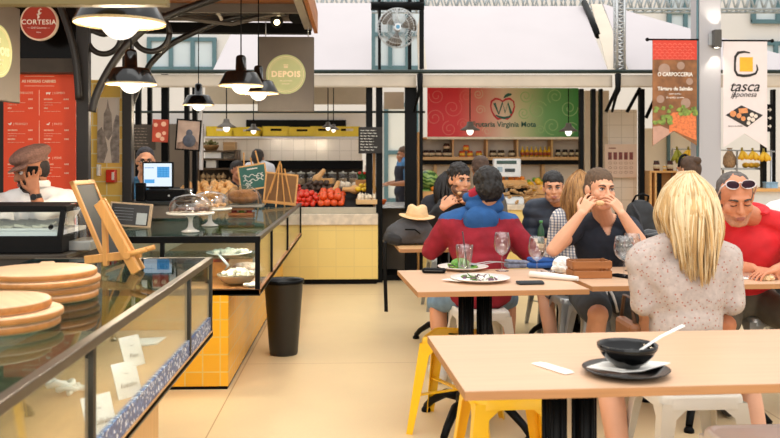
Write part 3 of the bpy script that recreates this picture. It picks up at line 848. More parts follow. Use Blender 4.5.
# storage jars on the shelf behind
MB().bx(XX(286, YB), XX(362, YB), YB-.28, YB+.2, ZZ(185, YB-.2)-.025, ZZ(185, YB-.2)).build('shelf', BLKMATTE, fs)
jz = ZZ(185, YB-.2)
def storage_jar(label):
    t = thing('storage_jar', label, 'jar')
    MB().lathe([(.052, 0), (.058, .01), (.058, .13), (.050, .145)], seg=18, cap1=False).build('glass_jar', CLEAR, t)
    MB().lathe([(.05, .006), (.053, .012), (.053, .085), (.0, .09)], seg=14).build('contents', M('dried_goods', '#a98f6f', .8, 0, .3, 60), t)
    MB().lathe([(.0, .143), (.055, .143), (.055, .16), (.012, .163), (.010, .178), (.0, .18)], seg=18).build('jar_lid', M('jar_lid', '#b9b5a8', .4, .2), t)
    return t
sj = storage_jar('')
for i, px in enumerate((291, 301, 311, 322, 332, 343, 353)):
    o = sj if i == 0 else dup(sj)
    o.location = (XX(px, YB-.16), YB-.16, jz)
    o['label'] = 'glass storage jar on the dark shelf under the tiled hood'; o['group'] = 'glass jars under the tiled hood'
bag = MB(); bag.ring_loft([[(-.05, -.03, 0), (.05, -.03, 0), (.05, .03, 0), (-.05, .03, 0)], [(-.055, -.04, .12), (.055, -.04, .12), (.055, .04, .12), (-.055, .04, .12)], [(-.05, -.012, .27), (.055, -.012, .28), (.055, .012, .28), (-.05, .012, .27)]])
o = tag(bag.build('paper_bag', M('bag_paper', '#d9c2b4', .7, 0, .08, 10)), 'pale paper bag standing against the post at the right end of the stall', 'bag'); o.location = (XX(369, YF+.76), YF+.76, bed(YF+.76))
bw = tag(MB().lathe([(.025, 0), (.035, .005), (.052, .045), (.055, .06), (.050, .06), (.045, .04), (0, .012)], seg=20, cap1=False).build('bowl', M('orange_bowl', '#e5651e', .25, 0, .05)), 'small orange bowl on the metal side counter', 'bowl'); bw.location = (XX(382, 10.0), 10.02, ZZ(205, 9.9))
# shelf unit with garlic, boxes and a basket left of the tiled hood
su = thing('storage_shelf', 'dark wooden shelf unit behind the onions holding garlic and boxes', 'shelf', (0, 0, 0))
YH = 11.0
for px in (198, 236): MB().bx(XX(px, YH)-.02, XX(px, YH)+.02, YH, YH+.3, 0, ZZ(150, YH)).build('upright', M_wood('shelf_dark', '#54402c', 2, .2), su)
for py in (150.5, 158.5, 168, 182.5): MB().bx(XX(198, YH), XX(236, YH), YH, YH+.3, ZZ(py, YH)-.02, ZZ(py, YH)).build('shelf_board', M_wood('shelf_dark', '#54402c', 2, .2), su)
g2 = fruit('garlic', 'garlic', 'dried garlic in the row on the dark shelf behind the onions', 'garlic on the dark shelf', M('garlic_tan', '#b8966a', .6, 0, .25, 40), .035, 'garlic')
scatter(g2, [(XX(203+5.2*i, YH+.06), YH+.06+.03*(i % 2), ZZ(182.5, YH)+.002+.05*L) for L in range(2) for i in range(6-L)], .4)
def small_box(name, label, px0, px1, y0, y1, Y, d, mat, cat='box'):
    a = W(px0, y1, Y); b = W(px1, y0, Y)
    t = thing(name, label, cat, ((a.x+b.x)/2, Y+d/2, a.z)); w = b.x-a.x; h = b.z-a.z
    MB().bx(-w/2, w/2, -d/2, d/2, 0, h*.86, .004).build('box_body', mat, t); MB().bx(-w/2-.004, w/2+.004, -d/2-.004, d/2+.004, h*.84, h, .004).build('box_lid', mat, t)
    return t
small_box('storage_box', 'white box on the upper board of the dark shelf unit, left side', 205, 221, 151, 158.3, YH+.03, .2, PAPER)
small_box('storage_box', 'white box one board lower on the dark shelf unit', 206, 216, 160, 167.8, YH+.03, .2, M('grey_paper', '#d8d2c8', .7))
small_box('storage_box', 'wooden box with a pale front on top of the dark shelf unit, right side', 223, 235, 142, 150.3, YH+.03, .2, M_wood('old_box', '#b08a5c', 0, .15))
bk = thing('herb_basket', 'round basket of dried green herbs on top of the dark shelf unit', 'basket', (XX(211, YH+.12), YH+.12, ZZ(150.5, YH)))
MB().lathe([(.07, 0), (.10, .05), (.105, .07), (.095, .07), (.06, .01)], seg=18, cap1=False).build('basket_body', M('wicker', '#8c6a40', .8, 0, .3, 60, bump=.5), bk)
h = MB(); rnd = random.Random(9)
for k in range(60):
    a = rnd.uniform(0, 6.28); r0 = rnd.uniform(0, .09); h.ell((r0*cos(a), r0*sin(a), .07+rnd.uniform(0, .06)*(1-r0*5)), (.03, .012, .005), Euler((rnd.uniform(-1, 1), rnd.uniform(-1, 1), rnd.uniform(0, 6))), 6, 4)
h.build('herbs', M('dried_herb', '#6d6a3c', .8, 0, .3, 20), bk)
# ---------------------------------------------------------------- fruit shop: shelf wall, jars, fruit
YR = 11.0
sh = thing('jar_shelf', 'light wooden wall shelf with jars below the red and green fruit sign', 'shelf', (0, 0, 0))
a, b = XX(421, YR), XX(586, YR)
MB().bx(a, b, YR+.22, YR+.25, .4, ZZ(137, YR)).build('back_panel', M('shelf_back', '#dccfbd', .7, 0, .04, 3), sh)
MB().bx(a, b, YR-.02, YR+.22, ZZ(139, YR), ZZ(137.2, YR)).build('shelf_board', SHELFW, sh)
MB().bx(a, b, YR-.03, YR+.22, ZZ(160, YR), ZZ(156.8, YR)).build('shelf_board', SHELFW, sh)
MB().bx(a, b, YR+.04, YR+.22, ZZ(164.5, YR), ZZ(160, YR)).build('dark_strip', BLKMATTE, sh)
for px in (422, 453, 487, 517.5, 552, 584): MB().bx(XX(px, YR)-.011, XX(px, YR)+.011, YR-.01, YR+.22, ZZ(157, YR), ZZ(139, YR)).build('divider', SHELFW, sh)
for px in (436, 470, 545): MB().bx(XX(px, YR)-.02, XX(px, YR)+.02, YR+.1, YR+.22, .4, ZZ(164, YR)).build('divider', SHELFW, sh)
jb = ZZ(156.8, YR)
def jar(name, r, h, glassm, lidm, labm=None):
    t = thing(name, '', 'jar')
    MB().lathe([(0, 0), (r*.92, 0), (r, h*.06), (r, h*.72), (r*.82, h*.82), (r*.82, h*.84), (0, h*.84)], seg=16).build('jar_body', glassm, t)
    MB().lathe([(0, h*.84), (r*.88, h*.84), (r*.88, h), (0, h)], seg=16).build('jar_lid', lidm, t)
    if labm: MB().lathe([(r*1.01, h*.2), (r*1.012, h*.2), (r*1.012, h*.6), (r*1.01, h*.6)], seg=16, cap0=False, cap1=False).build('jar_label', labm, t)
    return t
JD = M('jam_dark', '#2a1a16', .15, 0, .1); LDK = M('lid_dark', '#3a2a20', .35, .3); LAB = M('jar_label_cream', '#cdbb9a', .7)
jd = jar('jam_jar', .042, .085, JD, LDK, LAB)
def put(proto, spots, lab, grp, Y=YR+.06, z=jb):
    for i, (px, dz) in enumerate(spots):
        o = proto if (i == 0 and not proto.get('label')) else dup(proto)
        o.location = (XX(px, Y), Y, z+dz+.001); o['label'] = lab; o['group'] = grp
put(jd, [(426, 0), (432, 0), (438.5, 0), (445.5, 0), (450, 0), (446.5, .086)], 'dark jam jar in the leftmost compartment of the light wooden shelf', 'dark jars in the leftmost compartment')
jc = jar('preserve_jar', .040, .075, M('tin_orange', '#d9702a', .3, 0, .1), M('lid_red', '#b3372a', .35, .2), M('tin_label', '#e6c24a', .5))
put(jc, [(462, 0), (470, 0), (479, 0), (466, .076)], 'orange preserve jar with red lid in the second compartment of the shelf', 'orange preserve jars on the shelf')
jr = jar('pickle_jar', .046, .085, JD, M('lid_gold', '#5a4a34', .35, .4), LAB)
put(jr, [(493, 0), (501, 0), (511.5, 0)], 'round dark jar with pale label in the middle compartment of the shelf', 'round dark jars in the middle compartment')
def bottle(name, r, h, body_, capm, labm):
    t = thing(name, '', 'bottle')
    MB().lathe([(0, 0), (r, .003), (r, h*.58), (r*.4, h*.74), (r*.34, h*.9), (0, h*.9)], seg=14).build('bottle_body', body_, t)
    MB().lathe([(0, h*.9), (r*.42, h*.9), (r*.42, h), (0, h)], seg=12).build('bottle_cap', capm, t)
    MB().lathe([(r*1.01, h*.12), (r*1.015, h*.12), (r*1.015, h*.45), (r*1.01, h*.45)], seg=14, cap0=False, cap1=False).build('bottle_label', labm, t)
    return t
bt = bottle('juice_bottle', .026, .13, M('juice_yellow', '#e3b21f', .2, 0, .08), M('cap_yellow', '#e8c94a', .4), M('label_mix', '#b5502a', .6, 0, .5, 30))
put(bt, [(522.5, 0), (527, 0), (531.5, 0), (536, 0), (540.5, 0), (545, 0), (549, 0)], 'yellow juice bottle in the fourth compartment of the light wooden shelf', 'yellow bottles on the shelf')
js = jar('sauce_jar', .034, .095, JD, M('lid_black', '#1c1815', .4), LAB)
put(js, [(558, 0), (565, 0), (571.5, 0), (578, 0)], 'tall dark jar in the rightmost compartment of the light wooden shelf', 'tall dark jars in the rightmost compartment')
# weighing scale with a printed head
wsx = W(508, 177, 10.28)
ws = thing('weighing_scale', 'white shop scale with display head above the heads of the diners', 'scale', (wsx.x, 10.28, .86))
hz = wsx.z-.86
MB().bx(-.17, .17, -.13, .13, 0, .07, .01).build('scale_base', M('scale_white', '#e4e8ea', .4), ws); MB().bx(-.16, .16, -.12, .12, .07, .085, .004).build('weighing_plate', STEEL, ws)
MB().cyl((0, .1, .07), (0, .1, hz), .02).build('pole', STEEL, ws)
hd = MB().bx(-.165, .165, .04, .14, hz, hz+.22, .012).build('display_head', M('scale_white', '#e4e8ea', .4), ws)
MB().bx(-.13, .11, .034, .042, hz+.155, hz+.195).build('display_window', M('display_green', '#20443a', .2), hd)
MB().bx(-.03, .09, .034, .042, hz+.06, hz+.10).build('display_window', M('display_dark', '#1d2a2b', .2), hd)
MB().bx(-.12, -.06, .034, .042, hz+.06, hz+.12).build('keypad', M('keypad_grey', '#9fb6c4', .4), hd)
# stepped wooden rack with fruit
rk = thing('fruit_rack', 'stepped wooden fruit rack on the shop counter below the jar shelf', 'rack', (0, 0, 0))
zr = .86
def rk_step(px0, px1, Y0, Y1, z0, z1): return MB().bx(XX(px0, Y0), XX(px1, Y0), Y0, Y1, z0, z1, .004)
rk_step(424, 580, 10.36, 10.60, zr, zr+.10).build('step', LWOOD, rk)
rk_step(424, 480, 10.12, 10.34, zr, zr+.04).build('step', LWOOD, rk)
ORA = M('orange_peel', '#ef8a1c', .4, 0, .08, 40, bump=.1, bscale=300)
bx1 = place(open_box('fruit_crate', 'wooden crate of oranges below the weighing scale', .30, .20, .10, LWOOD, slats=1), (XX(513, 10.46), 10.46, zr+.185))
MB().bx(-.14, .14, -.09, .09, -.08, 0).build('crate_riser', BLKMATTE, bx1)
ora = fruit('orange', 'tomato', 'orange in the wooden crate below the weighing scale', 'oranges in the wooden crate', ORA, .036, 'orange')
scatter(ora, [(XX(513, 10.46)-.11+.073*i, 10.40+.075*j, zr+.23+.04*(j)) for j in range(2) for i in range(4)], .5)
bx2 = place(open_box('fruit_crate', 'wooden crate of yellow mangoes and limes right of the weighing scale', .26, .20, .12, LWOOD, slats=1), (XX(537, 10.46), 10.46, zr+.105))
MAN = M('mango_yellow', '#ecb62c', .35, 0, .12, 10)
man = tag(fruit_mesh('potato', MAN, .052).build('mango', MAN), 'yellow mango in the crate right of the weighing scale', 'mango', 'yellow mangoes in the crate')
scatter(man, [(XX(537, 10.46)+dx, 10.46+dy, zr+.15+dz) for dx, dy, dz in ((-.07, -.05, 0), (.05, -.05, .01), (-.07, .05, .03), (.05, .05, .04), (-.01, -.02, .08))], .5)
LIM = M('lime_green', '#6f9a2c', .4, 0, .12, 20)
lim = fruit('lime', 'tomato', 'green lime on top of the mango crate', 'limes on the mango crate', LIM, .030, 'lime')
scatter(lim, [(XX(537, 10.5)+dx, 10.54+dy, zr+.235+dz) for dx, dy, dz in ((-.09, 0, 0), (-.03, .0, .02), (.03, .01, .02), (.09, 0, 0))], .4)
GIN = M('ginger_tan', '#c9a06c', .6, 0, .2, 20)
gin = MB(); gin.caps((-.04, 0, .02), (.04, 0, .022), .02, .017); gin.caps((.0, 0, .022), (.01, .03, .035), .016, .013); gin.caps((-.025, 0, .022), (-.035, -.028, .03), .015, .012)
gin = tag(gin.build('ginger_root', GIN), 'knobbly ginger root heaped in front of the fruit rack', 'ginger', 'ginger roots on the shop counter')
scatter(gin, [(XX(516, 10.25)-.15+.09*i+.03*(k % 2), 10.18+.06*k, zr+.02+.075*k+.03*(i % 2)) for k in range(3) for i in range(5)], .5)
# watermelons
def melon_mat():
    m, nt, out = _nt('watermelon_rind'); n = nt.nodes; l = nt.links
    p = n.new('ShaderNodeBsdfPrincipled'); l.new(p.outputs[0], out.inputs[0]); p.inputs['Roughness'].default_value = .3
    tc = n.new('ShaderNodeTexCoord'); wv = n.new('ShaderNodeTexWave'); wv.bands_direction = 'Z'; wv.inputs['Scale'].default_value = 7; wv.inputs['Distortion'].default_value = 5; wv.inputs['Detail Scale'].default_value = 2.5
    l.new(tc.outputs['Object'], wv.inputs['Vector']); rp = n.new('ShaderNodeValToRGB')
    rp.color_ramp.elements[0].position = .3; rp.color_ramp.elements[0].color = lin('#2f5c22')+(1,); rp.color_ramp.elements[1].position = .6; rp.color_ramp.elements[1].color = lin('#8fae5c')+(1,)
    l.new(wv.outputs['Color'], rp.inputs[0]); l.new(rp.outputs[0], p.inputs['Base Color']); return m
MEL = melon_mat()
mc = place(open_box('melon_crate', 'wooden crate under the watermelons at the left end of the fruit shop', .25, .22, .12, LWOOD, slats=1), (XX(430.5, 10.2), 10.2, zr+.04))
for (px, py, r, lb) in ((426.5, 195.5, .098, 'pale green striped watermelon lying in the wooden crate'), (428.5, 179.5, .112, 'dark striped watermelon on top of the paler one')):
    m1 = tag(MB().ell((0, 0, 0), (r*1.12, r, r), u=28, v=18).build('watermelon', MEL), lb, 'watermelon')
    m1.location = W(px, py, 10.2); m1.rotation_euler = (.3, .1, .4)
    MB().cyl((r*1.10, 0, 0), (r*1.22, 0, .01), .007, .005, 6).build('stem', TOMG, m1)
o6 = fruit('tangerine', 'tomato', 'tangerine on the corner of the watermelon crate', 'tangerines beside the watermelons', ORA, .036, 'tangerine')
scatter(o6, [(XX(437, 10.12), 10.12, zr+.16), (XX(434, 10.10), 10.09, zr+.16)], .3)
# ---------------------------------------------------------------- fruit shop sign
YG = 10.85; sg = S(YG)
def sign_mat():
    m, nt, out = _nt('fruit_sign_print'); n = nt.nodes; l = nt.links
    p = n.new('ShaderNodeBsdfPrincipled'); l.new(p.outputs[0], out.inputs[0]); p.inputs['Roughness'].default_value = .5
    tc = n.new('ShaderNodeTexCoord'); sp = n.new('ShaderNodeSeparateXYZ'); l.new(tc.outputs['Object'], sp.inputs[0])
    mr = n.new('ShaderNodeMapRange'); mr.inputs[1].default_value = -.96; mr.inputs[2].default_value = .96; l.new(sp.outputs[0], mr.inputs[0])
    rp = n.new('ShaderNodeValToRGB'); e = rp.color_ramp.elements
    e[0].position = .0; e[0].color = lin('#dc1c26')+(1,); e[1].position = 1; e[1].color = lin('#3d9144')+(1,)
    for ps, c in ((.20, '#dd2a33'), (.36, '#e08a76'), (.5, '#ecd0b4'), (.63, '#c6c894'), (.78, '#74ab66')):
        q = e.new(ps); q.color = lin(c)+(1,)
    l.new(mr.outputs[0], rp.inputs[0]); l.new(rp.outputs[0], p.inputs['Base Color']); return m
c0 = W(503.2, 112.4, YG)
fsn = thing('fruit_shop_sign', 'long red to green fruit shop sign with an apple emblem', 'sign', c0)
hw, hh = 76.4*sg, 24.7*sg
MB().bx(-hw, hw, 0, .03, -hh, hh).build('sign_panel', sign_mat(), fsn)
MB().bx(-hw, hw, -.03, .03, -hh-.03, -hh).build('sign_sill', M('sill_cream', '#eadfc8', .5), fsn)
def spiral(c, r, turns, w, ph=0, s=1, n=28):
    return [(c[0]+r*(1-k/n*.8)*cos(ph+s*turns*2*pi*k/n), c[1]+r*(1-k/n*.8)*sin(ph+s*turns*2*pi*k/n)) for k in range(n+1)]
sw = [MB(), MB(), MB()]; rnd = random.Random(12)
def P2(px, py): return ((px-503.2)*sg, (112.4-py)*sg)
for (px, py, r) in [(436, 96, 8), (452, 108, 10), (434, 118, 9), (449, 129, 8), (466, 96, 7), (463, 124, 6), (480, 110, 5), (478, 94, 5), (526, 96, 7), (538, 110, 10), (556, 96, 8), (570, 108, 9), (553, 126, 9), (572, 129, 7), (524, 113, 6), (541, 130, 5), (487, 131, 5)]:
    i = 0 if px < 470 else (1 if px < 520 else 2); x, z = P2(px, py)
    sw[i].ribbon(spiral((x, z), r*sg, 1.6, .02, rnd.uniform(0, 6), rnd.choice((-1, 1))), .011, 0, -.002)
for m_, c in zip(sw, ('#e4675c', '#e0b595', '#98bf7c')): m_.build('swirl_pattern', M('swirl'+c, c, .5, 0, .02), fsn)
ap = MB()
pts = [(0, .62), (.25, .80), (.62, .86), (.93, .62), (1, .2), (.9, -.25), (.68, -.65), (.4, -.92), (.15, -.86), (0, -.80), (-.15, -.86), (-.4, -.92), (-.68, -.65), (-.9, -.25), (-1, .2), (-.93, .62), (-.62, .86), (-.25, .80)]
cx, cz = P2(502.5, 108.5)
ap.ribbon([(cx+x*12*sg, cz+z*11.5*sg) for x, z in pts], [.022+.006*sin(i*1.3) for i in range(len(pts))], 0, -.004, True)
ap.build('apple_outline', M('apple_red', '#c8202a', .5), fsn)
gm = MB(); DG = M('emblem_green', '#0f5a46', .5)
Q = lambda x, z: P2(420+x/3.127, z/3.127)
gm.ribbon([Q(232, 322), Q(246, 357), Q(258, 320), Q(266, 352), Q(275, 322), Q(286, 356)], .03, 0, -.006)
gm.ribbon([Q(236, 360), Q(247, 366), Q(262, 369), Q(278, 366), Q(284, 362)], [.012, .026, .030, .026, .012], 0, -.006)
gm.ribbon([Q(262, 306), Q(268, 300), Q(276, 296), Q(283, 295), Q(287, 294)], [.012, .035, .04, .03, .008], 0, -.006)
gm.build('emblem', DG, fsn)
letters([('Frutaria Virginia Mota', P2(504, 124.6)[0], P2(504, 124.6)[1], .092, {'bold': .0015, 'd': -.005})], DG, fsn)
# ---------------------------------------------------------------- small hanging lamps of the fruit stalls
def bell_lamp(label, px, py, Y, w, ytop=88):
    p = W(px, py, Y); r = w*S(Y)/2
    t = thing('bell_lamp', label, 'lamp', p)
    MB().lathe([(r*.22, r*.95), (r*.30, r*.9), (r*.34, r*.62), (r*.55, r*.42), (r, r*.12), (r, r*.06), (r*.5, r*.30), (r*.28, r*.5)], seg=24, cap1=False).build('lamp_shade', M('lamp_grey', '#59524a', .35, .2, .08), t)
    MB().ell((0, 0, r*.02), (r*.36, r*.36, r*.45)).build('bulb', BULB, t)
    MB().cyl((0, 0, r*.9), (0, 0, ZZ(ytop, Y)-p.z), .006, seg=6).build('cord', BLKMATTE, t)
bell_lamp('small grey bell lamp hanging in front of the yellow crates, leftmost one', 226.5, 128, 9.4, 19)
bell_lamp('small bell lamp hanging deep in the stall in front of the dark opening', 253.5, 131, 10.7, 15)
bell_lamp('small bell lamp hanging above the stall jars left of the price board', 328, 128, 10.2, 13)
bell_lamp('small dim bell lamp hanging just right of the one left of the price board', 333.5, 130, 10.9, 12)
bell_lamp('grey bell lamp hanging before the red half of the fruit sign', 470, 131, 9.9, 20)
bell_lamp('grey bell lamp hanging before the green half of the fruit sign', 568.5, 132, 9.9, 19)
# ---------------------------------------------------------------- boards and pictures on the stall posts
def board(name, label, px0, px1, y0, y1, Y, d=.02, cat='board', frame=None, face=None, fw=.015, rot=None):
    c = W((px0+px1)/2, (y0+y1)/2, Y); w = (px1-px0)*S(Y); h = (y1-y0)*S(Y)
    t = thing(name, label, cat, c, rot=rot)
    if frame:
        MB().bx(-w/2, w/2, -.005, d, -h/2, -h/2+fw).bx(-w/2, w/2, -.005, d, h/2-fw, h/2).bx(-w/2, -w/2+fw, -.005, d, -h/2+fw, h/2-fw).bx(w/2-fw, w/2, -.005, d, -h/2+fw, h/2-fw).build('frame', frame, t)
        MB().bx(-w/2+fw, w/2-fw, 0, d, -h/2+fw, h/2-fw).build('panel', face, t)
    else: MB().bx(-w/2, w/2, 0, d, -h/2, h/2, .003).build('panel', face, t)
    return t, w, h
CHALK = M('chalk_white', '#d9d6cc', .9, 0, .15, 80); CB = M('chalkboard_black', '#24211f', .7, 0, .15, 10)
t, w, h = board('price_board', 'black chalk price board hanging on the stall posts above the lemons', 358.5, 382.5, 127, 153.5, 9.62, face=CB)
rnd = random.Random(2)
def scribble(t, w, h, rows, cols=1, mat=CHALK, sz=.008, seed=1, m=.08):
    rnd = random.Random(seed); mb = MB()
    for r in range(rows):
        z = h/2-h*m-(h*(1-2*m))*(r+.5)/rows
        for c in range(cols):
            x0 = -w/2+w*m+w*(1-2*m)*c/cols; x1 = x0+w*(1-2*m)/cols*rnd.uniform(.62, .86); x = x0
            while x < x1:
                l = rnd.uniform(.02, .05); e = min(x+l, x1)
                mb.ribbon([(x, z), (x+(e-x)*.3, z+sz*.5), (x+(e-x)*.6, z-sz*.4), (e, z+sz*.3)], sz, 0, -.002); x = e+.012
    return mb.build('chalk_writing', mat, t)
scribble(t, w, h, 8, 1, sz=.007, seed=5)
t, w, h = board('menu_board', 'dark brown menu board behind the cashier with glasses', 130, 155, 125, 150, 9.5, face=DKBROWN)
scribble(t, w, h, 7, 1, M('chalk_dim', '#85786a', .9), .007, 8)
t, w, h = board('poster', 'red poster with pale round spots beside the dark brown menu board', 152.5, 168, 119.5, 142, 9.4, face=M('poster_red', '#b3412a', .5, 0, .15, 8), rot=(0, .04, 0))
mb = MB()
for x, z, r in ((-.3, .25, .13), (.2, .3, .16), (-.1, -.2, .18), (.25, -.1, .12), (.15, -.35, .14)): mb.disc((x*w, z*h), r*w, 0, -.003, 20)
mb.build('printed_spots', M('poster_spots', '#e2b295', .5), t)
t, w, h = board('framed_photograph', 'black framed photograph of a person standing on a stand above the onions', 176, 200.5, 119.5, 150.5, 9.3, frame=BLACK, face=M('photo_grey', '#b79c8b', .4, 0, .25, 7), rot=(0, .07, 0))
mb = MB(); mb.ell((.01, -.002, .02), (.035, .006, .04)); mb.ell((.015, -.004, -.06), (.07, .006, .07)); mb.build('printed_figure', M('photo_figure', '#4c4f5b', .4, 0, .3, 20), t)
MB().prism([(-.11, -.15), (.11, -.15), (.11, -.07), (.03, -.04), (-.11, -.09)], 0, -.003).build('printed_foreground', M('photo_fg', '#8a6e5e', .4, 0, .4, 25), t)
# ---------------------------------------------------------------- hanging fan
p = W(397.5, 28, 9.4); r = 20.2*S(9.4)
fn = thing('wall_fan', 'grey three bladed fan hanging in the gap between the white awnings', 'fan', p)
mb = MB()
for y, k in ((-.06, .25), (-.075, .55), (-.06, .8), (-.03, .95), (0, 1.0), (.03, .95), (.06, .7), (.07, .4)):
    q = [(r*k*cos(a), y, r*k*sin(a)) for a in [2*pi*i/36 for i in range(37)]]; mb.tube(q, .0028, 5)
for k in range(40):
    a = 2*pi*k/40; mb.tube([(r*e*cos(a), y, r*e*sin(a)) for y, e in ((-.062, .22), (-.078, .5), (-.06, .8), (0, 1.0), (.06, .7), (.07, .3))], .0018, 4)
mb.build('cage', ALU, fn)
fb = M('fan_blade_grey', '#6b6258', .4, .2)
for k in range(3):
    a0 = pi/2*.2+k*2*pi/3; mb = MB(); top, bot = [], []
    prof = [(.18, .10, .06), (.45, .22, .16), (.72, .30, .24), (.90, .22, .26), (.95, .05, .2)]
    f1 = mb.verts([(r*e*cos(a0+wd), -.03, r*e*sin(a0+wd)) for e, wd, w2 in [(q[0], q[1]*1.7, 0) for q in prof]])
    f2 = mb.verts([(r*e*cos(a0-wd), .012, r*e*sin(a0-wd)) for e, wd, w2 in [(q[0], q[2]*1.9, 0) for q in prof]])
    for i in range(4): mb.face([f1[i], f1[i+1], f2[i+1], f2[i]], True)
    o = mb.build('blade', fb, fn); md = o.modifiers.new('t', 'SOLIDIFY'); md.thickness = .004
hb = MB().cyl((0, -.085, 0), (0, .09, 0), r*.17, seg=20).build('motor_hub', ALU, fn)
MB().disc((0, 0), r*.10, -.086, -.090, 20).build('badge', M('fan_badge', '#4f8fb5', .4), hb)
MB().tube([(0, .08, 0), (0, .12, .05), (0, .13, r), (0, .13, ZZ(6, 9.4)-p.z)], .012, 8).build('bracket', STEEL, fn)
# ---------------------------------------------------------------- white column, banners and wall lamp
YC = 9.0
cl = thing('white_column', 'square white column between the two hanging banners', 'column', (XX(711, YC), YC+.14, 0))
cw = 11.3*S(YC)
MB().bx(-cw, cw, -.12, .12, 0, 4.6, .006).build('shaft', M('column_white', '#b4b2b6', .5, 0, .02, 2), cl)
MB().bx(-cw-.02, cw+.02, -.14, .14, 0, .12, .006).build('column_base', ALU, cl)
MB().cyl((-cw-.012, -.10, 0), (-cw-.012, -.10, 4.6), .012, seg=10).build('downpipe', TEAL, cl)
wl = W(714.5, 49, YC)
lm = thing('wall_lamp', 'dark grey up and down wall lamp on the white column', 'lamp', (wl.x, YC+.02, wl.z))
MB().bx(-.03, .045, -.10, -.02, .01, .195, .004).build('lamp_housing', M('lamp_dark', '#55524e', .4, .3), lm)
MB().bx(-.06, .0, -.03, .0, .04, .16).build('lamp_mount', ALU, lm)
for z in (.008, .193): MB().cyl((.007, -.06, z), (.007, -.06, z+.004), .025).build('lamp_lens', M_emit('lens_glow', '#fff4e0', 4), lm)
def spot(name, loc, rot, e, size=1.6, col=(1, .9, .75), blend=.6, rad=.03):
    d = bpy.data.lights.new(name, 'SPOT'); d.energy = e; d.spot_size = size; d.spot_blend = blend; d.color = col; d.shadow_soft_size = rad
    o = bpy.data.objects.new(name, d); COL.objects.link(o); o.location = loc; o.rotation_euler = rot; return o
spot('wall_lamp_down', (wl.x+.007, YC-.045, wl.z-.0), (0, 0, 0), 6); spot('wall_lamp_up', (wl.x+.007, YC-.045, wl.z+.21), (pi, 0, 0), 6)
def banner(label, px0, px1, y0, pts, Y, mat, knob):
    c = W((px0+px1)/2, y0, Y); s = S(Y); t = thing('hanging_banner', label, 'banner', c)
    poly = [((px-(px0+px1)/2)*s, (y0-py)*s) for px, py in pts]
    MB().prism(poly, 0, .008).build('banner_cloth', mat, t)
    k = (px1-px0)/2*s
    MB().cyl((-k-(.05 if knob < 0 else .02), .004, .004), (k+(.05 if knob > 0 else .02), .004, .004), .010, seg=10).ell((knob*(k+.055), .004, .004), .02).build('rod', BLKMATTE, t)
    return t, lambda px, py: ((px-(px0+px1)/2)*s, (y0-py)*s), s
def photo_brown():
    return M('banner_photo_brown', '#8a5a34', .5, 0, .5, 7)
bn, q, s = banner('food banner with red top and salmon picture hanging left of the white column', 652, 697.5, 40, [(652, 40), (697.5, 40), (697.5, 147), (674, 132.5), (652, 147.5)], YC-.02, photo_brown(), -1)
MB().prism([q(652, 40.2), q(697.5, 40.2), q(697.5, 60), q(652, 60)], 0, -.002).build('red_header', M('banner_red', '#d8402c', .5, 0, .04), bn)
mb = MB()
for r in range(6):
    for k in range(9):
        x0 = 654+k*5.2+(2.6 if r % 2 else 0)
        if x0 > 694: continue
        mb.ribbon([q(x0-2, 45+r*2.9), q(x0, 43.4+r*2.9), q(x0+2, 45+r*2.9)], .007, 0, -.004)
mb.build('scale_pattern', M('banner_red_light', '#e8705a', .5), bn)
letters([('O CARPOCCERIA', *q(675, 75), .058, {'wide': .82, 'bold': .0012}), ('Tártaro de Salmão', *q(675, 89.5), .053, {'wide': .93, 'bold': .0015}), ('com creme', *q(675, 94.5), .028), ('de queijo quente', *q(675, 98.3), .028)], PRINTW, bn)
mb = MB()
for px, py, r in ((664, 70, 6), (681, 66, 4), (690, 82, 3.5), (686, 104, 5), (660, 100, 4)): mb.disc(q(px, py), r*s, 0, -.0015, 24)
mb.build('printed_light_spots', M('banner_spots', '#a98a78', .5), bn)
MB().prism([q(669, 117), q(673, 113.5), q(690, 113), q(696.5, 116), q(697, 142), q(674, 132), q(669, 134)], 0, -.003).build('printed_salmon', M('salmon', '#e07a45', .5, 0, .3, 40), bn)
mb = MB(); rnd = random.Random(3)
for k in range(34):
    px = rnd.choice((rnd.uniform(654, 671), rnd.uniform(678, 697))); py = rnd.uniform(107, 124) if px < 672 else rnd.uniform(107, 115)
    mb.prism([(q(px, py)[0]+.028*(1+.3*sin(k+i*2))*cos(2*pi*i/7), q(px, py)[1]+.022*(1+.3*cos(k+i))*sin(2*pi*i/7)) for i in range(7)], 0, -.004-.0002*k)
mb.build('printed_salad', M('salad_green', '#7f9440', .5, 0, .5, 30), bn)
mb = MB()
mb.prism([q(652.3, 147), q(652.3, 128), q(660, 127), q(672, 132), q(672, 133.5)], 0, -.002); mb.build('printed_plate', M('plate_pink', '#c79a86', .5, 0, .1), bn)
b2, q, s = banner('pale pink restaurant banner with yellow square emblem right of the column', 722.5, 768, 41, [(722.5, 41), (768, 41), (768, 150), (744.5, 135), (722.5, 149.5)], YC-.02, M('banner_pale', '#e8dcdb', .55, 0, .02), 1)
MB().prism([q(739.5, 57.5), q(753, 57.5), q(753, 72), q(739.5, 72)], 0, -.003).build('yellow_square', M('emblem_yellow', '#f2b52c', .5), b2)
BR = M('brush_black', '#26211f', .6)
MB().ribbon([q(x, y) for x, y in ((750, 53), (744, 52), (738, 53), (735, 57), (734.5, 64), (734.5, 71), (737, 75.5), (743, 76.5), (750, 76), (756, 74), (758, 70), (757, 65))], [.012, .02, .03, .026, .02, .022, .026, .03, .026, .022, .018, .01], 0, -.004).build('brush_ring', BR, b2)
letters([('tasca', *q(744, 87.5), .16, {'shear': .35, 'bold': .001}), ('japonesa', *q(743.5, 95.5), .078, {'shear': .35})], BR, b2)
letters([('tártaro de salmão', *q(735, 127.5), .022)], M('text_grey', '#8c8280', .6), b2, 'small_lettering')
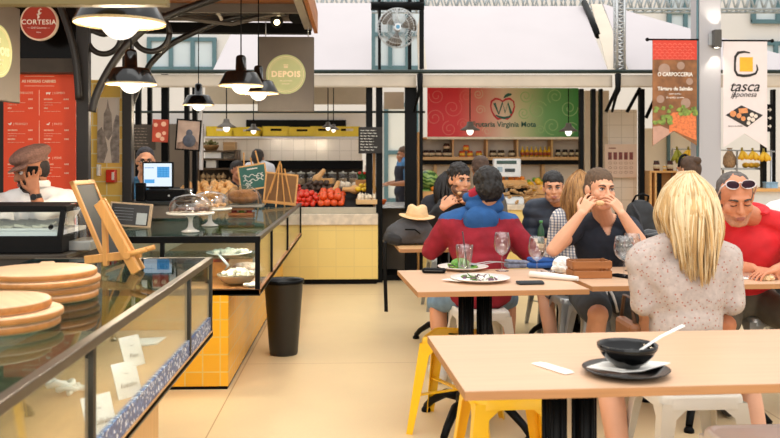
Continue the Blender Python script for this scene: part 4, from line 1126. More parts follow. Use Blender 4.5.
MB().ribbon([q(732, 100), q(733.5, 96), q(736, 91)], .01, 0, -.003).build('brush_stroke', BR, b2)
MB().prism([q(725, 116.5), q(741, 106.5), q(763.5, 116.5), q(747, 128.8)], 0, -.003).build('printed_tray', M('tray_print', '#2b2725', .5, 0, .1), b2)
mb = MB()
for px, py, r in ((732.5, 115, 3.2), (738.5, 117, 2.6), (743, 120, 2.4)): mb.disc(q(px, py), r*s, 0, -.005, 16)
mb.prism([q(738, 110), q(747, 109), q(748, 114), q(739, 115)], 0, -.0052); mb.build('printed_sushi', M('sushi_orange', '#e0925c', .5, 0, .2, 50), b2)
mb = MB()
for px, py, r in ((752, 116, 2.2), (756, 117.5, 2), (749, 120, 2), (753, 121, 2.2), (748.5, 124.5, 2)): mb.disc(q(px, py), r*s, 0, -.005, 16)
mb.build('printed_rice', M('sushi_white', '#e9d9cb', .5, 0, .1, 50), b2)
# dark direction sign far right
t, w, h = board('arrow_sign', 'black panel with white arrows behind the pale banner edge', 765, 773.5, 104, 132, 9.9, face=BLKMATTE)
mb = MB()
for z in (.3, 0, -.3): mb.ribbon([(-.02, z*h), (.02, z*h)], .012, 0, -.003).ribbon([(.005, z*h+.018), (.025, z*h), (.005, z*h-.018)], .01, 0, -.003)
mb.build('arrows', PRINTW, t)
# ---------------------------------------------------------------- right hand side: tiled pier with poster, deli shelves, bananas
pr = thing('tiled_pier', 'white tiled pier right of the fruit shop with a product poster', 'pier', (0, 0, 0))
MB().bx(XX(608, 10.3), XX(637, 10.3), 10.3, 10.6, 0, ZZ(109, 10.3)).build('tile_cladding', WTILE, pr)
MB().bx(XX(585, 10.8), XX(609, 10.8), 10.8, 10.9, 0, ZZ(90, 10.8)).build('side_wall', M('pier_beige', '#cfc0aa', .6, 0, .05), pr)
t, w, h = board('product_poster', 'pale poster with rows of product pictures on the tiled pier', 604.5, 637.5, 144, 178, 10.25, .01, 'poster', face=M('poster_pale', '#ddc0a8', .6, 0, .03))
mb = MB()
for k in range(5): mb.bx(-w*.40+w*.165*k, -w*.40+w*.165*k+w*.11, -.004, 0, h*.04, h*.26)
mb.build('printed_jars', M('print_maroon', '#7c3d38', .6, 0, .4, 30), t)
mb = MB()
for r in range(3):
    for k in range(5): mb.ribbon([(-w*.34+w*.165*k+.018*cos(a), -h*.06-h*.14*r+.014*sin(a)) for a in [2*pi*i/12 for i in range(12)]], .004, 0, -.003, True)
mb.bx(-w*.38, -w*.16, -.003, 0, h*.36, h*.40); mb.build('printed_marks', M('print_brown', '#9a6b58', .6), t)
cw2 = thing('cream_partition', 'cream partition wall beyond the tiled pier', 'partition', (0, 0, 0))
MB().bx(XX(645, 11.0), XX(699, 11.0), 11.0, 11.08, 0, ZZ(128, 11)).build('wall_panel', CREAM, cw2)
MB().bx(XX(667, 10.98), XX(669.5, 10.98), 10.95, 11.0, 0, ZZ(120, 11)).build('teal_edge', TEAL, cw2)
dl = thing('deli_shelf', 'light wooden crate shelf with jars left of the white column', 'shelf', (0, 0, 0))
YD = 9.7
x0, x1 = XX(650, YD), XX(697, YD); zt = ZZ(171, YD)
MB().bx(x0, x1, YD, YD+.4, zt-.02, zt).build('top_board', LWOOD, dl); MB().bx(x0, x1, YD+.38, YD+.4, 0, zt-.02).build('back_board', LWOOD, dl)
for x in (x0, XX(655, YD), x1-.02): MB().bx(x, x+.02, YD, YD+.38, 0, zt-.02).build('side_board', LWOOD, dl)
for z in (.45, .82): MB().bx(x0, x1, YD, YD+.38, z, z+.02).build('shelf_board', LWOOD, dl)
MB().bx(XX(655.5, YD), XX(662, YD), YD+.01, YD+.3, .84, zt-.03).build('dark_box', BLKMATTE, dl)
dj = jar('spread_jar', .036, .115, M('spread_brown', '#4a2216', .2, 0, .15), LDK, LAB)
put(dj, [(656.5, 0), (670, 0)], 'dark brown jar standing on the light wooden crate shelf', 'dark jars on the crate shelf', YD+.1, zt)
mj = jar('mustard_jar', .022, .065, M('mustard', '#d9a52c', .3), M('lid_white', '#d8d0c0', .4), LAB)
put(mj, [(664.5, 0)], 'small yellow jar between the two dark jars on the crate shelf', 'yellow jar on the crate shelf', YD+.1, zt)
def bananas(label, px, py, Y, n, w, seed, green=False):
    p = W(px, py, Y); t = thing('banana_bunch', label, 'bananas', p); rnd = random.Random(seed)
    for k in range(n):
        a = (k-(n-1)/2)*(.34); L = w*rnd.uniform(.9, 1.1); pts = []
        for j in range(7):
            u = j/6; pts.append((sin(a)*L*(.15+u*.95)*1.0, -.02-.03*sin(u*pi)+.02*(k % 2), -.015-L*(1.05*u-.35*u*u)*max(.35, cos(a))))
        MB().tube(pts, [.010, .021, .025, .026, .025, .020, .008], 8).build('banana', M('banana_yellow', '#e6b82a', .45, 0, .12, 15) if not green else M('banana_green', '#9a9a2a', .45, 0, .15, 15), t)
    MB().cyl((0, -.01, .03), (0, -.01, -.03), .012, .016, 8).build('stalk', M('banana_stalk', '#8a7a2a', .6), t)
MB_rail = thing('banana_rail', 'thin metal rail from which the bananas hang behind the right banner', 'rail', (0, 0, 0))
MB().tube([W(672, 149, 9.9), W(700, 149.5, 9.9), W(775, 151.5, 9.9)], .008, 6).build('rail_bar', STEEL, MB_rail)
for px in (672, 737, 771): MB().cyl(W(px, 150, 9.93), V((XX(px, 9.93), 9.93, 0)), .012, seg=8).build('rail_post', STEEL, MB_rail)
bananas('greenish banana bunch hanging behind the salmon banner, left one', 676.5, 149, 9.86, 3, .20, 1, True)
bananas('yellow banana bunch hanging behind the salmon banner, right one', 688, 149, 9.86, 5, .13, 2)
bananas('yellow banana bunch hanging leftmost behind the pale pink banner', 741.5, 150, 9.86, 3, .14, 3)
bananas('yellow banana bunch hanging second behind the pale pink banner', 752, 150.5, 9.86, 4, .14, 4)
bananas('yellow banana bunch hanging rightmost behind the pale pink banner', 763, 151, 9.86, 4, .14, 5)
dc = thing('deli_counter', 'white deli counter far right behind the man in red', 'counter', (0, 0, 0))
MB().bx(XX(722, 9.6), XX(800, 9.6), 9.6, 10.2, 0, ZZ(192, 9.6)).build('counter_body', M('deli_white', '#d5d5d3', .4, 0, .03), dc)
MB().bx(XX(722, 9.6), XX(800, 9.6), 9.55, 10.25, ZZ(192, 9.6), ZZ(189, 9.6)).build('worktop', LWOOD, dc)
MB().bx(XX(722, 9.95), XX(764, 9.95), 9.95, 10.15, ZZ(170, 9.95), ZZ(168, 9.95)).build('shelf', STEEL, dc)
for px in (723, 763): MB().cyl((XX(px, 10.05), 10.05, ZZ(189, 9.6)), (XX(px, 10.05), 10.05, ZZ(169, 9.95)), .012, seg=8).build('shelf_post', STEEL, dc)
bgp = W(729.5, 168, 10.0); bg = thing('hanging_sack', 'beige mesh sack of nuts behind the pale pink banner', 'sack', bgp)
MB().lathe([(0, 0), (.05, .005), (.075, .05), (.07, .13), (.035, .19), (.02, .21), (.035, .235), (0, .23)], seg=16).build('sack_body', M('nut_mesh', '#a98c6c', .8, 0, .35, 70, bump=.6), bg)
MB().lathe([(.024, .205), (.026, .205), (.026, .218), (.024, .218)], seg=12, cap0=False, cap1=False).build('tie', BROWNW, bg)
pk = small_box('snack_packet', 'blue and white packet on the worktop behind the man in red', 766, 778, 182, 189, 9.75, .08, M('packet_blue', '#8db4d2', .4, 0, .3, 20))
mb2 = tag(fruit_mesh('potato', MAN, .04).build('mango_fruit', MAN), 'yellow fruit on the metal shelf below the hanging bananas', 'fruit', 'yellow fruit below the bananas')
scatter(mb2, [(XX(px, 10.0), 10.02, ZZ(168, 9.95)) for px in (746, 752, 757)], .2)
# ---------------------------------------------------------------- left side: food stall with canopy
ZC = .92
FRB = M('counter_frame_bronze', '#5a5145', .35, .35, .12, 8)
def strip(name, loc, sx, sy, e, col=(1, .93, .82)):
    d = bpy.data.lights.new(name, 'AREA'); d.shape = 'RECTANGLE'; d.size = sx; d.size_y = sy; d.energy = e; d.color = col
    o = bpy.data.objects.new(name, d); COL.objects.link(o); o.location = loc; return o
# near glass counter -------------------------------------------------------------------
ga = thing('glass_display_counter', 'long glass topped display counter with bronze frame in the left foreground', 'counter', (-.70, 4.14, 0))
def gc(x0, x1, y0, y1, z0, z1, name, m, bev=0.0): return MB().bx(x0+.70, x1+.70, y0-4.14, y1-4.14, z0, z1, bev).build(name, m, ga)
AX0, AX1, AY0, AY1 = -1.50, -.672, .75, 4.14
gc(AX0+.02, -.83, AY0, 3.70, 0, .555, 'base', M_wood('counter_base_wood', '#d9ad72', 2, .08))
gc(AX0, AX1, AY0, AY1, .555, .575, 'display_floor', M_wood('display_floor_wood', '#c99a64', 1, .1))
gc(AX1-.03, AX1, AY0, AY1, .545, .573, 'bottom_frame', FRB, .004)
gc(AX0, AX1-.03, AY1-.03, AY1, .545, .573, 'bottom_frame', FRB, .004)
gc(AX1-.03, AX1, AY0, AY1, ZC-.028, ZC, 'top_frame', FRB, .004)
gc(AX0, AX1-.03, AY1-.03, AY1, ZC-.028, ZC, 'top_frame', FRB, .004)
for y in (.98, 2.28, 3.60, AY1-.012): gc(AX1-.025, AX1-.003, y-.012, y+.012, .573, ZC-.028, 'frame_post', M('counter_frame_dark', '#2c2823', .4, .3, .1, 8))
gc(AX0, AX0+.025, AY1-.026, AY1-.002, .573, ZC-.028, 'frame_post', M('counter_frame_dark', '#2c2823', .4, .3, .1, 8))
gc(AX0, AX1-.03, AY0, AY1-.03, ZC-.012, ZC-.002, 'top_glass', TOPG)
for a, b in ((AY0, 2.268), (2.292, 3.588), (3.612, AY1-.026)): gc(AX1-.016, AX1-.010, a, b, .64, ZC-.028, 'front_pane', PANE)
gc(AX0+.03, AX1-.03, AY1-.016, AY1-.010, .573, ZC-.028, 'end_pane', PANE)
gc(AX0, AX0+.02, AY0, AY1-.03, .575, ZC-.03, 'back_panel', M('counter_back_cream', '#e5d3b3', .5, 0, .05))
def mosaic():
    m, nt, out = _nt('blue_mosaic'); n = nt.nodes; l = nt.links
    p = n.new('ShaderNodeBsdfPrincipled'); l.new(p.outputs[0], out.inputs[0]); p.inputs['Roughness'].default_value = .3
    tc = n.new('ShaderNodeTexCoord'); vo = n.new('ShaderNodeTexVoronoi'); vo.inputs['Scale'].default_value = 105; l.new(tc.outputs['Object'], vo.inputs['Vector'])
    rp = n.new('ShaderNodeValToRGB'); rp.color_ramp.interpolation = 'CONSTANT'; e = rp.color_ramp.elements
    e[0].position = 0; e[0].color = lin('#2b4c86')+(1,); e[1].position = .45; e[1].color = lin('#dfe6ee')+(1,); q = e.new(.62); q.color = lin('#5b7fb5')+(1,); q = e.new(.8); q.color = lin('#24365c')+(1,)
    sp = n.new('ShaderNodeSeparateXYZ'); l.new(vo.outputs['Color'], sp.inputs[0]); l.new(sp.outputs[0], rp.inputs[0]); l.new(rp.outputs[0], p.inputs['Base Color']); return m
MOS = mosaic()
for a, b in ((AY0, 2.266), (2.294, 3.586), (3.614, AY1-.028)): gc(AX1-.022, AX1-.006, a, b, .574, .64, 'mosaic_strip', MOS)
for (x, y, z) in ((AX1-.045, (AY0+AY1)/2, ZC-.034),):
    gc(AX1-.055, AX1-.032, AY0+.05, AY1-.05, ZC-.034, ZC-.024, 'case_fill_strip', M_emit('case_fill_glow', '#fff0d8', 2.0))  # made-up glowing strip, added to brighten the inside of the case
    strip('case_fill_light', (AX1-.06, (AY0+AY1)/2, ZC-.045), .02, AY1-AY0-.2, 9)  # area lamp added as fill for the dark case interior
# price cards and small things inside the case
def card(label, px, py, w=.10, h=.12, lean=.35, rz=0):
    p = G(px, py, .577); t = thing('price_card', label, 'card', p, rot=(-lean, 0, rz))
    MB().bx(-w/2, w/2, 0, .003, 0, h).build('card_sheet', PAPER, t)
    return t, w, h
GRYT = M('print_grey', '#8b8b88', .7)
for px, py, lb, tx, rz in ((104, 436, 'white price card nearest the camera inside the glass counter', 'Galinha', .9), (131, 397, 'white price card in the middle of the row inside the glass counter', 'Lombo', .95), (136, 366, 'white price card farthest back inside the glass counter', 'Pato', 1.0)):
    t, w, h = card(lb, px, py, rz=rz)
    letters([(tx, 0, h*.35, .024, {'shear': .3}), ('~', 0, h*.68, .03)], GRYT, t)
pr_ = G(140, 343, .577)
t = tag(MB().prism([(-.10, -.06), (.05, -.08), (.13, .05), (-.04, .08)], 0, .006, 'xy').build('paper_sheet', PAPER), 'folded white paper sheet lying on the floor of the glass counter', 'paper'); t.location = pr_; t.rotation_euler = (0, 0, .5)
rl = G(108, 393, .577); mb = MB()
for k in range(3): mb.tube([(.03*cos(a)*(1+.2*k)-.03*k, .045*sin(a)*(1-.2*k), .011+.012*k+.006*sin(3*a)) for a in [2*pi*i/20+k*.9 for i in range(15+2*k)]], [.006+.006*sin(pi*i/(14+2*k)) for i in range(15+2*k)], 6)
t = tag(mb.build('cloth_roll', M('napkin_white', '#efeae0', .8, 0, .05, 20)), 'white napkin roll lying in the glass counter behind the nearest card', 'napkin'); t.location = (rl.x-.1, rl.y, .578)
# round wooden boards in two stacks
def wood_board(name, label, c, r, th, rz, knob):
    t = thing(name, label, 'board', c, rz)
    MB().lathe([(0, 0), (r-.005, 0), (r, .004), (r, th-.004), (r-.005, th), (0, th)], seg=56).build('board_disc', CUTW, t)
    mb = MB()
    mb.lathe([(r+.0005, .004), (r+.0012, .005), (r+.0012, th-.005), (r+.0005, th-.004)], seg=56, cap0=False, cap1=False); mb.build('bark_edge', CUTE, t)
    if knob: MB().box((0, r+.025, th*.5), (.05, .075, th*.9), None, .006).build('handle', CUTW, t)
    return t
c1 = G(47, 292, ZC); cA = V((c1.x+.03, 2.94, ZC))
z = ZC; names = ['at the bottom', 'second from the bottom', 'second from the top', 'on top, short handle']
for i, (r, dx, dy) in enumerate(((.165, .012, .0), (.178, .0, .01), (.180, .004, 0), (.176, -.004, 0))):
    wood_board('round_wooden_board', 'round wooden board %s of the far stack on the glass counter' % names[i], (cA.x+dx, cA.y+dy, z), r, .0235, .25 if i == 3 else i*.7, i == 3); z += .0245
cB = G(0, 331, ZC); cB = V((-1.01, 2.44, ZC)); z = ZC
for i, (r, dx) in enumerate(((.165, .02), (.168, .025), (.160, .0))):
    wood_board('round_wooden_board', 'round wooden serving board %s of the near stack at the left edge' % ('at the bottom', 'in the middle', 'on top')[i], (cB.x+dx, cB.y, z), r, .023 if i < 2 else .026, i*1.1, False); z += .0245
# table easel with blackboard
e0 = G(128, 272, ZC); 
te = thing('tabletop_easel', 'light wooden tabletop easel seen from the side on the glass counter', 'easel', (e0.x-.01, e0.y, ZC), R(-6))
te.scale = (.9, .9, .95)
EW = M_wood('easel_wood', '#cf9450', 2, .12)
def bar(mb, a, b, w, d): 
    a, b = V(a), V(b); q = (b-a).normalized().to_track_quat('Z', 'X'); mb.box((a+b)/2, (w, d, (b-a).length), q, .003)
mb = MB(); bar(mb, (.06, -.02, .0), (-.125, .0, .30), .045, .024); mb.build('front_leg', EW, te)
mb = MB(); bar(mb, (.045, .085, .0), (-.14, .07, .31), .036, .018); mb.build('front_leg', EW, te)
mb = MB(); bar(mb, (-.11, .05, .02), (-.12, .05, .285), .022, .03); mb.build('rear_strut', EW, te)
mb = MB(); bar(mb, (-.21, .05, .045), (.055, .05, .075), .036, .026); mb.build('base_bar', EW, te)
mb = MB(); mb.cyl((.02, -.04, .075), (.02, .12, .075), .015, seg=12); mb.build('crossbar', EW, te)
for y in (-.025, .09): MB().cyl((.01, y, .075), (.105, y, .10), .013, .011, 12).build('peg', EW, te)
tb0 = G(107, 262, ZC)
bl = thing('framed_blackboard', 'small blackboard in a light wooden frame leaning beside the tabletop easel', 'blackboard', (tb0.x+.03, tb0.y+.02, ZC+.012), rot=(0, R(-23), R(-4)))
w2, h2, th = .26, .385, .018
fw = .022
MB().bx(-th/2, th/2, -w2/2, -w2/2+fw, 0, h2, .003).bx(-th/2, th/2, w2/2-fw, w2/2, 0, h2, .003).bx(-th/2, th/2, -w2/2, w2/2, h2-fw, h2, .003).bx(-th/2, th/2, -w2/2, w2/2, 0, fw, .003).build('frame', EW, bl)
MB().bx(-th/4, th/4, -w2/2+fw, w2/2-fw, fw, h2-fw).build('blackboard_panel', M('slate', '#14191a', .5, 0, .15, 6), bl)
# black refrigerated display case with the grill stall counter under it -----------------
kc = thing('stall_counter', 'dark counter carrying the black display case on the far left', 'counter', (0, 0, 0))
MB().bx(-3.2, -1.40, 4.30, 4.86, 0, .90).build('counter_body', M('counter_dark', '#2b2622', .5, 0, .1), kc); MB().bx(-3.2, -1.40, 4.27, 4.88, .90, .92, .003).build('worktop', M('worktop_dark', '#3a342e', .3, 0, .1), kc)
dx0, dx1, dy0, dy1, dz0, dz1 = -2.6, XX(67, 4.4), 4.32, 4.80, .921, ZZ(205, 4.4)
dcx = thing('refrigerated_display_case', 'black framed refrigerated display case in front of the man in the cap', 'display case', (0, 0, 0))
def dcb(x0, x1, y0, y1, z0, z1, n, m, bev=0.0): return MB().bx(x0, x1, y0, y1, z0, z1, bev).build(n, m, dcx)
dcb(dx0, dx1, dy0, dy1, dz0, dz0+.085, 'case_base', BLKMATTE, .006); dcb(dx0, dx1+.006, dy0+.05, dy1, dz1-.03, dz1, 'case_top', BLKMATTE, .006)
dcb(dx0, dx1-.02, dy0+.02, dy1-.02, dz0+.085, dz0+.105, 'case_floor', M('case_floor_white', '#e8edf2', .3, 0, .04))
mb = MB(); bar(mb, (dx1-.012, dy0+.012, dz0+.08), (dx1-.012, dy0+.062, dz1-.02), .024, .024); mb.build('corner_post', BLKMATTE, dcx)
mb = MB(); bar(mb, (dx1-.012, dy1-.012, dz0+.08), (dx1-.012, dy1-.012, dz1-.02), .024, .024); mb.build('corner_post', BLKMATTE, dcx)
mb = MB(); a = mb.verts([(dx0, dy0+.006, dz0+.085), (dx1-.024, dy0+.006, dz0+.085), (dx1-.024, dy0+.056, dz1-.03), (dx0, dy0+.056, dz1-.03)]); mb.face(a)
o = mb.build('front_pane', PANE, dcx); md = o.modifiers.new('t', 'SOLIDIFY'); md.thickness = .004
mb = MB(); mb.cyl((dx1-.062, dy0+.040, dz0+.13), (dx1-.062, dy0+.022, dz0+.125), .011, seg=14); mb.build('door_knob', BLKMATTE, dcx)
fp = thing('cheese_tray', 'white tray with pale sliced food inside the black display case', 'tray', ((dx1-.30), dy0+.22, dz0+.105))
MB().bx(-.22, .22, -.13, .13, 0, .012, .005).build('tray_plate', PAPER, fp)
mb = MB(); rnd = random.Random(6)
for k in range(18): mb.box((-.18+.36*(k % 9)/8, -.06+.12*(k//9), .022+.004*(k % 3)), (.05, .09, .014), Euler((.2, .1, rnd.uniform(-.3, .3))), .004)
mb.build('sliced_food', M('pale_slices', '#e5dfc9', .5, 0, .15, 20), fp)
# rounded cover and paper right of the case
cv = thing('clear_cover', 'rounded clear plastic cover beside the black display case', 'cover', (XX(81, 4.55), 4.55, .921))
mb = MB(); mb.ring_loft([[(x*(1-.12*k), y*(1-.12*k), zz) for x, y in [( .075*cos(a)*(1.0), .11*sin(a)) for a in [2*pi*i/24 for i in range(24)]]] for k, zz in ((0, .05), (.3, .17), (1, .215), (3, .235))], False, True); mb.build('cover_shell', ACRYL, cv)
MB().bx(-.085, .085, -.12, .12, 0, .05, .006).build('cover_base', M('steel_tray', '#a9a9a4', .3, .6), cv)
# second glass counter -----------------------------------------------------------------
gb2 = thing('black_display_counter', 'black framed glass counter on a yellow tiled base behind the near counter', 'counter', (-.60, 5.25, 0))
BX0, BX1, BY0, BY1 = -1.62, -.572, 5.25, 9.32
def g2(x0, x1, y0, y1, z0, z1, n, m, bev=0.0): return MB().bx(x0+.60, x1+.60, y0-5.25, y1-5.25, z0, z1, bev).build(n, m, gb2)
g2(BX0+.05, -.762, BY0+.0, BY1-.1, .02, .57, 'tiled_base', YTILE); g2(BX0+.05, -.768, BY0+.006, BY1-.1, 0, .02, 'plinth', BLKMATTE)
g2(BX0, BX1, BY0, BY1, .572, .600, 'display_floor', M_wood('display_floor_brown', '#a9713f', 0, .12))
zt_, zb_ = ZC, .572
g2(BX0, BX1, BY0, BY0+.03, zt_-.04, zt_, 'top_frame', BLACK, .003); g2(BX0, BX1, BY0, BY0+.03, zb_-.01, zb_+.03, 'bottom_frame', BLACK, .003)
g2(BX1-.03, BX1, BY0+.03, BY1, zt_-.028, zt_, 'top_frame', M('frame_darkgrey', '#4b4a46', .35, .3), .003); g2(BX1-.03, BX1, BY0+.03, BY1, zb_-.01, zb_+.022, 'bottom_frame', M('frame_darkgrey', '#4b4a46', .35, .3), .003)
for y in (BY0+.001, 6.07, 7.50, BY1-.03): g2(BX1-.03, BX1-.002, y, y+.028, zb_+.02, zt_-.03, 'frame_post', BLACK)
for x in (XX(161.5, BY0)-.01, BX0): g2(x, x+.025, BY0+.003, BY0+.028, zb_+.03, zt_-.04, 'frame_post', BLACK)
g2(BX1-.016, BX1-.010, BY0+.03, BY1-.03, zb_+.022, zt_-.028, 'front_pane', PANE); g2(BX0, BX1-.03, BY0+.012, BY0+.018, zb_+.03, zt_-.04, 'end_pane', PANE)
g2(BX0, BX1-.03, BY0+.03, BY1, zt_-.012, zt_-.002, 'top_glass', TOPG)
g2(BX0, BX0+.02, BY0+.03, BY1, zb_+.03, zt_-.012, 'back_panel', M('counter_back_cream', '#e5d3b3', .5))
g2(-.80, -.765, 6.00, 6.05, .22, .57, 'bracket', BLACK)
g2(-1.45, -.66, BY0+.33, BY0+.80, .745, .752, 'glass_shelf', PANE)
for x in (-1.40, -.70): g2(x-.006, x+.006, BY0+.78, BY0+.79, .60, .75, 'shelf_support', STEEL)
g2(BX1-.055, BX1-.032, BY0+.1, BY1-.1, zt_-.034, zt_-.024, 'case_fill_strip', M_emit('case_fill_glow', '#fff0d8', 2.0)); g2(BX0+.1, BX1-.06, BY0+.045, BY0+.065, zt_-.034, zt_-.024, 'case_fill_strip', M_emit('case_fill_glow', '#fff0d8', 2.0))  # glowing strips added under the frame to light up the food inside
strip('case_fill_light', (BX1-.07, (BY0+BY1)/2, zt_-.045), .02, BY1-BY0-.3, 9); strip('case_fill_light', ((BX0+BX1)/2, BY0+.07, zt_-.045), BX1-BX0-.2, .02, 5)  # added area lamps that go with these strips, fill only
# food inside
def round_plate(name, label, cat, c, r, m, h=.02):
    t = thing(name, label, cat, c); MB().lathe([(0, .004), (r*.55, .0), (r*.6, .004), (r, h), (r*.97, h+.003), (r*.55, .010), (0, .010)], seg=32).build('plate', m, t); return t
WHC = M('white_ceramic', '#f0ece6', .2, 0, .02)
pc = round_plate('pastry_plate', 'white plate of small pastries on the glass shelf inside the black counter', 'plate', (XX(229, 5.75), 5.75, .753), .15, WHC)
mb = MB(); rnd = random.Random(5)
for k in range(16): a = rnd.uniform(0, 6.28); q = .115*sqrt(rnd.random()); mb.ell((q*cos(a), q*sin(a), .028), (.022, .022, .016), None, 10, 6)
mb.build('pastries', M('pastry_white', '#efdfca', .6, 0, .2, 40), pc)
pc2 = round_plate('sandwich_plate', 'white plate with dressed food below the glass shelf', 'plate', (XX(246, 5.9), 5.92, .602), .13, WHC, .04)
MB().ell((0, 0, .05), (.10, .10, .035)).build('dressed_food', M('food_pink', '#d9b7a4', .6, 0, .4, 40), pc2)
cb_ = thing('pie_box', 'small orange pie slice box left of the marshmallow bowl', 'box', (XX(216, 5.85), 5.86, .602)); MB().bx(-.08, .08, -.06, .06, 0, .10, .004).build('pie_crust', M('pie_orange', '#c9823c', .6, 0, .2, 20), cb_); MB().bx(-.085, .085, -.065, .065, .10, .125, .004).build('pie_top', M('pie_red', '#a2402a', .6, 0, .3, 20), cb_)
bw2 = thing('glass_bowl', 'wide glass bowl heaped with pale toasted meringues inside the black counter', 'bowl', (XX(237, 5.45), 5.46, .602))
MB().lathe([(0, .002), (.06, 0), (.10, .025), (.125, .06), (.128, .066), (.120, .06), (.095, .03), (.055, .008), (0, .008)], seg=32).build('bowl_shell', M('smoky_bowl', '#a79a86', .12, .2, .05), bw2)
mb = MB(); rnd = random.Random(15)
for k in range(34): a = rnd.uniform(0, 6.28); q = .095*sqrt(rnd.random()); mb.box((q*cos(a), q*sin(a), .06+.03*(1-q/.1)+rnd.uniform(0, .01)), (.032, .028, .022), Euler((rnd.uniform(-.4, .4), rnd.uniform(-.4, .4), a)), .007)
mb.build('meringues', M('meringue', '#efe3cc', .6, 0, .15, 60), bw2)
sv = thing('serving_tongs', 'steel serving tongs resting on the meringue bowl', 'tongs', (XX(226, 5.50), 5.46, .66))
for s in (-1, 1): MB().tube([(.0, .0, .035), (.02+.004*s, .0+s*.01, .06), (-.04, s*.015, .13)], .004, 6).build('tong_arm', STEEL, sv)
np_ = tag(MB().ell((0, 0, .012), (.05, .035, .012)).ell((.02, .01, .02), (.03, .02, .012)).ell((-.02, -.012, .018), (.028, .02, .010)).build('crumpled_napkin', M('napkin_white', '#efeae0', .8)), 'crumpled white napkin at the right corner inside the black counter', 'napkin'); np_.location = (XX(251, 5.33), 5.34, .602)
# cake stands with glass domes
def cake_stand(label, px, py, tone, rz):
    p = G(px, py, ZC); t = thing('cake_stand', label, 'cake stand', p, rz)
    MB().lathe([(0, 0), (.055, 0), (.060, .006), (.030, .018), (.016, .035), (.013, .07), (.020, .095), (.045, .112), (0, .112)], seg=28).build('foot', M('stand_white', '#e9e4dc', .25, 0, .03), t)
    MB().lathe([(0, .112), (.145, .112), (.152, .118), (.152, .128), (.145, .126), (0, .124)], seg=40).build('plate', M('stand_white', '#e9e4dc', .25), t)
    MB().lathe([(.135, .126), (.138, .150), (.128, .19), (.10, .222), (.05, .238), (.012, .243)], seg=36, cap0=False, cap1=False).build('glass_dome', ACRYL, t)
    MB().lathe([(.010, .242), (.008, .252), (.018, .264), (.016, .278), (0, .282)], seg=16).build('dome_knob', CLEAR, t)
    mb = MB(); rnd = random.Random(int(px))
    for k in range(22): a = rnd.uniform(0, 6.28); q = .11*sqrt(rnd.random()); mb.ell((q*cos(a), q*sin(a), .138+rnd.uniform(0, .012)), (.020, .016, .011), Euler((0, 0, a)), 8, 6)
    mb.build('pastries', tone, t); return t
cake_stand('white cake stand with dark pastries under a glass dome, front one', 190.5, 232, M('pastry_dark', '#5c3b28', .5, 0, .5, 40), 0)
cake_stand('white cake stand with pale pastries under a glass dome, just behind the front one', 210, 226, M('pastry_gold', '#cf9f62', .5, 0, .35, 40), .4)
# bread under a half round cover on a jam box
bc = G(238, 217.5, ZC)
jx = thing('jam_box', 'small wooden box of preserves carrying the rounded bread cover', 'box', (bc.x+.02, 7.05, ZC))
MB().bx(-.10, .10, -.07, .07, 0, .008).build('bottom_board', BROWNW, jx)
for z in (.015, .058): MB().bx(-.10, .10, -.07, -.062, z, z+.022).bx(-.10, .10, .062, .07, z, z+.022).bx(-.10, -.092, -.062, .062, z, z+.022).bx(.092, .10, -.062, .062, z, z+.022).build('slat', BROWNW, jx)
for x, c in ((-.06, '#8c2f2a'), (0, '#5f7a33'), (.06, '#a83c36')): MB().lathe([(0, .009), (.024, .009), (.024, .07), (.018, .078), (0, .078)], (x, 0, 0), 14).build('preserve', M('preserve'+c, c, .3), jx)
bd = thing('bread_cover', 'half round clear bread cover with a brown loaf on a grey tray', 'bread cover', (bc.x+.03, 7.05, ZC+.081))
MB().bx(-.165, .165, -.10, .10, 0, .022, .005).build('tray', M('tray_grey', '#8f8a80', .4, .2), bd)
mb = MB(); R0 = .155; prof = [(R0*cos(a), .022+R0*1.0*sin(a)) for a in [pi*i/24 for i in range(25)]]
mb.prism(prof, -.095, .095, smooth=True); mb.build('cover_shell', ACRYL, bd)
mb = MB(); mb.ell((0, 0, .082), (.125, .08, .06), None, 24, 14); mb.build('loaf', M('loaf_brown', '#a8703c', .7, 0, .3, 25, bump=.4, bscale=60), bd)
# two easels at the far end of the counter
CHG = M('chalkboard_green', '#2d5f55', .7, 0, .12, 10)
ce = thing('chalkboard_easel', 'green chalk menu board with white drawing on a wooden easel', 'easel', (XX(257, 8.9), 8.9, ZC), rot=(R(-7), R(-9), 0))
s = S(8.9); z0, z1 = .16, .42
MB().bx(-.145, .145, -.01, .012, z0, z0+.014).bx(-.145, .145, -.01, .012, z1-.014, z1).bx(-.145, -.131, -.01, .012, z0, z1).bx(.131, .145, -.01, .012, z0, z1).build('board_frame', LWOOD, ce)
bp = MB().bx(-.131, .131, -.004, .01, z0+.014, z1-.014).build('chalk_panel', CHG, ce)
for x in (-.11, .11): mb = MB(); bar(mb, (x*1.1, .015, 0), (x*.55, .02, .56), .014, .014); mb.build('easel_leg', LWOODZ, ce)
mb = MB(); bar(mb, (0, .16, 0), (0, .03, .50), .014, .014); mb.build('easel_leg', LWOODZ, ce)
mb = MB(); rnd = random.Random(21)
mb.T = Matrix.Translation((0, -.005, 0))
mb.ribbon([(-.05+.012*k, z1-.045+.004*(k % 2)) for k in range(10)], .012)
for k in range(9): mb.ribbon([(x+.018*cos(a), zz+.018*sin(a)) for (x, zz) in [(rnd.uniform(-.10, .10), rnd.uniform(z0+.04, z1-.08))] for a in [rnd.uniform(0, 2)+i*.6 for i in range(7)]], .007)
for k in range(2): mb.ribbon([(-.10+.02*i, z0+.10+.05*k+.014*sin(i*1.7)) for i in range(11)], .007)
mb.build('chalk_drawing', CHALK, ce)
be = thing('board_easel', 'brown framed board seen from behind on a light wooden easel', 'easel', (XX(279, 8.75), 8.75, ZC), rot=(R(4), R(6), 0))
z0, z1 = .03, .33
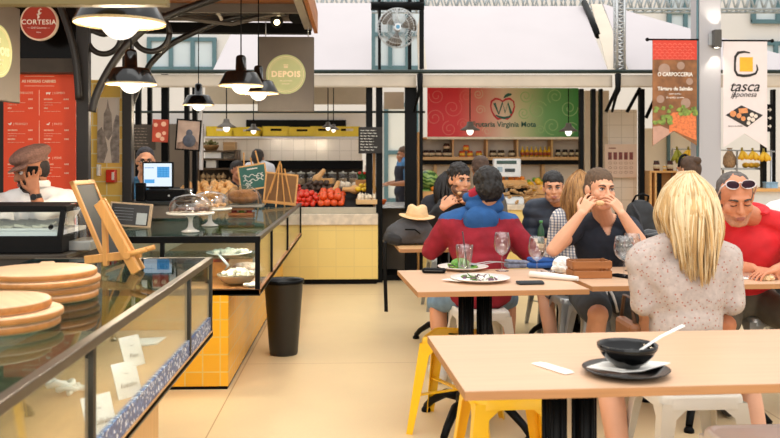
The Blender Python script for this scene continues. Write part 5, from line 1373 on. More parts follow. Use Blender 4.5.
MB().bx(-.165, .165, -.01, .01, z0, z0+.016).bx(-.165, .165, -.01, .01, z1-.016, z1).bx(-.165, -.149, -.01, .01, z0, z1).bx(.149, .165, -.01, .01, z0, z1).build('board_frame', LWOOD, be)
MB().bx(-.149, .149, -.003, .006, z0+.016, z1-.016).build('board_back', M('hardboard_brown', '#8a623c', .7, 0, .12, 8), be)
for a, b in (((-.14, -.02, 0), (-.03, -.03, .45)), ((.06, -.02, 0), (-.02, -.03, .43)), ((-.02, -.12, 0), (-.035, -.02, .40)), ((.13, -.02, .02), (.02, -.03, .38)), ((-.10, -.022, .12), (-.05, -.022, .36))): mb = MB(); bar(mb, a, b, .014, .012); mb.build('easel_leg', LWOODZ, be)
MB().bx(-.17, .17, -.035, -.012, .02, .035).build('ledge', LWOODZ, be)
# cashier desk with till ----------------------------------------------------------------
ck = thing('cashier_desk', 'dark raised cashier desk under the till screen', 'desk', (0, 0, 0))
kx0, kx1 = XX(128, 6.9), XX(189, 6.9)
MB().bx(kx0, kx1, 6.75, 7.35, .93, 1.035).build('desk_body', M('desk_grey', '#6f655a', .5, 0, .1), ck); MB().bx(kx0-.01, kx1+.01, 6.72, 7.38, 1.035, 1.06, .003).build('desk_top', M('desk_dark', '#1f2422', .3, 0, .1), ck)
cd = thing('cash_drawer', 'black cash drawer below the till screen', 'cash drawer', (XX(168, 6.95), 7.02, 1.061))
MB().bx(-.15, .15, -.17, .17, 0, .085, .005).build('drawer_housing', BLKMATTE, cd); MB().bx(-.14, .14, -.176, -.168, .012, .072, .003).build('drawer_front', BLACK, cd); MB().cyl((.03, -.18, .04), (.03, -.174, .04), .008).build('lock', STEEL, cd)
mp = W(157.5, 175, 6.95)
tm = thing('till_monitor', 'black till monitor showing a blue and white screen', 'monitor', (mp.x, 6.98, 1.147))
zc = mp.z-1.147; hw_, hh_ = 15.2*S(6.95), 13*S(6.95)
MB().bx(-hw_, hw_, -.02, .02, zc-hh_, zc+hh_, .006).build('screen_housing', BLACK, tm)
MB().cyl((0, .02, .005), (0, .02, zc-hh_+.01), .018).lathe([(0, 0), (.08, 0), (.08, .008), (.02, .014), (0, .014)], (0, .02, 0), 20).build('monitor_stand', BLACK, tm)
SCR = M_emit('screen_white', '#dce9f7', .95); SCB = M_emit('screen_blue', '#5aa6e0', .9); SCD = M_emit('screen_grid', '#3f8fd0', .8)
sc0 = MB().bx(-hw_+.012, hw_-.012, -.022, -.019, zc-hh_+.014, zc+hh_-.012).build('screen_display', SCR, tm)
MB().bx(-.005, hw_-.03, -.024, -.021, zc-.02, zc+.065).bx(-hw_+.018, -.025, -.024, -.021, zc-.065, zc-.035).build('screen_panel', SCB, sc0)
mb = MB()
for k in range(6): mb.bx(.0, hw_-.034, -.0255, -.0235, zc-.016+.014*k, zc-.012+.014*k)
for k in range(3): mb.bx(.018+.024*k, .021+.024*k, -.0255, -.0235, zc-.018, zc+.062)
mb.bx(-hw_+.02, -.03, -.0255, -.0235, zc+.055, zc+.060); mb.build('screen_lines', SCD, sc0)
cs = W(141, 198, 6.85)
ct = thing('card_terminal_holder', 'black upright holder left of the till monitor', 'holder', (cs.x, 6.85, 1.061))
MB().bx(-.036, .036, -.03, .03, 0, .14, .008).build('holder_body', BLKMATTE, ct); MB().bx(-.028, .028, -.034, -.029, .03, .12, .003).build('holder_front', BLACK, ct)
# wooden framed tablet on the counter
tp = G(127, 229, ZC)
tab = thing('framed_menu_tablet', 'dark menu screen in a light wooden frame tilted back on the counter', 'tablet', (XX(129, 6.0), 6.0, ZC), rot=(R(-14), R(4), 0))
MB().bx(-.145, .145, -.012, .012, 0, .17, .006).build('frame', M_wood('tablet_frame', '#b7a083', 0, .12), tab)
mb = MB().bx(-.130, .125, -.015, -.010, .014, .156); mb.build('screen_display', M('tablet_dark', '#2c2b2a', .25, 0, .08), tab)
MB().bx(.045, .115, -.017, -.012, .02, .10).build('screen_panel', M('tablet_panel', '#aab4b6', .3, 0, .05), tab)
mb = MB()
for k in range(5): mb.bx(-.11, .02, -.017, -.0145, .045+.02*k, .050+.02*k)
mb.build('screen_lines', M('tablet_lines', '#5b6267', .4), tab)
# ---------------------------------------------------------------- red menu board stall front, columns
wl_ = struct('wall_left', MB().bx(-4.2, XX(86, 6.3), 6.30, 6.42, 0, 2.62), M('stall_black', '#120e0c', .6, 0, .12, 4))
t, w, h = board('menu_board', 'tall orange red menu board behind the man in the cap', 4.5, 74.5, 73, 236, 6.2, face=M('menu_red', '#e2481c', .5, 0, .05, 2))
sm = S(6.2); q = lambda px, py: ((px-39.5)*sm, (154.5-py)*sm)
LN = []
LN += [('AS NOSSAS CARNES', *q(39, 82.5), .026, {'bold': .001})]
for x, y, a, n1, pr1, n2, pr2 in ((10, 94, 'VAZIO|TREGOTE', 'NOVILHO', '9.50€', 'PÃO', '6.80€'), (52, 94, '| LOMBO', 'NOVILHO', '10.90€', 'PÃO', '8.90€'), (14, 124.5, '| FRANGO', 'NO PRATO', '8.80€', 'NO PÃO', '6.20€'), (52, 124.5, '| PATO', 'NO PRATO', '9.80€', 'NO PÃO', '7.90€'), (14, 158, '| PORCO', 'NO PRATO', '8.50€', 'NO PÃO', '6.50€'), (52, 158, '| PEIXE', 'NO PRATO', '9.90€', 'NO PÃO', '7.50€')):
    LN += [(a, *q(x+(0 if x > 40 else 0), y), .022, {'align': 'LEFT'})]
    xl = 9 if x < 40 else 44
    LN += [(n1, *q(xl, y+6.2), .013, {'align': 'LEFT', 'bold': .0008}), (pr1, *q(xl+24, y+6.2), .013, {'align': 'RIGHT', 'bold': .0008}), ('com batata frita e arroz branco', *q(xl, y+9.4), .0095, {'align': 'LEFT'}), ('e salada da casa', *q(xl, y+11.6), .0095, {'align': 'LEFT'}),
           (n2, *q(xl, y+15), .013, {'align': 'LEFT', 'bold': .0008}), (pr2, *q(xl+24, y+15), .013, {'align': 'RIGHT', 'bold': .0008}), ('com queijo e tomate da terra', *q(xl, y+18), .0095, {'align': 'LEFT'})]
letters(LN, M('menu_print', '#f3c9ae', .6), t)
mb = MB()
for a, b, y in ((25, 54, 77.5), (25, 54, 87)): mb.ribbon([q(a, y), q(b, y)], .003, 0, -.003)
for y0, y1 in ((91, 116), (121, 146), (154, 180)): mb.ribbon([q(39.3, y0), q(39.3, y1)], .003, 0, -.003)
mb.build('dividing_lines', M('menu_print', '#f3c9ae', .6), t)
mb = MB()   # little animal pictograms
def blob(px, py, pts, k=1.0): mb.prism([(q(px, py)[0]+x*.011*k, q(px, py)[1]+z*.011*k) for x, z in pts], 0, -.003)
blob(48, 94.3, [(-1.4, .5), (-.6, .6), (.9, .6), (1.2, .9), (1.5, .3), (1.1, 0), (.9, -.8), (.6, -.8), (.5, -.2), (-.7, -.2), (-.8, -.8), (-1.1, -.8)])
blob(48, 124.3, [(-1.2, -.1), (-.4, .1), (.3, .1), (.6, .9), (1.1, 1.0), (.8, .4), (.7, -.4), (.1, -.8), (-.7, -.6)])
blob(11, 124.3, [(-1.2, .5), (-.4, .1), (.3, .4), (.7, 1), (1.1, .5), (.8, -.3), (.2, -.9), (-.6, -.7)])
blob(48, 157.8, [(-1.4, .5), (-.9, 0), (-1.4, -.5), (-.5, -.2), (.4, -.5), (1.3, 0), (.4, .5), (-.5, .2)])
mb.build('pictograms', PRINTW, t)
fa = thing('stall_fascia', 'dark brown fascia band above the red menu board', 'fascia', (0, 0, 0))
pxbox(MB(), -40, 76, 58.5, 72, 6.05, .2).build('fascia_board', DKBROWN, fa)
pxbox(MB(), -40, 76, 4, 58.5, 6.15, .1).build('dark_glass', M('dark_fascia_glass', '#0a0807', .2, 0, .1, 4, spec=.2), fa)
c0 = W(39, 22, 5.95); r0 = 18.3*S(5.95)
co = thing('round_stall_sign', 'round red sign with a pale rim and white lettering above the menu board', 'sign', c0)
MB().disc((0, 0), r0, 0, .025, 48).build('sign_rim', M('rim_pale', '#e8cfb9', .5), co); MB().disc((0, 0), r0*.91, -.004, 0, 48).build('sign_face', M('sign_red', '#a8301c', .5, 0, .05), co)
letters([('CORTESIA', 0, -r0*.02, .046, {'spacing': 1.12, 'bold': .0008, 'd': -.006}), ('— Grill Gourmet —', 0, -r0*.32, .018, {'d': -.006}), ('lisboa', 0, -r0*.56, .013, {'d': -.006})], PRINTW, co)
mb = MB(); mb.ribbon([(-.008, .022), (.0, .034), (-.006, .046), (.006, .060), (.0, .072), (.008, .084)], [.006, .014, .010, .016, .012, .004], -.004, -.007)
mb.ribbon([(-.014, .052), (0, .048), (.018, .062)], [.004, .009, .003], -.004, -.007); mb.ribbon([(0, .078), (.012, .088), (.02, .082)], [.005, .008, .003], -.004, -.007); mb.build('emblem', PRINTW, co)
# steel column with curved canopy brackets
CAN = M('canopy_steel', '#1a1512', .45, .0, .12, 6)
cp = thing('stall_canopy', 'dark steel canopy with brown boarded roof and curved brackets over the left stalls', 'canopy', (0, 0, 0))
MB().bx(XX(76, 5.85), XX(88.5, 5.85), 5.85, 5.91, 0, 2.53, .004).build('column', CAN, cp)
MB().bx(XX(122, 6.75), XX(131.5, 6.75), 6.75, 6.83, 0, 2.53, .004).build('column', CAN, cp)
def arc(pts, Y, r, Y1=None, sq=None): MB().tube([W(px, py, Y+((Y1 or Y)-Y)*i/(len(pts)-1)) for i, (px, py) in enumerate(pts)], r, 8, sq=sq).build('curved_bracket', CAN, cp)
def smooth_pts(pts, n=4):
    out = []
    for i in range(len(pts)-1):
        p0 = V(pts[max(i-1, 0)]); p1 = V(pts[i]); p2 = V(pts[i+1]); p3 = V(pts[min(i+2, len(pts)-1)])
        for k in range(n):
            t = k/n; out.append(tuple(.5*((2*p1)+(p2-p0)*t+(2*p0-5*p1+4*p2-p3)*t*t+(3*p1-p0-3*p2+p3)*t**3)))
    return out+[tuple(pts[-1])]
arc(smooth_pts([(92, 112), (96, 96), (107, 73), (122, 51), (142, 31), (168, 16), (200, 4), (222, -4)]), 5.75, .026)
arc(smooth_pts([(147, 70), (152, 62), (170, 45), (195, 32), (225, 20), (258, 12)]), 6.9, .024)
arc(smooth_pts([(128, 116), (134, 98), (140, 84)]), 6.85, .022)
arc(smooth_pts([(59, 2), (70, 34), (76, 62), (79, 100)]), 5.8, .024)
arc(smooth_pts([(92, 30), (104, 34), (112, 28), (118, 14), (118, 0)]), 5.85, .022)
MB().tube([W(151+18.5*cos(a), 33+18.5*sin(a), 5.9) for a in [2*pi*i/36 for i in range(37)]], .020, 8).build('bracket_ring', CAN, cp)
MB().tube([W(104+17*cos(a), 37+17*sin(a), 5.9) for a in [2*pi*i/36 for i in range(37)]], .020, 8).build('bracket_ring', CAN, cp)
cx1 = XX(315, 7.1)
WBR = M_wood('canopy_boards', '#8e5526', 0, .3, .5, 3)
MB().bx(-3.4, cx1-.10, 4.2, 7.25, 2.555, 2.60).build('roof_boards', WBR, cp)
MB().bx(-3.4, cx1-.04, 7.20, 7.30, 2.43, 2.515).build('front_beam', BLKMATTE, cp)
for y in (6.55, 6.92): MB().bx(-3.4, cx1-.08, y, y+.06, 2.49, 2.555).build('joist', M('joist_grey', '#5c544c', .5, 0, .1), cp)
MB().bx(-3.4, cx1-.2, 6.70, 6.78, 2.50, 2.555).build('joist', CAN, cp)
MB().bx(cx1-.015, cx1+.015, 4.4, 7.28, 2.44, 2.62).build('side_fascia', M_wood('fascia_wood', '#a5662f', 1, .25, .5, 4), cp)
MB().bx(cx1-.09, cx1-.03, 4.4, 7.26, 2.46, 2.60).build('gutter', M('gutter_grey', '#a9a298', .4, .3), cp)
MB().tube([W(140, 13, 6.5), W(232, 24, 6.9), W(300, 8, 6.6)], .018, 6).build('conduit', M('joist_grey', '#5c544c', .5), cp)
for a, b in (((214, 6), (222, 20)), ((224, 4), (217, 15))): MB().cyl(W(*a, 6.7), W(*b, 6.7), .014, seg=6).build('cable', M('cable_white', '#cfc6ba', .5), cp)
sl = W(277, 22.5, 6.9)
st_ = thing('spotlight', 'black canopy spotlight with a bright lens beside the hanging board', 'spotlight', (sl.x, 6.9, sl.z))
MB().cyl((0, -.005, 0), (-.03, .10, .06), .05, .04, 16).build('spot_housing', BLKMATTE, st_); MB().ell((0, -.012, 0), (.022, .01, .022)).build('lens', M_emit('spot_glow', '#ffe6b0', 14), st_); MB().cyl((-.02, .07, .05), (-.02, .07, 2.50-sl.z), .014, seg=8).build('bracket', BLKMATTE, st_)
for px, py in ((268, 8), (297, 14)):
    p = W(px, py, 6.85); o = thing('spotlight', 'black unlit canopy spotlight %s of the lit one' % ('left' if px < 277 else 'right'), 'spotlight', (p.x, 6.85, p.z))
    MB().cyl((0, -.04, -.03), (0, .06, .04), .062, .05, 16).build('spot_housing', BLKMATTE, o); MB().cyl((0, .03, .03), (0, .03, 2.53-p.z), .014, seg=8).build('bracket', BLKMATTE, o)
# yellow tiled partition with photograph and alarm box
yw = thing('yellow_partition', 'yellow tiled partition wall between the stalls', 'partition', (0, 0, 0))
pxbox(MB(), 91, 122.5, 80, 205, 6.9, .10).build('tiled_wall', YTILE3, yw)
MB().bx(XX(91, 6.9), XX(122.5, 6.9), 6.9, 7.0, 0, ZZ(205, 6.9)).build('lower_wall', YTILE3, yw)
t, w, h = board('street_photograph', 'black and white street photograph on the yellow tiled wall', 97.5, 119, 98, 162.5, 6.88, .01, 'photograph', face=M('photo_pale', '#e6d9cd', .5, 0, .1, 3))
mb = MB()
mb.prism([(-w*.5, -h*.5), (-w*.5, -h*.02), (-w*.30, h*.05), (-w*.12, -h*.12), (-w*.02, -h*.30), (-w*.2, -h*.5)], 0, -.002)
mb.prism([(w*.5, -h*.5), (w*.5, h*.22), (w*.36, h*.24), (w*.24, h*.1), (w*.2, -h*.05), (w*.08, -h*.2), (w*.16, -h*.5)], 0, -.002)
mb.prism([(-w*.22, -h*.05), (-w*.2, h*.25), (-w*.08, h*.34), (-w*.02, h*.48), (w*.05, h*.34), (w*.16, h*.24), (w*.2, -h*.05), (0, -h*.16)], 0, -.0015)
mb.build('printed_buildings', M('photo_dark', '#a0948d', .5, 0, .45, 22), t)
fb_ = W(111, 176, 6.85)
fa_ = thing('fire_alarm_box', 'red fire alarm call box on the yellow tiled wall', 'alarm box', fb_)
MB().bx(-.036, .036, -.02, .05, -.05, .05, .006).build('box_housing', M('alarm_red', '#d7331d', .35), fa_); MB().bx(.01, .03, -.023, -.018, -.03, .03, .002).build('glass_panel', M('alarm_panel', '#e9d9cf', .3), fa_)
ls = W(98.5, 170, 6.87); lsw = thing('light_switch', 'white light switch left of the red alarm box', 'switch', ls)
MB().bx(-.014, .014, -.01, .03, -.045, .045, .004).build('switch_plate', PAPER, lsw); MB().bx(-.007, .007, -.014, -.008, -.02, .02, .002).build('rocker', WHITE, lsw)
# ---------------------------------------------------------------- hanging boards with the round emblem
def depois(label, c, w, h, rot, wires, rs):
    t = thing('hanging_sign', label, 'sign', c, rot=rot)
    MB().bx(-w/2, w/2, -.012, .012, -h/2, h/2, .006).build('sign_panel', M('sign_taupe', '#54483b', .45, 0, .06), t)
    zc = h*.0; d = -.012
    e = MB(); e.disc((0, zc), rs, d, d-.004, 48); dd = e.build('emblem_disc', M('emblem_pale_green', '#b3b782', .5, 0, .05), t)
    mb = MB()
    for rr, ww in ((.90, .010), (.82, .004)): mb.ribbon([(rs*rr*cos(a), zc+rs*rr*sin(a)) for a in [2*pi*i/40 for i in range(40)]], rs*ww*2.4, d-.004, d-.0055, True)
    mb.bx(-rs*.10, rs*.10, d-.006, d-.004, zc+rs*.32, zc+rs*.42); mb.bx(-rs*.12, rs*.12, d-.006, d-.004, zc+rs*.45, zc+rs*.50)
    mb.build('emblem_lines', M('emblem_line', '#e3cfa5', .5), dd)
    letters([('DEPOIS', 0, zc+.0, rs*.40, {'spacing': 1.15, 'bold': .003, 'd': d-.006}), ('DA CORTESIA', 0, zc-rs*.33, rs*.10, {'d': d-.006}), ('restaurante', 0, zc-rs*.48, rs*.09, {'d': d-.006})], M('sign_letters', '#f0d9b4', .5), dd, 'lettering')
    for x in wires: MB().cyl((x, 0, h/2-.01), (x, 0, 2.53-c[2]), .004, seg=6).build('wire', STEEL, t)
    return t
pc_ = W(286, 74.5, 7.0); s7 = S(7.0)
depois('dark board with a round pale green emblem hanging under the canopy in the centre', pc_, 56*s7, 75*s7, (0, 0, 0), (-20*s7, 22*s7), 19.6*s7)
pn = W(0, 47, 4.4); s4 = S(4.4)
nr = depois('dark board with a round pale green emblem hanging at the left picture edge, turned sideways', (pn.x-.02, 4.4, pn.z-.02), 56*s7, 75*s7*.82, (0, 0, R(84)), (-.14, .14), 26.5*s4*.98)
hb_ = thing('hanging_board', 'blurred olive brown panel edge hanging at the top left corner', 'panel', (XX(40, 2.3), 2.3, ZZ(7, 2.3)), rot=(0, 0, R(-2)))
MB().bx(-.42, .335, -.015, .015, 0, .34, .004).build('panel_board', M('panel_olive', '#8b7836', .5, 0, .1), hb_); MB().bx(-.42, .335, -.018, .018, -.004, .012, .002).build('panel_trim', M('panel_trim', '#6b5c30', .5), hb_)
for x in (-.3, .25): MB().cyl((x, 0, .33), (x, 0, .75), .004, seg=6).build('wire', STEEL, hb_)
# ---------------------------------------------------------------- black enamel pendant lamps
def pendant(label, px, py, Y, w, e=10):
    p = W(px, py, Y); r = w*S(Y)/2; t = thing('pendant_lamp', label, 'lamp', p)
    MB().lathe([(r*.10, r*1.42), (r*.19, r*1.38), (r*.23, r*1.28), (r*.25, r*.70), (r*.66, r*.66), (r*.72, r*.62), (r*.75, r*.56), (r, .010), (r, .003), (r*.985, .003), (r*.735, r*.55), (r*.2, r*.60)], seg=40, cap1=False).build('lamp_shade', BLKGLOSS, t)
    MB().lathe([(r*.975, .005), (r*.72, r*.54), (r*.18, r*.58)], seg=32, cap0=False, cap1=False).build('shade_lining', M('lining_cream', '#d8b896', .6, 0, .02), t)
    MB().lathe([(r*1.002, .001), (r*1.008, .003), (r*1.008, .007), (r*1.002, .009)], seg=40, cap0=False, cap1=False).build('rim', M('rim_cream', '#c9b183', .4), t)
    b = MB().ell((0, 0, r*.10), (r*.44, r*.44, r*.44), None, 24, 14).build('bulb', BULB, t)
    MB().cyl((0, 0, r*1.42), (0, 0, 2.55-p.z), .004, seg=6).build('cord', BLKMATTE, t)
    l = bpy.data.lights.new('lamp_light', 'POINT'); l.energy = e; l.color = (1, .82, .58); l.shadow_soft_size = .05
    o = bpy.data.objects.new('lamp_light', l); COL.objects.link(o); o.location = (p.x, Y, p.z-.10)
pendant('large blurred black enamel pendant lamp nearest the camera at the top left', 120, 24.5, 2.75, 88)
pendant('black enamel pendant lamp in front of the yellow tiled wall', 131, 85, 4.65, 50, 18)
pendant('smallest black enamel pendant lamp, farthest back above the framed photograph', 198.5, 105.5, 7.5, 31)
pendant('black enamel pendant lamp in front of the centre hanging board, nearer of the pair', 241, 86.5, 5.4, 44)
pendant('black enamel pendant lamp partly hidden behind the nearer one by the hanging board', 258.5, 94, 6.1, 40)
# ---------------------------------------------------------------- waste bin
bp_ = G(282.5, 357, 0)
bn_ = thing('waste_bin', 'tall black tapered waste bin on the floor beside the counter', 'bin', (bp_.x, bp_.y+.10, 0))
MB().lathe([(0, 0), (.095, 0), (.100, .01), (.138, .515), (.143, .520), (.143, .530), (.136, .530), (.130, .515), (.092, .02), (0, .02)], seg=40).build('bin_body', M('bin_black', '#1b1b1b', .4, 0, .1, 6), bn_)
MB().lathe([(.1375, .505), (.1455, .507), (.1455, .531), (.1375, .532)], seg=40, cap0=False, cap1=False).build('bin_rim', BLACK, bn_)
# ---------------------------------------------------------------- tables
TH = .76
def table(label, corner, rz, w, d, bases, top=TABLEW, h=TH):
    """corner = near left corner of the top; local x right, y away"""
    t = thing('cafe_table', label, 'table', (corner.x, corner.y, 0), rz)
    MB().bx(0, w, 0, d, h-.026, h-.0015, .002).build('table_core', TABLEE, t)
    MB().bx(.001, w-.001, .001, d-.001, h-.0015, h).build('tabletop', top, t)
    for bxx in bases:
        mb = MB()
        mb.box((bxx, d/2, h-.036), (.30, .42, .02), None, .004)
        for s in (-1, 1):
            mb.cyl((bxx+s*.048, d/2, .10), (bxx+s*.048, d/2, h-.045), .033, seg=12)
            for k in range(6): a = k*pi/3; mb.cyl((bxx+s*.048+.033*cos(a), d/2+.033*sin(a), .12), (bxx+s*.048+.033*cos(a), d/2+.033*sin(a), h-.05), .008, seg=6)
        mb.box((bxx, d/2, .13), (.19, .10, .07), None, .01)
        b = mb.build('pedestal', BLACK, t)
        for sx in (-1, 1):
            for sy in (-1, 1):
                m2 = MB(); m2.tube([(bxx+sx*.05, d/2+sy*.03, .14), (bxx+sx*.13, d/2+sy*.14, .135), (bxx+sx*.19, d/2+sy*.24, .07), (bxx+sx*.215, d/2+sy*.28, .03)], [.026, .024, .020, .018], 8)
                m2.lathe([(0, 0), (.026, 0), (.026, .014), (.015, .03), (0, .03)], (bxx+sx*.215, d/2+sy*.28, 0), 12); m2.build('foot', BLACK, t)
    return t
T1c = G(464.7, 391.5, TH)
table('pale wooden cafe table nearest the camera carrying the black bowl', T1c, R(3), 2.0, .74, (.40, 1.5))
T2c = G(417.5, 292, TH)
table('wooden cafe table carrying two plates, a tumbler and wine glasses', T2c, R(4), .835, .80, (.36,))
T2b = G(592, 286.3, TH)
table('wooden cafe table with the small condiment crate in front of the young man', T2b, R(3), 1.45, .74, (.75,))
T3c = G(399.5, 249, TH)
table('wooden cafe table at the back carrying the backpack and hat', T3c, R(2), 1.75, .74, (.4, 1.3), M_wood('birch_veneer_warm', '#d6a877', 0, .06, .4, 7))
# ---------------------------------------------------------------- metal stools
def stool(label, x, y, rz, mat, h=.48, w=.31, group=None):
    t = thing('metal_stool', label, 'stool', (x, y, 0), rz, group)
    mb = MB(); r = w/2
    def rr(a, k, z, n=5, c=.05):
        pts = []
        for qx, qy, a0 in ((1, 1, 0), (-1, 1, pi/2), (-1, -1, pi), (1, -1, 3*pi/2)):
            for i in range(n+1):
                th = a0+pi/2*i/n; pts.append((qx*(a-c)+c*cos(th), qy*(a-c)+c*sin(th), z))
        return pts
    mb.ring_loft([rr(r*.86, 1, h-.006, c=.04), rr(r*.90, 1, h), rr(r*.97, 1, h-.001), rr(r+.001, 1, h-.012), rr(r+.006, 1, h-.052)], True, False)
    mb.ring_loft([rr(r-.004, 1, h-.016), rr(r+.002, 1, h-.052)], False, False)
    mb.build('seat', mat, t)
    mb = MB(); mb.tube([(.035*cos(a)*1.3, .018*sin(a), h-.0045) for a in [2*pi*i/20 for i in range(21)]], .002, 5); mb.build('seat_hole_rim', BLKMATTE, t)
    fl = r+.055
    for sx in (-1, 1):
        for sy in (-1, 1):
            m2 = MB()
            # angle section: two tapered plates meeting at the outer edge, widening under the seat into an arch
            for ax in (0, 1):
                rows = []
                for k in range(9):
                    u = k/8; z = (h-.03)*(1-u); o = r+.002+(fl-r)*u
                    wd = .062-.030*u+(.055*max(0, 1-u*9)**1.5)
                    if ax == 0: rows.append(((sx*o, sy*o, z), (sx*(o-wd), sy*o, z)))
                    else: rows.append(((sx*o, sy*o, z), (sx*o, sy*(o-wd), z)))
                a = [m2.verts(q) for q in rows]; th = .004
                b = [m2.verts([V(q[i])-(V((0, sy*th, 0)) if ax == 0 else V((sx*th, 0, 0))) for i in (0, 1)]) for q in rows]
                for k in range(8):
                    m2.face([a[k][0], a[k][1], a[k+1][1], a[k+1][0]]); m2.face([b[k][0], b[k+1][0], b[k+1][1], b[k][1]])
                    m2.face([a[k][1], b[k][1], b[k+1][1], a[k+1][1]])
                m2.face([a[8][0], a[8][1], b[8][1], b[8][0]])
            m2.build('leg', mat, t)
    zb = .19; k = r+.05*(1-zb/h)
    mb = MB(); mb.box((0, 0, zb), (2*k*1.38, .028, .006), Euler((0, 0, pi/4))); mb.box((0, 0, zb+.006), (2*k*1.38, .028, .006), Euler((0, 0, -pi/4)))
    mb.build('cross_brace', mat, t)
    return t
YST = M('yellow_painted_metal', '#f4c01c', .32, .0, .04, 5); WST = M('offwhite_painted_metal', '#d9d4c8', .35, 0, .05, 5); GST = M('galvanised_metal', '#a9a9a6', .35, .7, .1, 10)
def camxy(px, t): 
    d = _dir(px, 160); n = d/ (d.x*_sa+d.y*_ca); return n*t
p = camxy(457, 4.50); stool('yellow metal stool at the left side of the table with the plates, turned askew', p.x, p.y, R(-20), YST)
p = camxy(507, 3.46); stool('yellow metal stool pushed under the nearest table beside its black pedestal', p.x, p.y, R(3), YST)
p = camxy(687, 3.47); stool('off white metal stool under the blonde woman', p.x, p.y, R(2), WST, w=.33)
p = camxy(480, 5.28); stool('off white metal stool under the man in the hooded sweater', p.x, p.y, R(4), WST)
p = camxy(778, 2.78); stool('white metal stool at the bottom right corner of the picture', p.x, p.y, R(1), M('white_painted_metal', '#f4f2f0', .3, 0, .03), w=.36)
for px, t_, lb in ((601, 5.42, 'grey metal stool under the young man in the navy vest'), (762, 5.12, 'grey metal stool under the man in the red shirt'), (578, 5.78, 'grey metal stool under the long haired woman'), (468, 7.18, 'grey metal stool under the man eating'), (556, 7.15, 'grey metal stool under the man in the navy jacket'), (446, 8.1, 'grey metal stool under the black haired person at the back'), (482, 8.3, 'grey metal stool under the person behind the man eating'), (687, 7.6, 'grey metal stool under the woman with tied dark hair')):
    p = camxy(px, t_); stool(lb, p.x, p.y, R(3), GST)
# ---------------------------------------------------------------- tableware
def wine_glass(label, px, py, h=.215, r=.047, z=TH):
    p = G(px, py, z); t = thing('wine_glass', label, 'wine glass', p)
    MB().lathe([(0, .0015), (r*.78, 0), (r*.80, .0025), (r*.30, .005), (.006, .012)], seg=32, cap1=False).build('foot', CLEAR, t)
    MB().lathe([(.006, .012), (.0040, .03), (.0038, h*.36), (.006, h*.41)], seg=12, cap0=False, cap1=False).build('stem', CLEAR, t)
    b = h*.40
    MB().lathe([(.004, b), (r*.45, b+.010), (r*.80, b+.030), (r, b+.058), (r*.97, b+.085), (r*.80, h), (r*.775, h), (r*.94, b+.085), (r*.965, b+.058), (r*.77, b+.033), (r*.42, b+.014), (0, b+.010)], seg=36, cap0=False, cap1=False).build('bowl', CLEAR, t)
    return t
wine_glass('empty wine glass behind the front plate, directly before the back of the hooded sweater', 502, 271)
wine_glass('empty wine glass right of the blue cloth at the right end of the plate table', 537, 277, .215)
wine_glass('empty wine glass beside the condiment crate, before the arm of the young man', 624, 277, .215, .055)
wine_glass('empty wine glass just behind the one beside the condiment crate', 632, 271, .21, .05)
wine_glass('wine glass right of the blonde hair, before the man in red', 746.5, 269, .195, .050)
p = G(464.5, 272, TH); t = thing('tumbler', 'clear glass tumbler with a dark straw on the plate table', 'glass', p)
MB().lathe([(0, .003), (.030, 0), (.033, .004), (.036, .05), (.047, .11), (.049, .150), (.046, .150), (.043, .11), (.032, .05), (.030, .012), (0, .010)], seg=32).build('tumbler_glass', CLEAR, t)
MB().tube([(.016, .005, .015), (-.012, -.008, .225)], .0035, 8).build('straw', M('dark_straw', '#2b2426', .4), t)
PLT = M('plate_offwhite', '#e7e0d8', .25, 0, .03)
def plate(label, px, py, r, z=TH):
    p = G(px, py, z); t = thing('dinner_plate', label, 'plate', p)
    MB().lathe([(0, .002), (r*.6, 0), (r*.64, .003), (r*.97, .017), (r, .020), (r*.985, .022), (r*.66, .009), (0, .007)], seg=44).build('plate_body', PLT, t); return t
def leaves(t, cols, seed, R_, n=26, z=.01, sz=.02, name='salad'):
    for ci, c in enumerate(cols):
        rnd = random.Random(seed+ci*7); mb = MB()
        for k in range(n):
            a = rnd.uniform(0, 6.28); q = R_*sqrt(rnd.random()); s = sz*rnd.uniform(.6, 1.2)
            mb.ell((q*cos(a), q*sin(a), z+rnd.uniform(.004, .022)*(1.3-q/R_)), (s, s*.7, s*.22), Euler((rnd.uniform(-.7, .7), rnd.uniform(-.7, .7), rnd.uniform(0, 6))), 8, 5)
        mb.build(name, M('food'+c, c, .5, 0, .3, 50), t)
pl1 = plate('white plate with leftover purple and green salad, front one on the plate table', 480, 281, .155)
leaves(pl1, ['#5b2f45', '#557a2c', '#eee4d8'], 31, .09, 13, .010, .019)
MB().prism([(-.20, -.02), (-.12, -.09), (-.02, -.04), (-.07, .06)], .010, .013, 'xy').build('paper_napkin', PAPER, pl1)
pl2 = plate('white plate with green salad behind the tumbler', 463, 269.5, .145)
leaves(pl2, ['#4f8a2e', '#7fa53c', '#5a3848'], 41, .085, 20, .012, .021)
MB().ell((-.015, .0, .035), (.055, .05, .03)).build('lettuce_head', M('lettuce', '#5f9a38', .5, 0, .35, 60, bump=.5, bscale=80), pl2)
for dx in (0, .03):
    t = tag(MB().tube([(0, 0, .022), (.09, .03, .030), (.16, .05, .024)], [.003, .004, .006], 8, sq=(1, .5)).ell((-.03, -.01, .022), (.035, .013, .003), Euler((0, 0, .32))).build('fork' if dx == 0 else 'table_knife', STEEL), 'steel %s resting on the salad plate behind the front plate' % ('fork' if dx == 0 else 'knife'), 'cutlery'); q = G(478+dx*200, 269.5, TH); t.location = (q.x-.02, q.y-dx, TH+.012)
p = G(434, 273, TH); t = thing('glasses_case', 'black rounded glasses case at the left end of the plate table', 'case', p, R(-12))
MB().box((0, 0, .014), (.13, .06, .026), None, .012).build('case_shell', BLKMATTE, t); MB().box((0, -.0302, .016), (.10, .002, .003)).build('case_seam', M('seam_grey', '#55534f', .5), t)
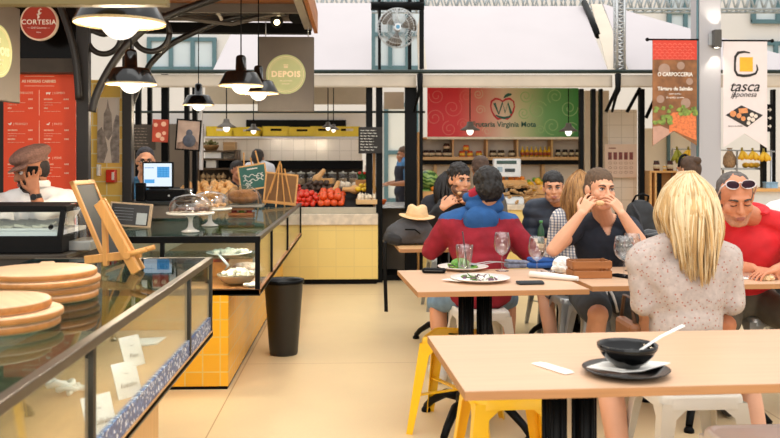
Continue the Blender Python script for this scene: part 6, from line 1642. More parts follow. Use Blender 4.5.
p = G(529, 266.5, TH); t = thing('folded_blue_cloth', 'folded blue cloth with a striped bag under the wine glass', 'cloth', (p.x, p.y-.06, TH), R(6))
mb = MB(); mb.box((.05, 0, .018), (.17, .10, .034), None, .014); mb.box((.06, .0, .045), (.15, .09, .026), Euler((0, .05, .1)), .012); mb.build('blue_fold', M('blue_cloth', '#1f4f93', .8, 0, .2, 20, bump=.4, bscale=50), t)
mb = MB(); mb.box((-.09, .01, .016), (.12, .09, .030), None, .012); mb.box((-.08, .01, .036), (.13, .085, .014), Euler((0, .06, 0)), .006); mb.build('striped_fold', M('striped_cloth', '#6f7487', .8, 0, .45, 45), t)
p = G(548, 276, TH); t = thing('glass_dish', 'small clear dish with a little red sauce beside the rolled paper', 'dish', p)
MB().lathe([(0, .002), (.030, 0), (.040, .028), (.037, .028), (.028, .006), (0, .006)], seg=24).build('dish_glass', CLEAR, t); MB().lathe([(0, .006), (.028, .0065), (.031, .012), (0, .012)], seg=20).build('sauce', M('red_sauce', '#a83a3a', .3, 0, .1), t)
a = G(530, 277.5, TH); b = G(578, 281.5, TH)
t = tag(MB().tube([V((a.x, a.y, TH+.018)), V(((a.x+b.x)/2, (a.y+b.y)/2, TH+.017)), V((b.x, b.y, TH+.014))], [.017, .016, .012], 12).build('rolled_paper', PAPER), 'long white rolled paper lying across the right end of the plate table', 'paper roll')
a = G(530, 284, TH); t = thing('black_pouch', 'small black flat pouch at the front edge of the plate table', 'pouch', a, R(5))
MB().box((0, 0, .007), (.13, .075, .013), None, .006).build('pouch_body', M('black_cloth', '#22262b', .75, 0, .15, 20), t); MB().box((.0, -.012, .0145), (.125, .03, .004), Euler((.08, 0, 0)), .0015).build('pouch_flap', M('black_cloth', '#22262b', .75), t)
def crumple(name, label, p, r, seed, mat, cat='napkin'):
    mb = MB(); mb.ell((0, 0, 0), (1, 1, 1), None, 24, 16)
    for v in mb.bm.verts:
        n = v.co.normalized(); k = 1+.35*mnoise.noise(n*2.3+V((seed, 0, 0)))+.22*abs(mnoise.noise(n*6+V((0, seed, 0))))
        v.co = V((n.x*r[0]*k, n.y*r[1]*k, max(-r[2]*.6, n.z*r[2]*k)))
    for f in mb.bm.faces: f.smooth = False
    o = tag(mb.build(name, mat), label, cat); o.location = (p.x, p.y, p.z+r[2]*.6); return o
crumple('crumpled_napkin', 'crumpled white napkin left of the condiment crate', G(563, 272, TH), (.055, .05, .05), 3, PAPER)
# condiment crate
p = G(592, 278.5, TH); t = thing('condiment_crate', 'small brown slatted wooden crate on the table before the young man', 'crate', (p.x, p.y+.06, TH), R(3))
CW = M_wood('crate_brown', '#a0673a', 0, .18)
w, d, h = .205, .125, .095
for sx in (-1, 1):
    for sy in (-1, 1): MB().box((sx*(w/2-.010), sy*(d/2-.014), h/2), (.014, .014, h-.004)).build('corner_post', CW, t)
for z in (.002, .052):
    for s in (-1, 1):
        MB().bx(-w/2, w/2, s*d/2-.004, s*d/2+.004, z, z+.037, .002).build('slat', CW, t)
        MB().bx(s*w/2-.004, s*w/2+.004, -d/2+.004, d/2-.004, z, z+.037, .002).build('slat', CW, t)
MB().bx(-w/2, w/2, -d/2, d/2, .0, .006).build('bottom_board', CW, t)
t = thing('phone', 'black phone lying on the table right of the condiment crate', 'phone', G(623, 277, TH), R(30)); MB().box((0, 0, .005), (.072, .15, .009), None, .004).build('phone_body', BLKMATTE, t); MB().box((0, 0, .0098), (.066, .14, .001)).build('phone_screen', M('phone_glass', '#101214', .08), t)
t = thing('side_plate', 'white plate between the wine glasses and the blonde woman', 'plate', G(655, 272, TH)); MB().lathe([(0, .002), (.08, 0), (.13, .016), (.128, .019), (.08, .008), (0, .008)], seg=40).build('plate_body', PLT, t)
# right hand end
p = G(768, 268, TH); t = thing('serving_paddle', 'wooden serving board on a dark mat before the man in red', 'board', (p.x+.02, p.y, TH+.002), R(18))
MB().box((.08, 0, .006), (.30, .16, .010), None, .003).build('dark_mat', M('mat_dark', '#5c5148', .6), t); MB().box((.08, .01, .021), (.24, .085, .018), Euler((0, -.06, .15)), .005).build('board_blade', M_wood('paddle_wood', '#c79a63', 0, .12), t); MB().box((-.08, -.02, .020), (.10, .026, .014), Euler((0, 0, .15)), .005).build('board_handle', M_wood('paddle_wood', '#c79a63', 0, .12), t)
p = G(743, 266, TH); t = plate('white plate with a few green leaves behind the wine glass of the man in red', 752, 263, .12); leaves(t, ['#5d8f38', '#e6dcc8'], 55, .07, 9, .01, .017)
t = tag(MB().tube([(0, 0, .012), (.10, .02, .012), (.20, .03, .014)], [.006, .006, .004], 8, sq=(1, .5)).build('table_knife', M('knife_dark', '#3a3a3a', .3, .6)), 'dark handled knife lying before the wine glass of the man in red', 'cutlery'); q = G(745, 273, TH); t.location = (q.x, q.y, TH-.005)
crumple('bread_piece', 'small torn bread piece at the front edge before the man in red', G(768, 280.5, TH), (.030, .022, .018), 8, M('bread_crumb', '#d9b98e', .8, 0, .15, 40), 'bread')
t = tag(MB().box((0, 0, .003), (.16, .10, .004), Euler((0, .02, .2)), .001).build('paper_napkin', PAPER), 'white paper napkin beside the torn bread piece', 'napkin'); q = G(741, 279, TH); t.location = (q.x+.03, q.y+.03, TH)
# nearest table: bowl, saucer, spoon, paper strip
pb = G(626, 374, TH)
sc2 = thing('black_saucer', 'glossy black saucer under the black bowl on the nearest table', 'saucer', (pb.x, pb.y, TH), R(4))
GB = M('black_glaze', '#08090b', .15, 0, .08, 10, spec=.35, coat=.1)
MB().lathe([(0, .003), (.075, 0), (.08, .004), (.120, .014), (.125, .019), (.120, .019), (.078, .009), (0, .008)], seg=48).build('saucer_body', GB, sc2)
nk = tag(MB().prism([(-.115, .00), (-.03, -.062), (.03, -.05), (.145, .04), (.06, .075), (-.05, .06)], 0, .003, 'xy').prism([(-.10, .01), (-.02, -.045), (.06, .0), (.10, .05), (-.02, .05)], .003, .005, 'xy').build('paper_napkin', PAPER), 'white paper napkin between the black bowl and its saucer', 'napkin'); nk.location = (pb.x, pb.y, TH+.0195)
bw3 = thing('black_bowl', 'glossy black soup bowl with ribbed rim on the nearest table', 'bowl', (pb.x, pb.y-.012, TH+.0245)); bw3.scale = (.98, .98, .80)
MB().lathe([(0, .004), (.036, 0), (.040, .008), (.058, .022), (.076, .046), (.084, .068), (.088, .082), (.085, .083), (.080, .068), (.072, .048), (.052, .026), (0, .016)], seg=48).build('bowl_body', GB, bw3)
mb = MB()
for z, r in ((.066, .0842), (.074, .0862)): mb.lathe([(r, z-.0015), (r+.0014, z), (r, z+.0015)], seg=48, cap0=False, cap1=False)
mb.build('rim_rings', GB, bw3)
MB().lathe([(0, .016), (.05, .026), (.062, .037), (0, .037)], seg=32).build('soup_remains', M('soup_dark', '#4a3322', .3, 0, .2), bw3)
sp_ = thing('plastic_spoon', 'white plastic spoon leaning out of the black bowl', 'spoon', (pb.x, pb.y, TH+.02))
a = V((.03, -.01, .045)); b = V((.185, .045, .110)); m_ = a.lerp(b, .5)+V((0, 0, .006))
MB().tube([a, m_, b], [.006, .0065, .009], 8, sq=(1, .45)).build('spoon_handle', M('white_plastic', '#f3f1ee', .3, 0, .02), sp_); MB().ell(a+V((-.018, -.008, -.010)), (.026, .016, .006), Euler((0, -.4, .38))).build('spoon_bowl', M('white_plastic', '#f3f1ee', .3), sp_)
a = G(552.5, 369, TH)
t = tag(MB().box((0, 0, .003), (.036, .15, .004), None, .0015).box((.003, -.01, .0065), (.024, .12, .003), None, .001).build('cutlery_sleeve', PAPER), 'narrow white paper cutlery sleeve on the nearest table', 'paper sleeve'); t.location = a; t.rotation_euler = (0, 0, R(28))
# ---------------------------------------------------------------- backpack with hat
p = G(410, 246.5, TH); bpk = thing('grey_backpack', 'dark grey backpack lying on the end of the back table', 'backpack', (p.x+.02, p.y+.17, TH), R(6))
mb = MB(); mb.ell((0, 0, .10), (.165, .13, .10), None, 24, 14); mb.ell((-.05, .0, .085), (.14, .12, .09), None, 20, 12); mb.box((0, 0, .05), (.28, .20, .09), None, .03)
me = remeshed(mb, .012, 4, cloth_noise(.008, 10)); mesh_obj('bag_body', me, M('bag_grey', '#45464a', .8, 0, .18, 12, bump=.2), bpk)
mb = MB(); mb.box((-.14, -.02, .045), (.12, .20, .085), Euler((0, .2, 0)), .03); mb.build('front_pocket', M('bag_black', '#1c1c1e', .7, 0, .15), bpk)
mb = MB(); mb.tube([(-.17, -.05, .06), (-.21, -.10, .02), (-.215, -.13, -.10), (-.21, -.13, -.30), (-.205, -.13, -.47)], [.016]*5, 4, False, (1.2, .25)); mb.build('strap', BLKMATTE, bpk)
mb = MB(); mb.tube([(.04, -.14, .09), (.0, -.155, .12), (-.07, -.14, .12)], .006, 6); mb.build('zip_pull', BLACK, bpk)
hp = thing('straw_hat', 'beige felt hat with narrow brim lying on the grey backpack', 'hat', (p.x+.06, p.y+.16, TH+.192), R(-8), rot=(R(4), R(3), 0))
HATM = M('hat_beige', '#dcb98a', .85, 0, .06, 30, bump=.2, bscale=200)
prof = [(.0, .098), (.035, .094), (.058, .098), (.072, .082), (.080, .045), (.085, .014), (.10, .006), (.122, .004), (.132, .007), (.132, .010), (.10, .010), (.085, .018)]
mb = MB(); mb.lathe([(.0, .094), (.03, .092), (.055, .099), (.068, .090), (.078, .05), (.086, .012)], seg=40, cap0=True, cap1=False)
for v in mb.bm.verts:
    if v.co.z > .085: v.co.z -= .018*math.exp(-((v.co.x)/.022)**2)
    v.co.y *= 1.12
mb.build('crown', HATM, hp)
mb = MB(); mb.lathe([(.086, .012), (.11, .003), (.130, .006), (.134, .010), (.131, .012), (.11, .008), (.084, .018)], seg=40, cap0=False, cap1=False)
for v in mb.bm.verts:
    v.co.y *= 1.12; v.co.z += .012*abs(v.co.x/.13)**2*(1 if v.co.x < 0 else .6)
mb.build('brim', HATM, hp)
mb = MB(); mb.lathe([(.0868, .013), (.0865, .014), (.082, .036), (.081, .037)], seg=40, cap0=False, cap1=False)
for v in mb.bm.verts: v.co.y *= 1.12; v.co.x *= 1.012; v.co.y *= 1.012
mb.build('hat_band', M('hat_band', '#d2ab78', .8), hp)
# black backpack and leather jacket between the young man and the blonde woman
p = camxy(640, 6.3)
ch_ = thing('black_rucksack', 'black rucksack standing on a seat behind the right shoulder of the young man', 'rucksack', (p.x, p.y, .50), R(10))
mb = MB(); mb.ell((0, 0, .30), (.15, .11, .30), None, 22, 16); mb.box((0, 0, .20), (.27, .17, .36), None, .05)
mesh_obj('bag_body', remeshed(mb, .013, 4, cloth_noise(.012, 9)), M('rucksack_black', '#191a1d', .6, 0, .2, 10), ch_)
mb = MB(); mb.ell((0, -.11, .18), (.11, .05, .14), None, 18, 12); mb.build('front_pocket', M('rucksack_black', '#191a1d', .6), ch_)
for s in (-1, 1): MB().tube([(s*.06, .0, .575), (s*.05, -.03, .62), (-s*.0, -.03, .635)], .008, 6).build('handle', BLKMATTE, ch_)
MB().tube([(-.09, -.06, .56), (-.06, -.10, .48), (-.04, -.12, .36)], [.02, .02, .016], 4, False, (1, .3)).build('strap', M('rucksack_strap', '#2b2c30', .6), ch_)
p = camxy(655, 5.75)
jk = thing('leather_jacket', 'shiny black leather jacket draped over a seat beside the young man', 'jacket', (p.x, p.y, .46), R(5))
mb = MB(); mb.ell((0, 0, .22), (.24, .11, .24), None, 24, 16); mb.caps((-.20, -.04, .36), (-.05, -.08, .20), .06, .05); mb.caps((.18, -.03, .38), (.25, -.07, .10), .06, .05); mb.box((0, 0, .08), (.40, .20, .16), None, .05)
mesh_obj('jacket_body', remeshed(mb, .013, 3, cloth_noise(.022, 8, (1, 1, .5))), M('leather_black', '#16181c', .28, 0, .2, 10, spec=.6), jk)
MB().tube([(-.12, -.10, .42), (-.02, -.125, .44), (.10, -.10, .42)], [.03, .034, .03], 8, True, (1, .5)).build('collar', M('leather_black', '#16181c', .28), jk)
for px, t_, lb in ((640, 6.3, 'grey metal stool carrying the black rucksack'), (655, 5.75, 'grey metal stool carrying the leather jacket')):
    p = camxy(px, t_); stool(lb, p.x, p.y, R(3), GST, h=.455 if px > 650 else .495)
# ---------------------------------------------------------------- people
def SK(n, c): return M('skin_'+n, c, .5, 0, .06, 9, sss=.0, spec=.35)
EYEW = M('eye_white', '#e6ddd6', .25, 0, .02); IRIS = M('iris_dark', '#2a1a12', .15, 0, .05)
def facemats(n, skin, lip, brow, beard=None): return [SK(n, skin), EYEW, IRIS, M('lip_'+n, lip, .45, 0, .05), M('brow_'+n, brow, .7, 0, .1), M('beard_'+n, beard or skin, .7, 0, .15, 60)]
def folk(label, base, rz):
    t = thing('person', label, 'person', (base.x, base.y, 0), rz)
    m = Matrix.Translation((base.x, base.y, 0)) @ Matrix.Rotation(rz, 4, 'Z'); inv = m.inverted()
    def L(px, py, tt):
        c = camxy(px, tt); return inv @ V((c.x, c.y, CAM_H-(py-160)/FPX*tt))
    return t, L
def set_head(p, loc, ang):
    p.H = V(loc); p.HM = Matrix.Translation(p.H) @ Euler((ang[1], ang[2], ang[0]), 'XYZ').to_matrix().to_4x4() @ Matrix.Scale(p.k, 4)
DENIM = M('denim_blue', '#6f8aa3', .8, 0, .18, 20); DARKP = M('dark_trousers', '#2a2b30', .8, 0, .15, 12); SHOE = M('dark_shoe', '#26221f', .5, 0, .1); SOLE = M('white_shoe', '#d8d4cc', .5, 0, .05)
def shoes(p, t, m, v=.01):
    for q in (-1, 1):
        mb = MB(); p.foot(mb, q, .008); mesh_obj('shoe', remeshed(mb, v, 2), m, t)
def trousers(p, t, m, legs=2.0, name='trousers', inf=.012, v=.011, **kw): return garment(p, t, name, m, inf, (False, True), (0, 0), legs, v, .005, **kw)
# --- young man in the navy vest, hands before his mouth
b = camxy(600, 5.40); t, L = folk('short haired young man in a navy V neck top eating with both hands', b, R(0))
p = Pose(seat=.475, lean=.20, arms={-1: (L(553, 250, 4.99), L(581, 214, 4.96)), 1: (L(645, 250, 4.99), L(622, 214, 4.96))}, legs={-1: ((-.13, -.42, .49), (-.16, -.30, .09)), 1: ((.17, -.40, .49), (.20, -.30, .09))}, shw=.165,
    hands={-1: dict(d=(.55, .10, .80), n=(.55, .75, -.35), curls=[.50, .62, .72, .80], spread=.16, thumb=(.5, .8, .2), k=.95), 1: dict(d=(-.55, .10, .80), n=(-.55, .75, -.35), curls=[.50, .62, .72, .80], spread=.16, thumb=(-.5, .8, .2), k=.95)})
set_head(p, L(600, 190, 5.12), (.22, .02, .05))
body(p, t, facemats('boy', '#dea685', '#b9776a', '#4a372c'), .0046)
hair_cap(p, t, M('hair_cropped', '#5d4836', .8, 0, .25, 60), [((0, .023, .054), (.0790, .0968, .0800)), ((0, .05, .005), (.077, .072, .075)), ((.067, .012, .026), (.0128, .028, .050)), ((-.067, .012, .026), (.0128, .028, .050))], .003, 90, .0045)
zv = L(601, 236, 5.15)
garment(p, t, 'shirt', M('navy_cotton', '#161c29', .85, 0, .15, 14), .014, (True, True), (.42, .42), 0, .006, .006, clip=lambda c: c.y < -.04 and c.z > zv.z and abs(c.x-.0) < (c.z-zv.z)*.52+.004)
trousers(p, t, M('shorts_grey', '#43494f', .85, 0, .22, 14), .80, 'shorts', .030)
MB().tube([(-.004, -.155, .60), (-.02, -.205, .565), (-.016, -.235, .52), (-.01, -.25, .47)], .009, 6).tube([(.012, -.155, .60), (.02, -.205, .565), (.03, -.235, .52), (.036, -.25, .475)], .009, 6).build('drawstring', M('cord_white', '#ddd8cf', .8), t)
shoes(p, t, SOLE)
fd = L(600, 205, 4.93); w = t.matrix_world
f = thing('snack', 'small pale snack held between the fingers of the young man', 'food', camxy(600, 4.94)+V((0, 0, CAM_H-(203-160)/FPX*4.94)))
MB().ell((0, 0, 0), (.026, .016, .016)).build('snack_piece', M('snack_tan', '#d9b080', .7, 0, .2, 50), f)
# --- man in red
b = camxy(742, 5.10); t, L = folk('grey haired man in a red polo shirt looking down at the table', b, R(-6))
p = Pose(seat=.475, lean=.33, girth=1.12, shw=.20, k=1.13, arms={-1: (L(706, 262, 4.75), L(752, 268, 4.55)), 1: (L(802, 262, 4.75), L(775, 270, 4.50))}, legs={-1: ((-.22, -.40, .49), (-.2, -.33, .09)), 1: ((.2, -.42, .49), (.2, -.33, .09))},
    hands={-1: dict(d=(.9, -.2, -.1), n=(0, 0, -1), curl=.5), 1: dict(d=(-.8, -.3, -.1), n=(0, 0, -1), curl=.5)})
set_head(p, L(735.5, 199, 4.62), (-.05, .34, -.05))
body(p, t, facemats('tan', '#c98563', '#9c5a4c', '#3d332d', '#b27a5e'), .0065, open_eyes=False, nose=1.03, beard=lambda c: c.z < -.055)
hair_cap(p, t, M('hair_grey_dark', '#5a524d', .8, 0, .35, 50), [((0, .032, .044), (.0785, .095, .078)), ((0, .055, .0), (.080, .07, .08))]+SIDE, .004, 50)
RED = M('red_polo', '#d2222a', .8, 0, .1, 12)
garment(p, t, 'polo_shirt', RED, .018, (True, True), (.85, .85), 0, .010, .008)
mb = MB(); hn = p.N+V((0, -.01, .035)); mb.tube([hn+V((.070*sin(a), -.066*cos(a)-.01, -.012-.025*cos(a))) for a in [R(x) for x in range(25, 336, 15)]], .014, 8, True, (1.4, .6)); mb.build('collar', RED, t)
trousers(p, t, M('shorts_khaki_grey', '#5f5a50', .85, 0, .15, 12), .9, 'shorts', .02); shoes(p, t, SHOE)
sg_ = thing('sunglasses', 'white framed sunglasses pushed up on the head of the man in red', 'sunglasses', (0, 0, 0)); bpy.context.view_layer.update()
wm = Matrix.Translation((b.x, b.y, 0)) @ Matrix.Rotation(R(-6), 4, 'Z') @ p.HM
sg_.matrix_world = wm @ Matrix.Translation((0, -.066, .098)) @ Matrix.Rotation(R(-42), 4, 'X')
WPL = M('white_frame', '#cfc4c4', .3, 0, .03); LEN = M('lens_dark', '#2a101c', .2, 0, .1, 10, spec=.15)
for s in (-1, 1):
    MB().tube([(s*.036+.030*cos(a), -.006*cos(a)*s, .021*sin(a)) for a in [2*pi*i/24 for i in range(25)]], .0026, 6).build('rim', WPL, sg_)
    mb = MB(); mb.ell((s*.036, .001, 0), (.0305, .004, .0215)); mb.build('lens', LEN, sg_)
    MB().tube([(s*.064, .0, .006), (s*.080, .03, .0), (s*.083, .10, -.012)], .0038, 6).build('temple', WPL, sg_)
MB().tube([(-.008, -.002, .006), (0, -.004, .010), (.008, -.002, .006)], .004, 6).build('bridge', WPL, sg_)
# --- blonde woman seen from behind
def blouse_mat():
    m, nt, out = _nt('grey_flower_blouse'); n = nt.nodes; l = nt.links
    pr = n.new('ShaderNodeBsdfPrincipled'); l.new(pr.outputs[0], out.inputs[0]); pr.inputs['Roughness'].default_value = .85
    tc = n.new('ShaderNodeTexCoord'); vo = n.new('ShaderNodeTexVoronoi'); vo.inputs['Scale'].default_value = 62; l.new(tc.outputs['Object'], vo.inputs['Vector'])
    rp = n.new('ShaderNodeValToRGB'); e = rp.color_ramp.elements; e[0].position = .14; e[0].color = lin('#b06a5a')+(1,); e[1].position = .26; e[1].color = lin('#c9bfb9')+(1,)
    l.new(vo.outputs['Distance'], rp.inputs[0])
    co, nz, _ = _vary(nt, lin('#e4dcd8'), .14, 55)
    mx = n.new('ShaderNodeMix'); mx.data_type = 'RGBA'; mx.blend_type = 'MULTIPLY'; mx.inputs['Factor'].default_value = .85
    l.new(rp.outputs[0], mx.inputs[6]); l.new(co, mx.inputs[7]); l.new(mx.outputs[2], pr.inputs['Base Color']); return m
b = camxy(688, 3.50); t, L = folk('woman with long blonde hair in a grey flowered blouse seen from behind', b, R(180))
p = Pose(seat=.475, lean=.10, k=1.02, female=True, shw=.165, arms={1: (L(643, 303, 3.52), L(648, 290, 3.85)), -1: (L(732, 303, 3.52), L(728, 290, 3.85))}, legs={1: ((.26, -.22, .455), (.26, -.02, .09)), -1: ((-.30, -.15, .455), (-.275, .08, .09))},
    hands={1: dict(d=(-.3, -.9, .0), n=(0, 0, -1), curl=.4), -1: dict(d=(.3, -.9, 0), n=(0, 0, -1), curl=.4)})
set_head(p, L(686, 206, 3.56), (.10, .05, 0))
body(p, t, facemats('fair', '#dfa98a', '#b8746a', '#8a6a42'), .008)
garment(p, t, 'blouse', blouse_mat(), .018, (True, True), (1.75, 1.75), 0, .010, .011, st=(1, 1, .8), sl_inf=.014)
trousers(p, t, M('shorts_brown', '#5a4634', .85, 0, .15), .6, 'shorts', .014); shoes(p, t, M('sandal_brown', '#7a5236', .6))
HB = [M_wood('hair_blonde', '#dfc9a0', 2, .12, .38, 8, .4), M_wood('hair_blonde_dark', '#c4a06c', 2, .2, .4, 8, .4)]
hair_long(p, t, HB, 2800, 90, .30, .53, .95, 0.0, 11, .0032, 2.25, .020, rx=.094, ry=.116, rz=.100, back=.012)
lb = L(625, 322, 3.6); wl2 = camxy(628, 3.62)
bag = thing('brown_handbag', 'brown leather handbag hanging at the left hip of the blonde woman', 'bag', (wl2.x, wl2.y, .55))
mb = MB(); mb.box((0, 0, .08), (.05, .22, .17), None, .02); mb.build('bag_body', M('leather_brown', '#7a4a28', .5, 0, .2, 12), bag); MB().tube([(0, -.09, .16), (.0, -.05, .26), (.0, .05, .26), (0, .09, .16)], .009, 6, sq=(1, .5)).build('handle', M('leather_dark', '#4a2f1e', .5), bag)
# --- man in the hooded sweater, back to the camera
b = camxy(481, 5.38); t, L = folk('dark haired man in a blue and maroon hooded sweater with his back to the camera', b, R(180))
p = Pose(seat=.475, lean=.24, side=.0, k=1.04, shw=.185, girth=1.08, arms={1: (L(431, 250, 5.55), L(448, 236, 5.85)), -1: (L(531, 254, 5.45), L(512, 240, 5.85))}, legs={1: ((.25, -.20, .47), (.25, -.03, .09)), -1: ((-.22, -.30, .47), (-.2, -.2, .09))},
    hands={1: dict(d=(-.4, -.8, .1), n=(0, 0, -1), curl=.5), -1: dict(d=(.4, -.8, .1), n=(0, 0, -1), curl=.5)})
set_head(p, L(487.5, 189, 5.47), (.12, .12, .06))
body(p, t, facemats('olive', '#c98f6c', '#a5675a', '#1e1613'), .008)
hair_cap(p, t, M('hair_black', '#17120f', .55, 0, .3, 60, spec=.4), [((0, .020, .052), (.087, .104, .088)), ((0, .046, .002), (.084, .084, .090))], .007, 55)
BLU = M('sweater_blue', '#24548c', .9, 0, .14, 16, bump=.2, bscale=80); MAR = M('sweater_maroon', '#8a1526', .9, 0, .14, 16, bump=.2, bscale=80)
zm = 1.012
garment(p, t, 'sweater', None, .026, (True, True), (1.9, 1.9), 0, .010, .011, mats=[BLU, MAR], matfn=lambda c: 1 if c.z < zm+.03*c.y else 0, sl_inf=.024)
mb = MB(); n0 = p.N+p.ax*.080+V((p.H.x*.6-p.N.x*.6, 0, 0))
ring = [n0+V((.105*sin(a), .085*cos(a)+.01, .014+.02*cos(a))) for a in [2*pi*i/20 for i in range(21)]]
for a_, b_ in zip(ring[:-1], ring[1:]): mb.caps(a_, b_, .030, .030, 10)
mb.ell(n0+V((0, .050, .012)), (.108, .056, .060)); mb.ell(n0+V((0, .062, -.04)), (.125, .058, .06)); mb.ell(p.N+V((0, .115, -.04)), (.115, .045, .085)); mb.ell(p.N+V((0, .10, -.10)), (.075, .035, .07))
mesh_obj('hood', remeshed(mb, .009, 3, cloth_noise(.006, 12)), BLU, t)
mb = MB(); mb.tube([n0+V((.080*sin(a), .062*cos(a)+.012, .042+.022*cos(a))) for a in [R(x) for x in range(-150, 151, 10)]], .022, 8); mb.ell(n0+V((.055, .088, .050)), (.055, .026, .034), Euler((0, .5, -.3))); mb.build('hood_lining', M('lining_maroon', '#a01a30', .9, 0, .1), t)
trousers(p, t, DENIM, 1.0, 'denim_shorts', .016); shoes(p, t, SOLE)
# --- man eating, facing the camera
b = camxy(466, 7.2); t, L = folk('dark haired man in a black sweatshirt lifting food to his mouth', b, R(8))
p = Pose(seat=.50, lean=.10, shw=.19, arms={-1: (L(424, 232, 6.75), L(442, 208, 6.62)), 1: (L(500, 232, 6.8), L(478, 207, 6.62))}, hands={-1: dict(d=(.75, .0, .60), n=(.45, .75, -.3), curl=.5, thumb=(0, .6, .8)), 1: dict(d=(-.75, .0, .60), n=(-.45, .75, -.3), curl=.5, thumb=(0, .6, .8))})
set_head(p, L(459.5, 181, 6.82), (.30, .06, .05))
body(p, t, facemats('mid', '#cf9674', '#a3655a', '#1d1512', '#6a4a3a'), .0065, beard=lambda c: c.z < -.07 or abs(c.x) > .055)
hair_cap(p, t, M('hair_black2', '#1a1411', .6, 0, .3, 60), [((0, .020, .066), (.083, .0985, .085)), ((0, .055, .01), (.079, .068, .085))]+SIDE, .010, 50)
BSW = M('black_sweatshirt', '#17181c', .9, 0, .15, 12)
garment(p, t, 'sweatshirt', BSW, .022, (True, True), (1.85, 1.85), 0, .011, .009, sl_inf=.02); trousers(p, t, DARKP); shoes(p, t, SHOE)
f = thing('sandwich', 'dark filled sandwich held at the mouth of the man eating', 'food', camxy(463, 6.63)+V((0, 0, CAM_H-(195-160)/FPX*6.63)))
MB().ell((0, 0, 0), (.038, .026, .024)).build('bread', M('dark_filling', '#4a2c22', .6, 0, .4, 40), f); MB().ell((-.026, -.004, .012), (.020, .018, .014)).build('bread_crust', M('crust_tan', '#c79a6c', .7, 0, .2), f)
# --- man in navy jacket facing the camera
b = camxy(557, 7.15); t, L = folk('dark haired man in a navy padded jacket looking toward the camera', b, R(-4))
p = Pose(seat=.475, lean=.12, shw=.19)
set_head(p, L(553.5, 188, 6.90), (-.12, .08, -.04))
body(p, t, facemats('mid2', '#cf9776', '#a0655a', '#18110f', '#8c6450'), .0065, hands=(False, False), beard=lambda c: c.z < -.075 or abs(c.x) > .058)
hair_cap(p, t, M('hair_black3', '#15100e', .55, 0, .3, 60), [((0, .023, .062), (.082, .099, .079)), ((0, .055, .01), (.080, .07, .082))]+SIDE, .005, 55)
NVJ = M('navy_jacket', '#1e2a3c', .55, 0, .18, 10)
def quilts(c): return .008*abs(sin(c.z*38))+.006*fbm(c, 10)
mb = MB(); p.torso(mb, .035); [p.arm(mb, q, .032, 1.9) for q in (-1, 1)]
mesh_obj('padded_jacket', remeshed(mb, .010, 2, quilts), NVJ, t)
mb = MB(); mb.tube([p.N+V((.085*sin(a), -.075*cos(a), .05)) for a in [R(x) for x in range(30, 331, 15)]], .026, 8, True, (1, 1.4)); mb.build('jacket_collar', NVJ, t)
trousers(p, t, DARKP); shoes(p, t, SHOE)
wbp = camxy(541, 6.45); bt2 = thing('water_bottle', 'green plastic bottle standing on the back table before the man in the navy jacket', 'bottle', (wbp.x, wbp.y, TH))
MB().lathe([(0, 0), (.030, 0), (.032, .02), (.032, .12), (.014, .17), (.013, .19), (0, .19)], seg=18).build('bottle_body', M('green_bottle', '#2b5238', .2, 0, .1), bt2); MB().lathe([(0, .19), (.016, .19), (.016, .212), (0, .212)], seg=14).build('bottle_cap', M('cap_green', '#3f8a4a', .4), bt2); bt2.scale = (.8, .8, .8)
# --- long haired woman beside him
b = camxy(584, 5.86); t, L = folk('woman with long light brown hair in a white patterned blouse behind the young man', b, R(180))
p = Pose(seat=.475, lean=.14, side=-.02, female=True, shw=.155, legs={1: ((.24, -.12, .47), (.22, .05, .09)), -1: ((-.14, -.36, .47), (-.14, -.3, .09))})
set_head(p, L(581, 190, 5.93), (-.35, .05, .06))
body(p, t, facemats('fair2', '#d9a384', '#b8746a', '#6a4a32'), .010, hands=(False, False))
def plaid(name, c0, c1, sc):
    m, nt, out = _nt(name); n = nt.nodes; l = nt.links
    pr = n.new('ShaderNodeBsdfPrincipled'); l.new(pr.outputs[0], out.inputs[0]); pr.inputs['Roughness'].default_value = .85
    tc = n.new('ShaderNodeTexCoord'); cols = []
    for ax in ('X', 'Z'):
        wv = n.new('ShaderNodeTexWave'); wv.bands_direction = ax; wv.inputs['Scale'].default_value = sc; wv.inputs['Distortion'].default_value = .6; l.new(tc.outputs['Object'], wv.inputs['Vector'])
        rp = n.new('ShaderNodeValToRGB'); rp.color_ramp.elements[0].position = .25; rp.color_ramp.elements[0].color = lin(c0)+(1,); rp.color_ramp.elements[1].position = .45; rp.color_ramp.elements[1].color = lin(c1)+(1,)
        l.new(wv.outputs['Color'], rp.inputs[0]); cols.append(rp.outputs[0])
    mx = n.new('ShaderNodeMix'); mx.data_type = 'RGBA'; mx.blend_type = 'MULTIPLY'; mx.inputs['Factor'].default_value = .8
    l.new(cols[0], mx.inputs[6]); l.new(cols[1], mx.inputs[7]); l.new(mx.outputs[2], pr.inputs['Base Color']); return m
garment(p, t, 'blouse', plaid('white_navy_pattern', '#8f97a8', '#ece7e2', 17), .022, (True, True), (1.4, 1.4), 0, .011, .009)
garment(p, t, 'skirt', plaid('plaid_skirt', '#4c5670', '#e4ded6', 7), .022, (False, True), (0, 0), .62, .011, .006); shoes(p, t, SOLE)
HBR = [M_wood('hair_light_brown', '#a97c48', 2, .25, .4, 8, .4), M_wood('hair_brown_dark', '#7f5830', 2, .25, .4, 8, .4)]
hair_long(p, t, HBR, 1500, 60, .10, .60, 1.0, 0.0, 5, .0036, 2.45, .014, rx=.092, ry=.110, rz=.098, back=.012)
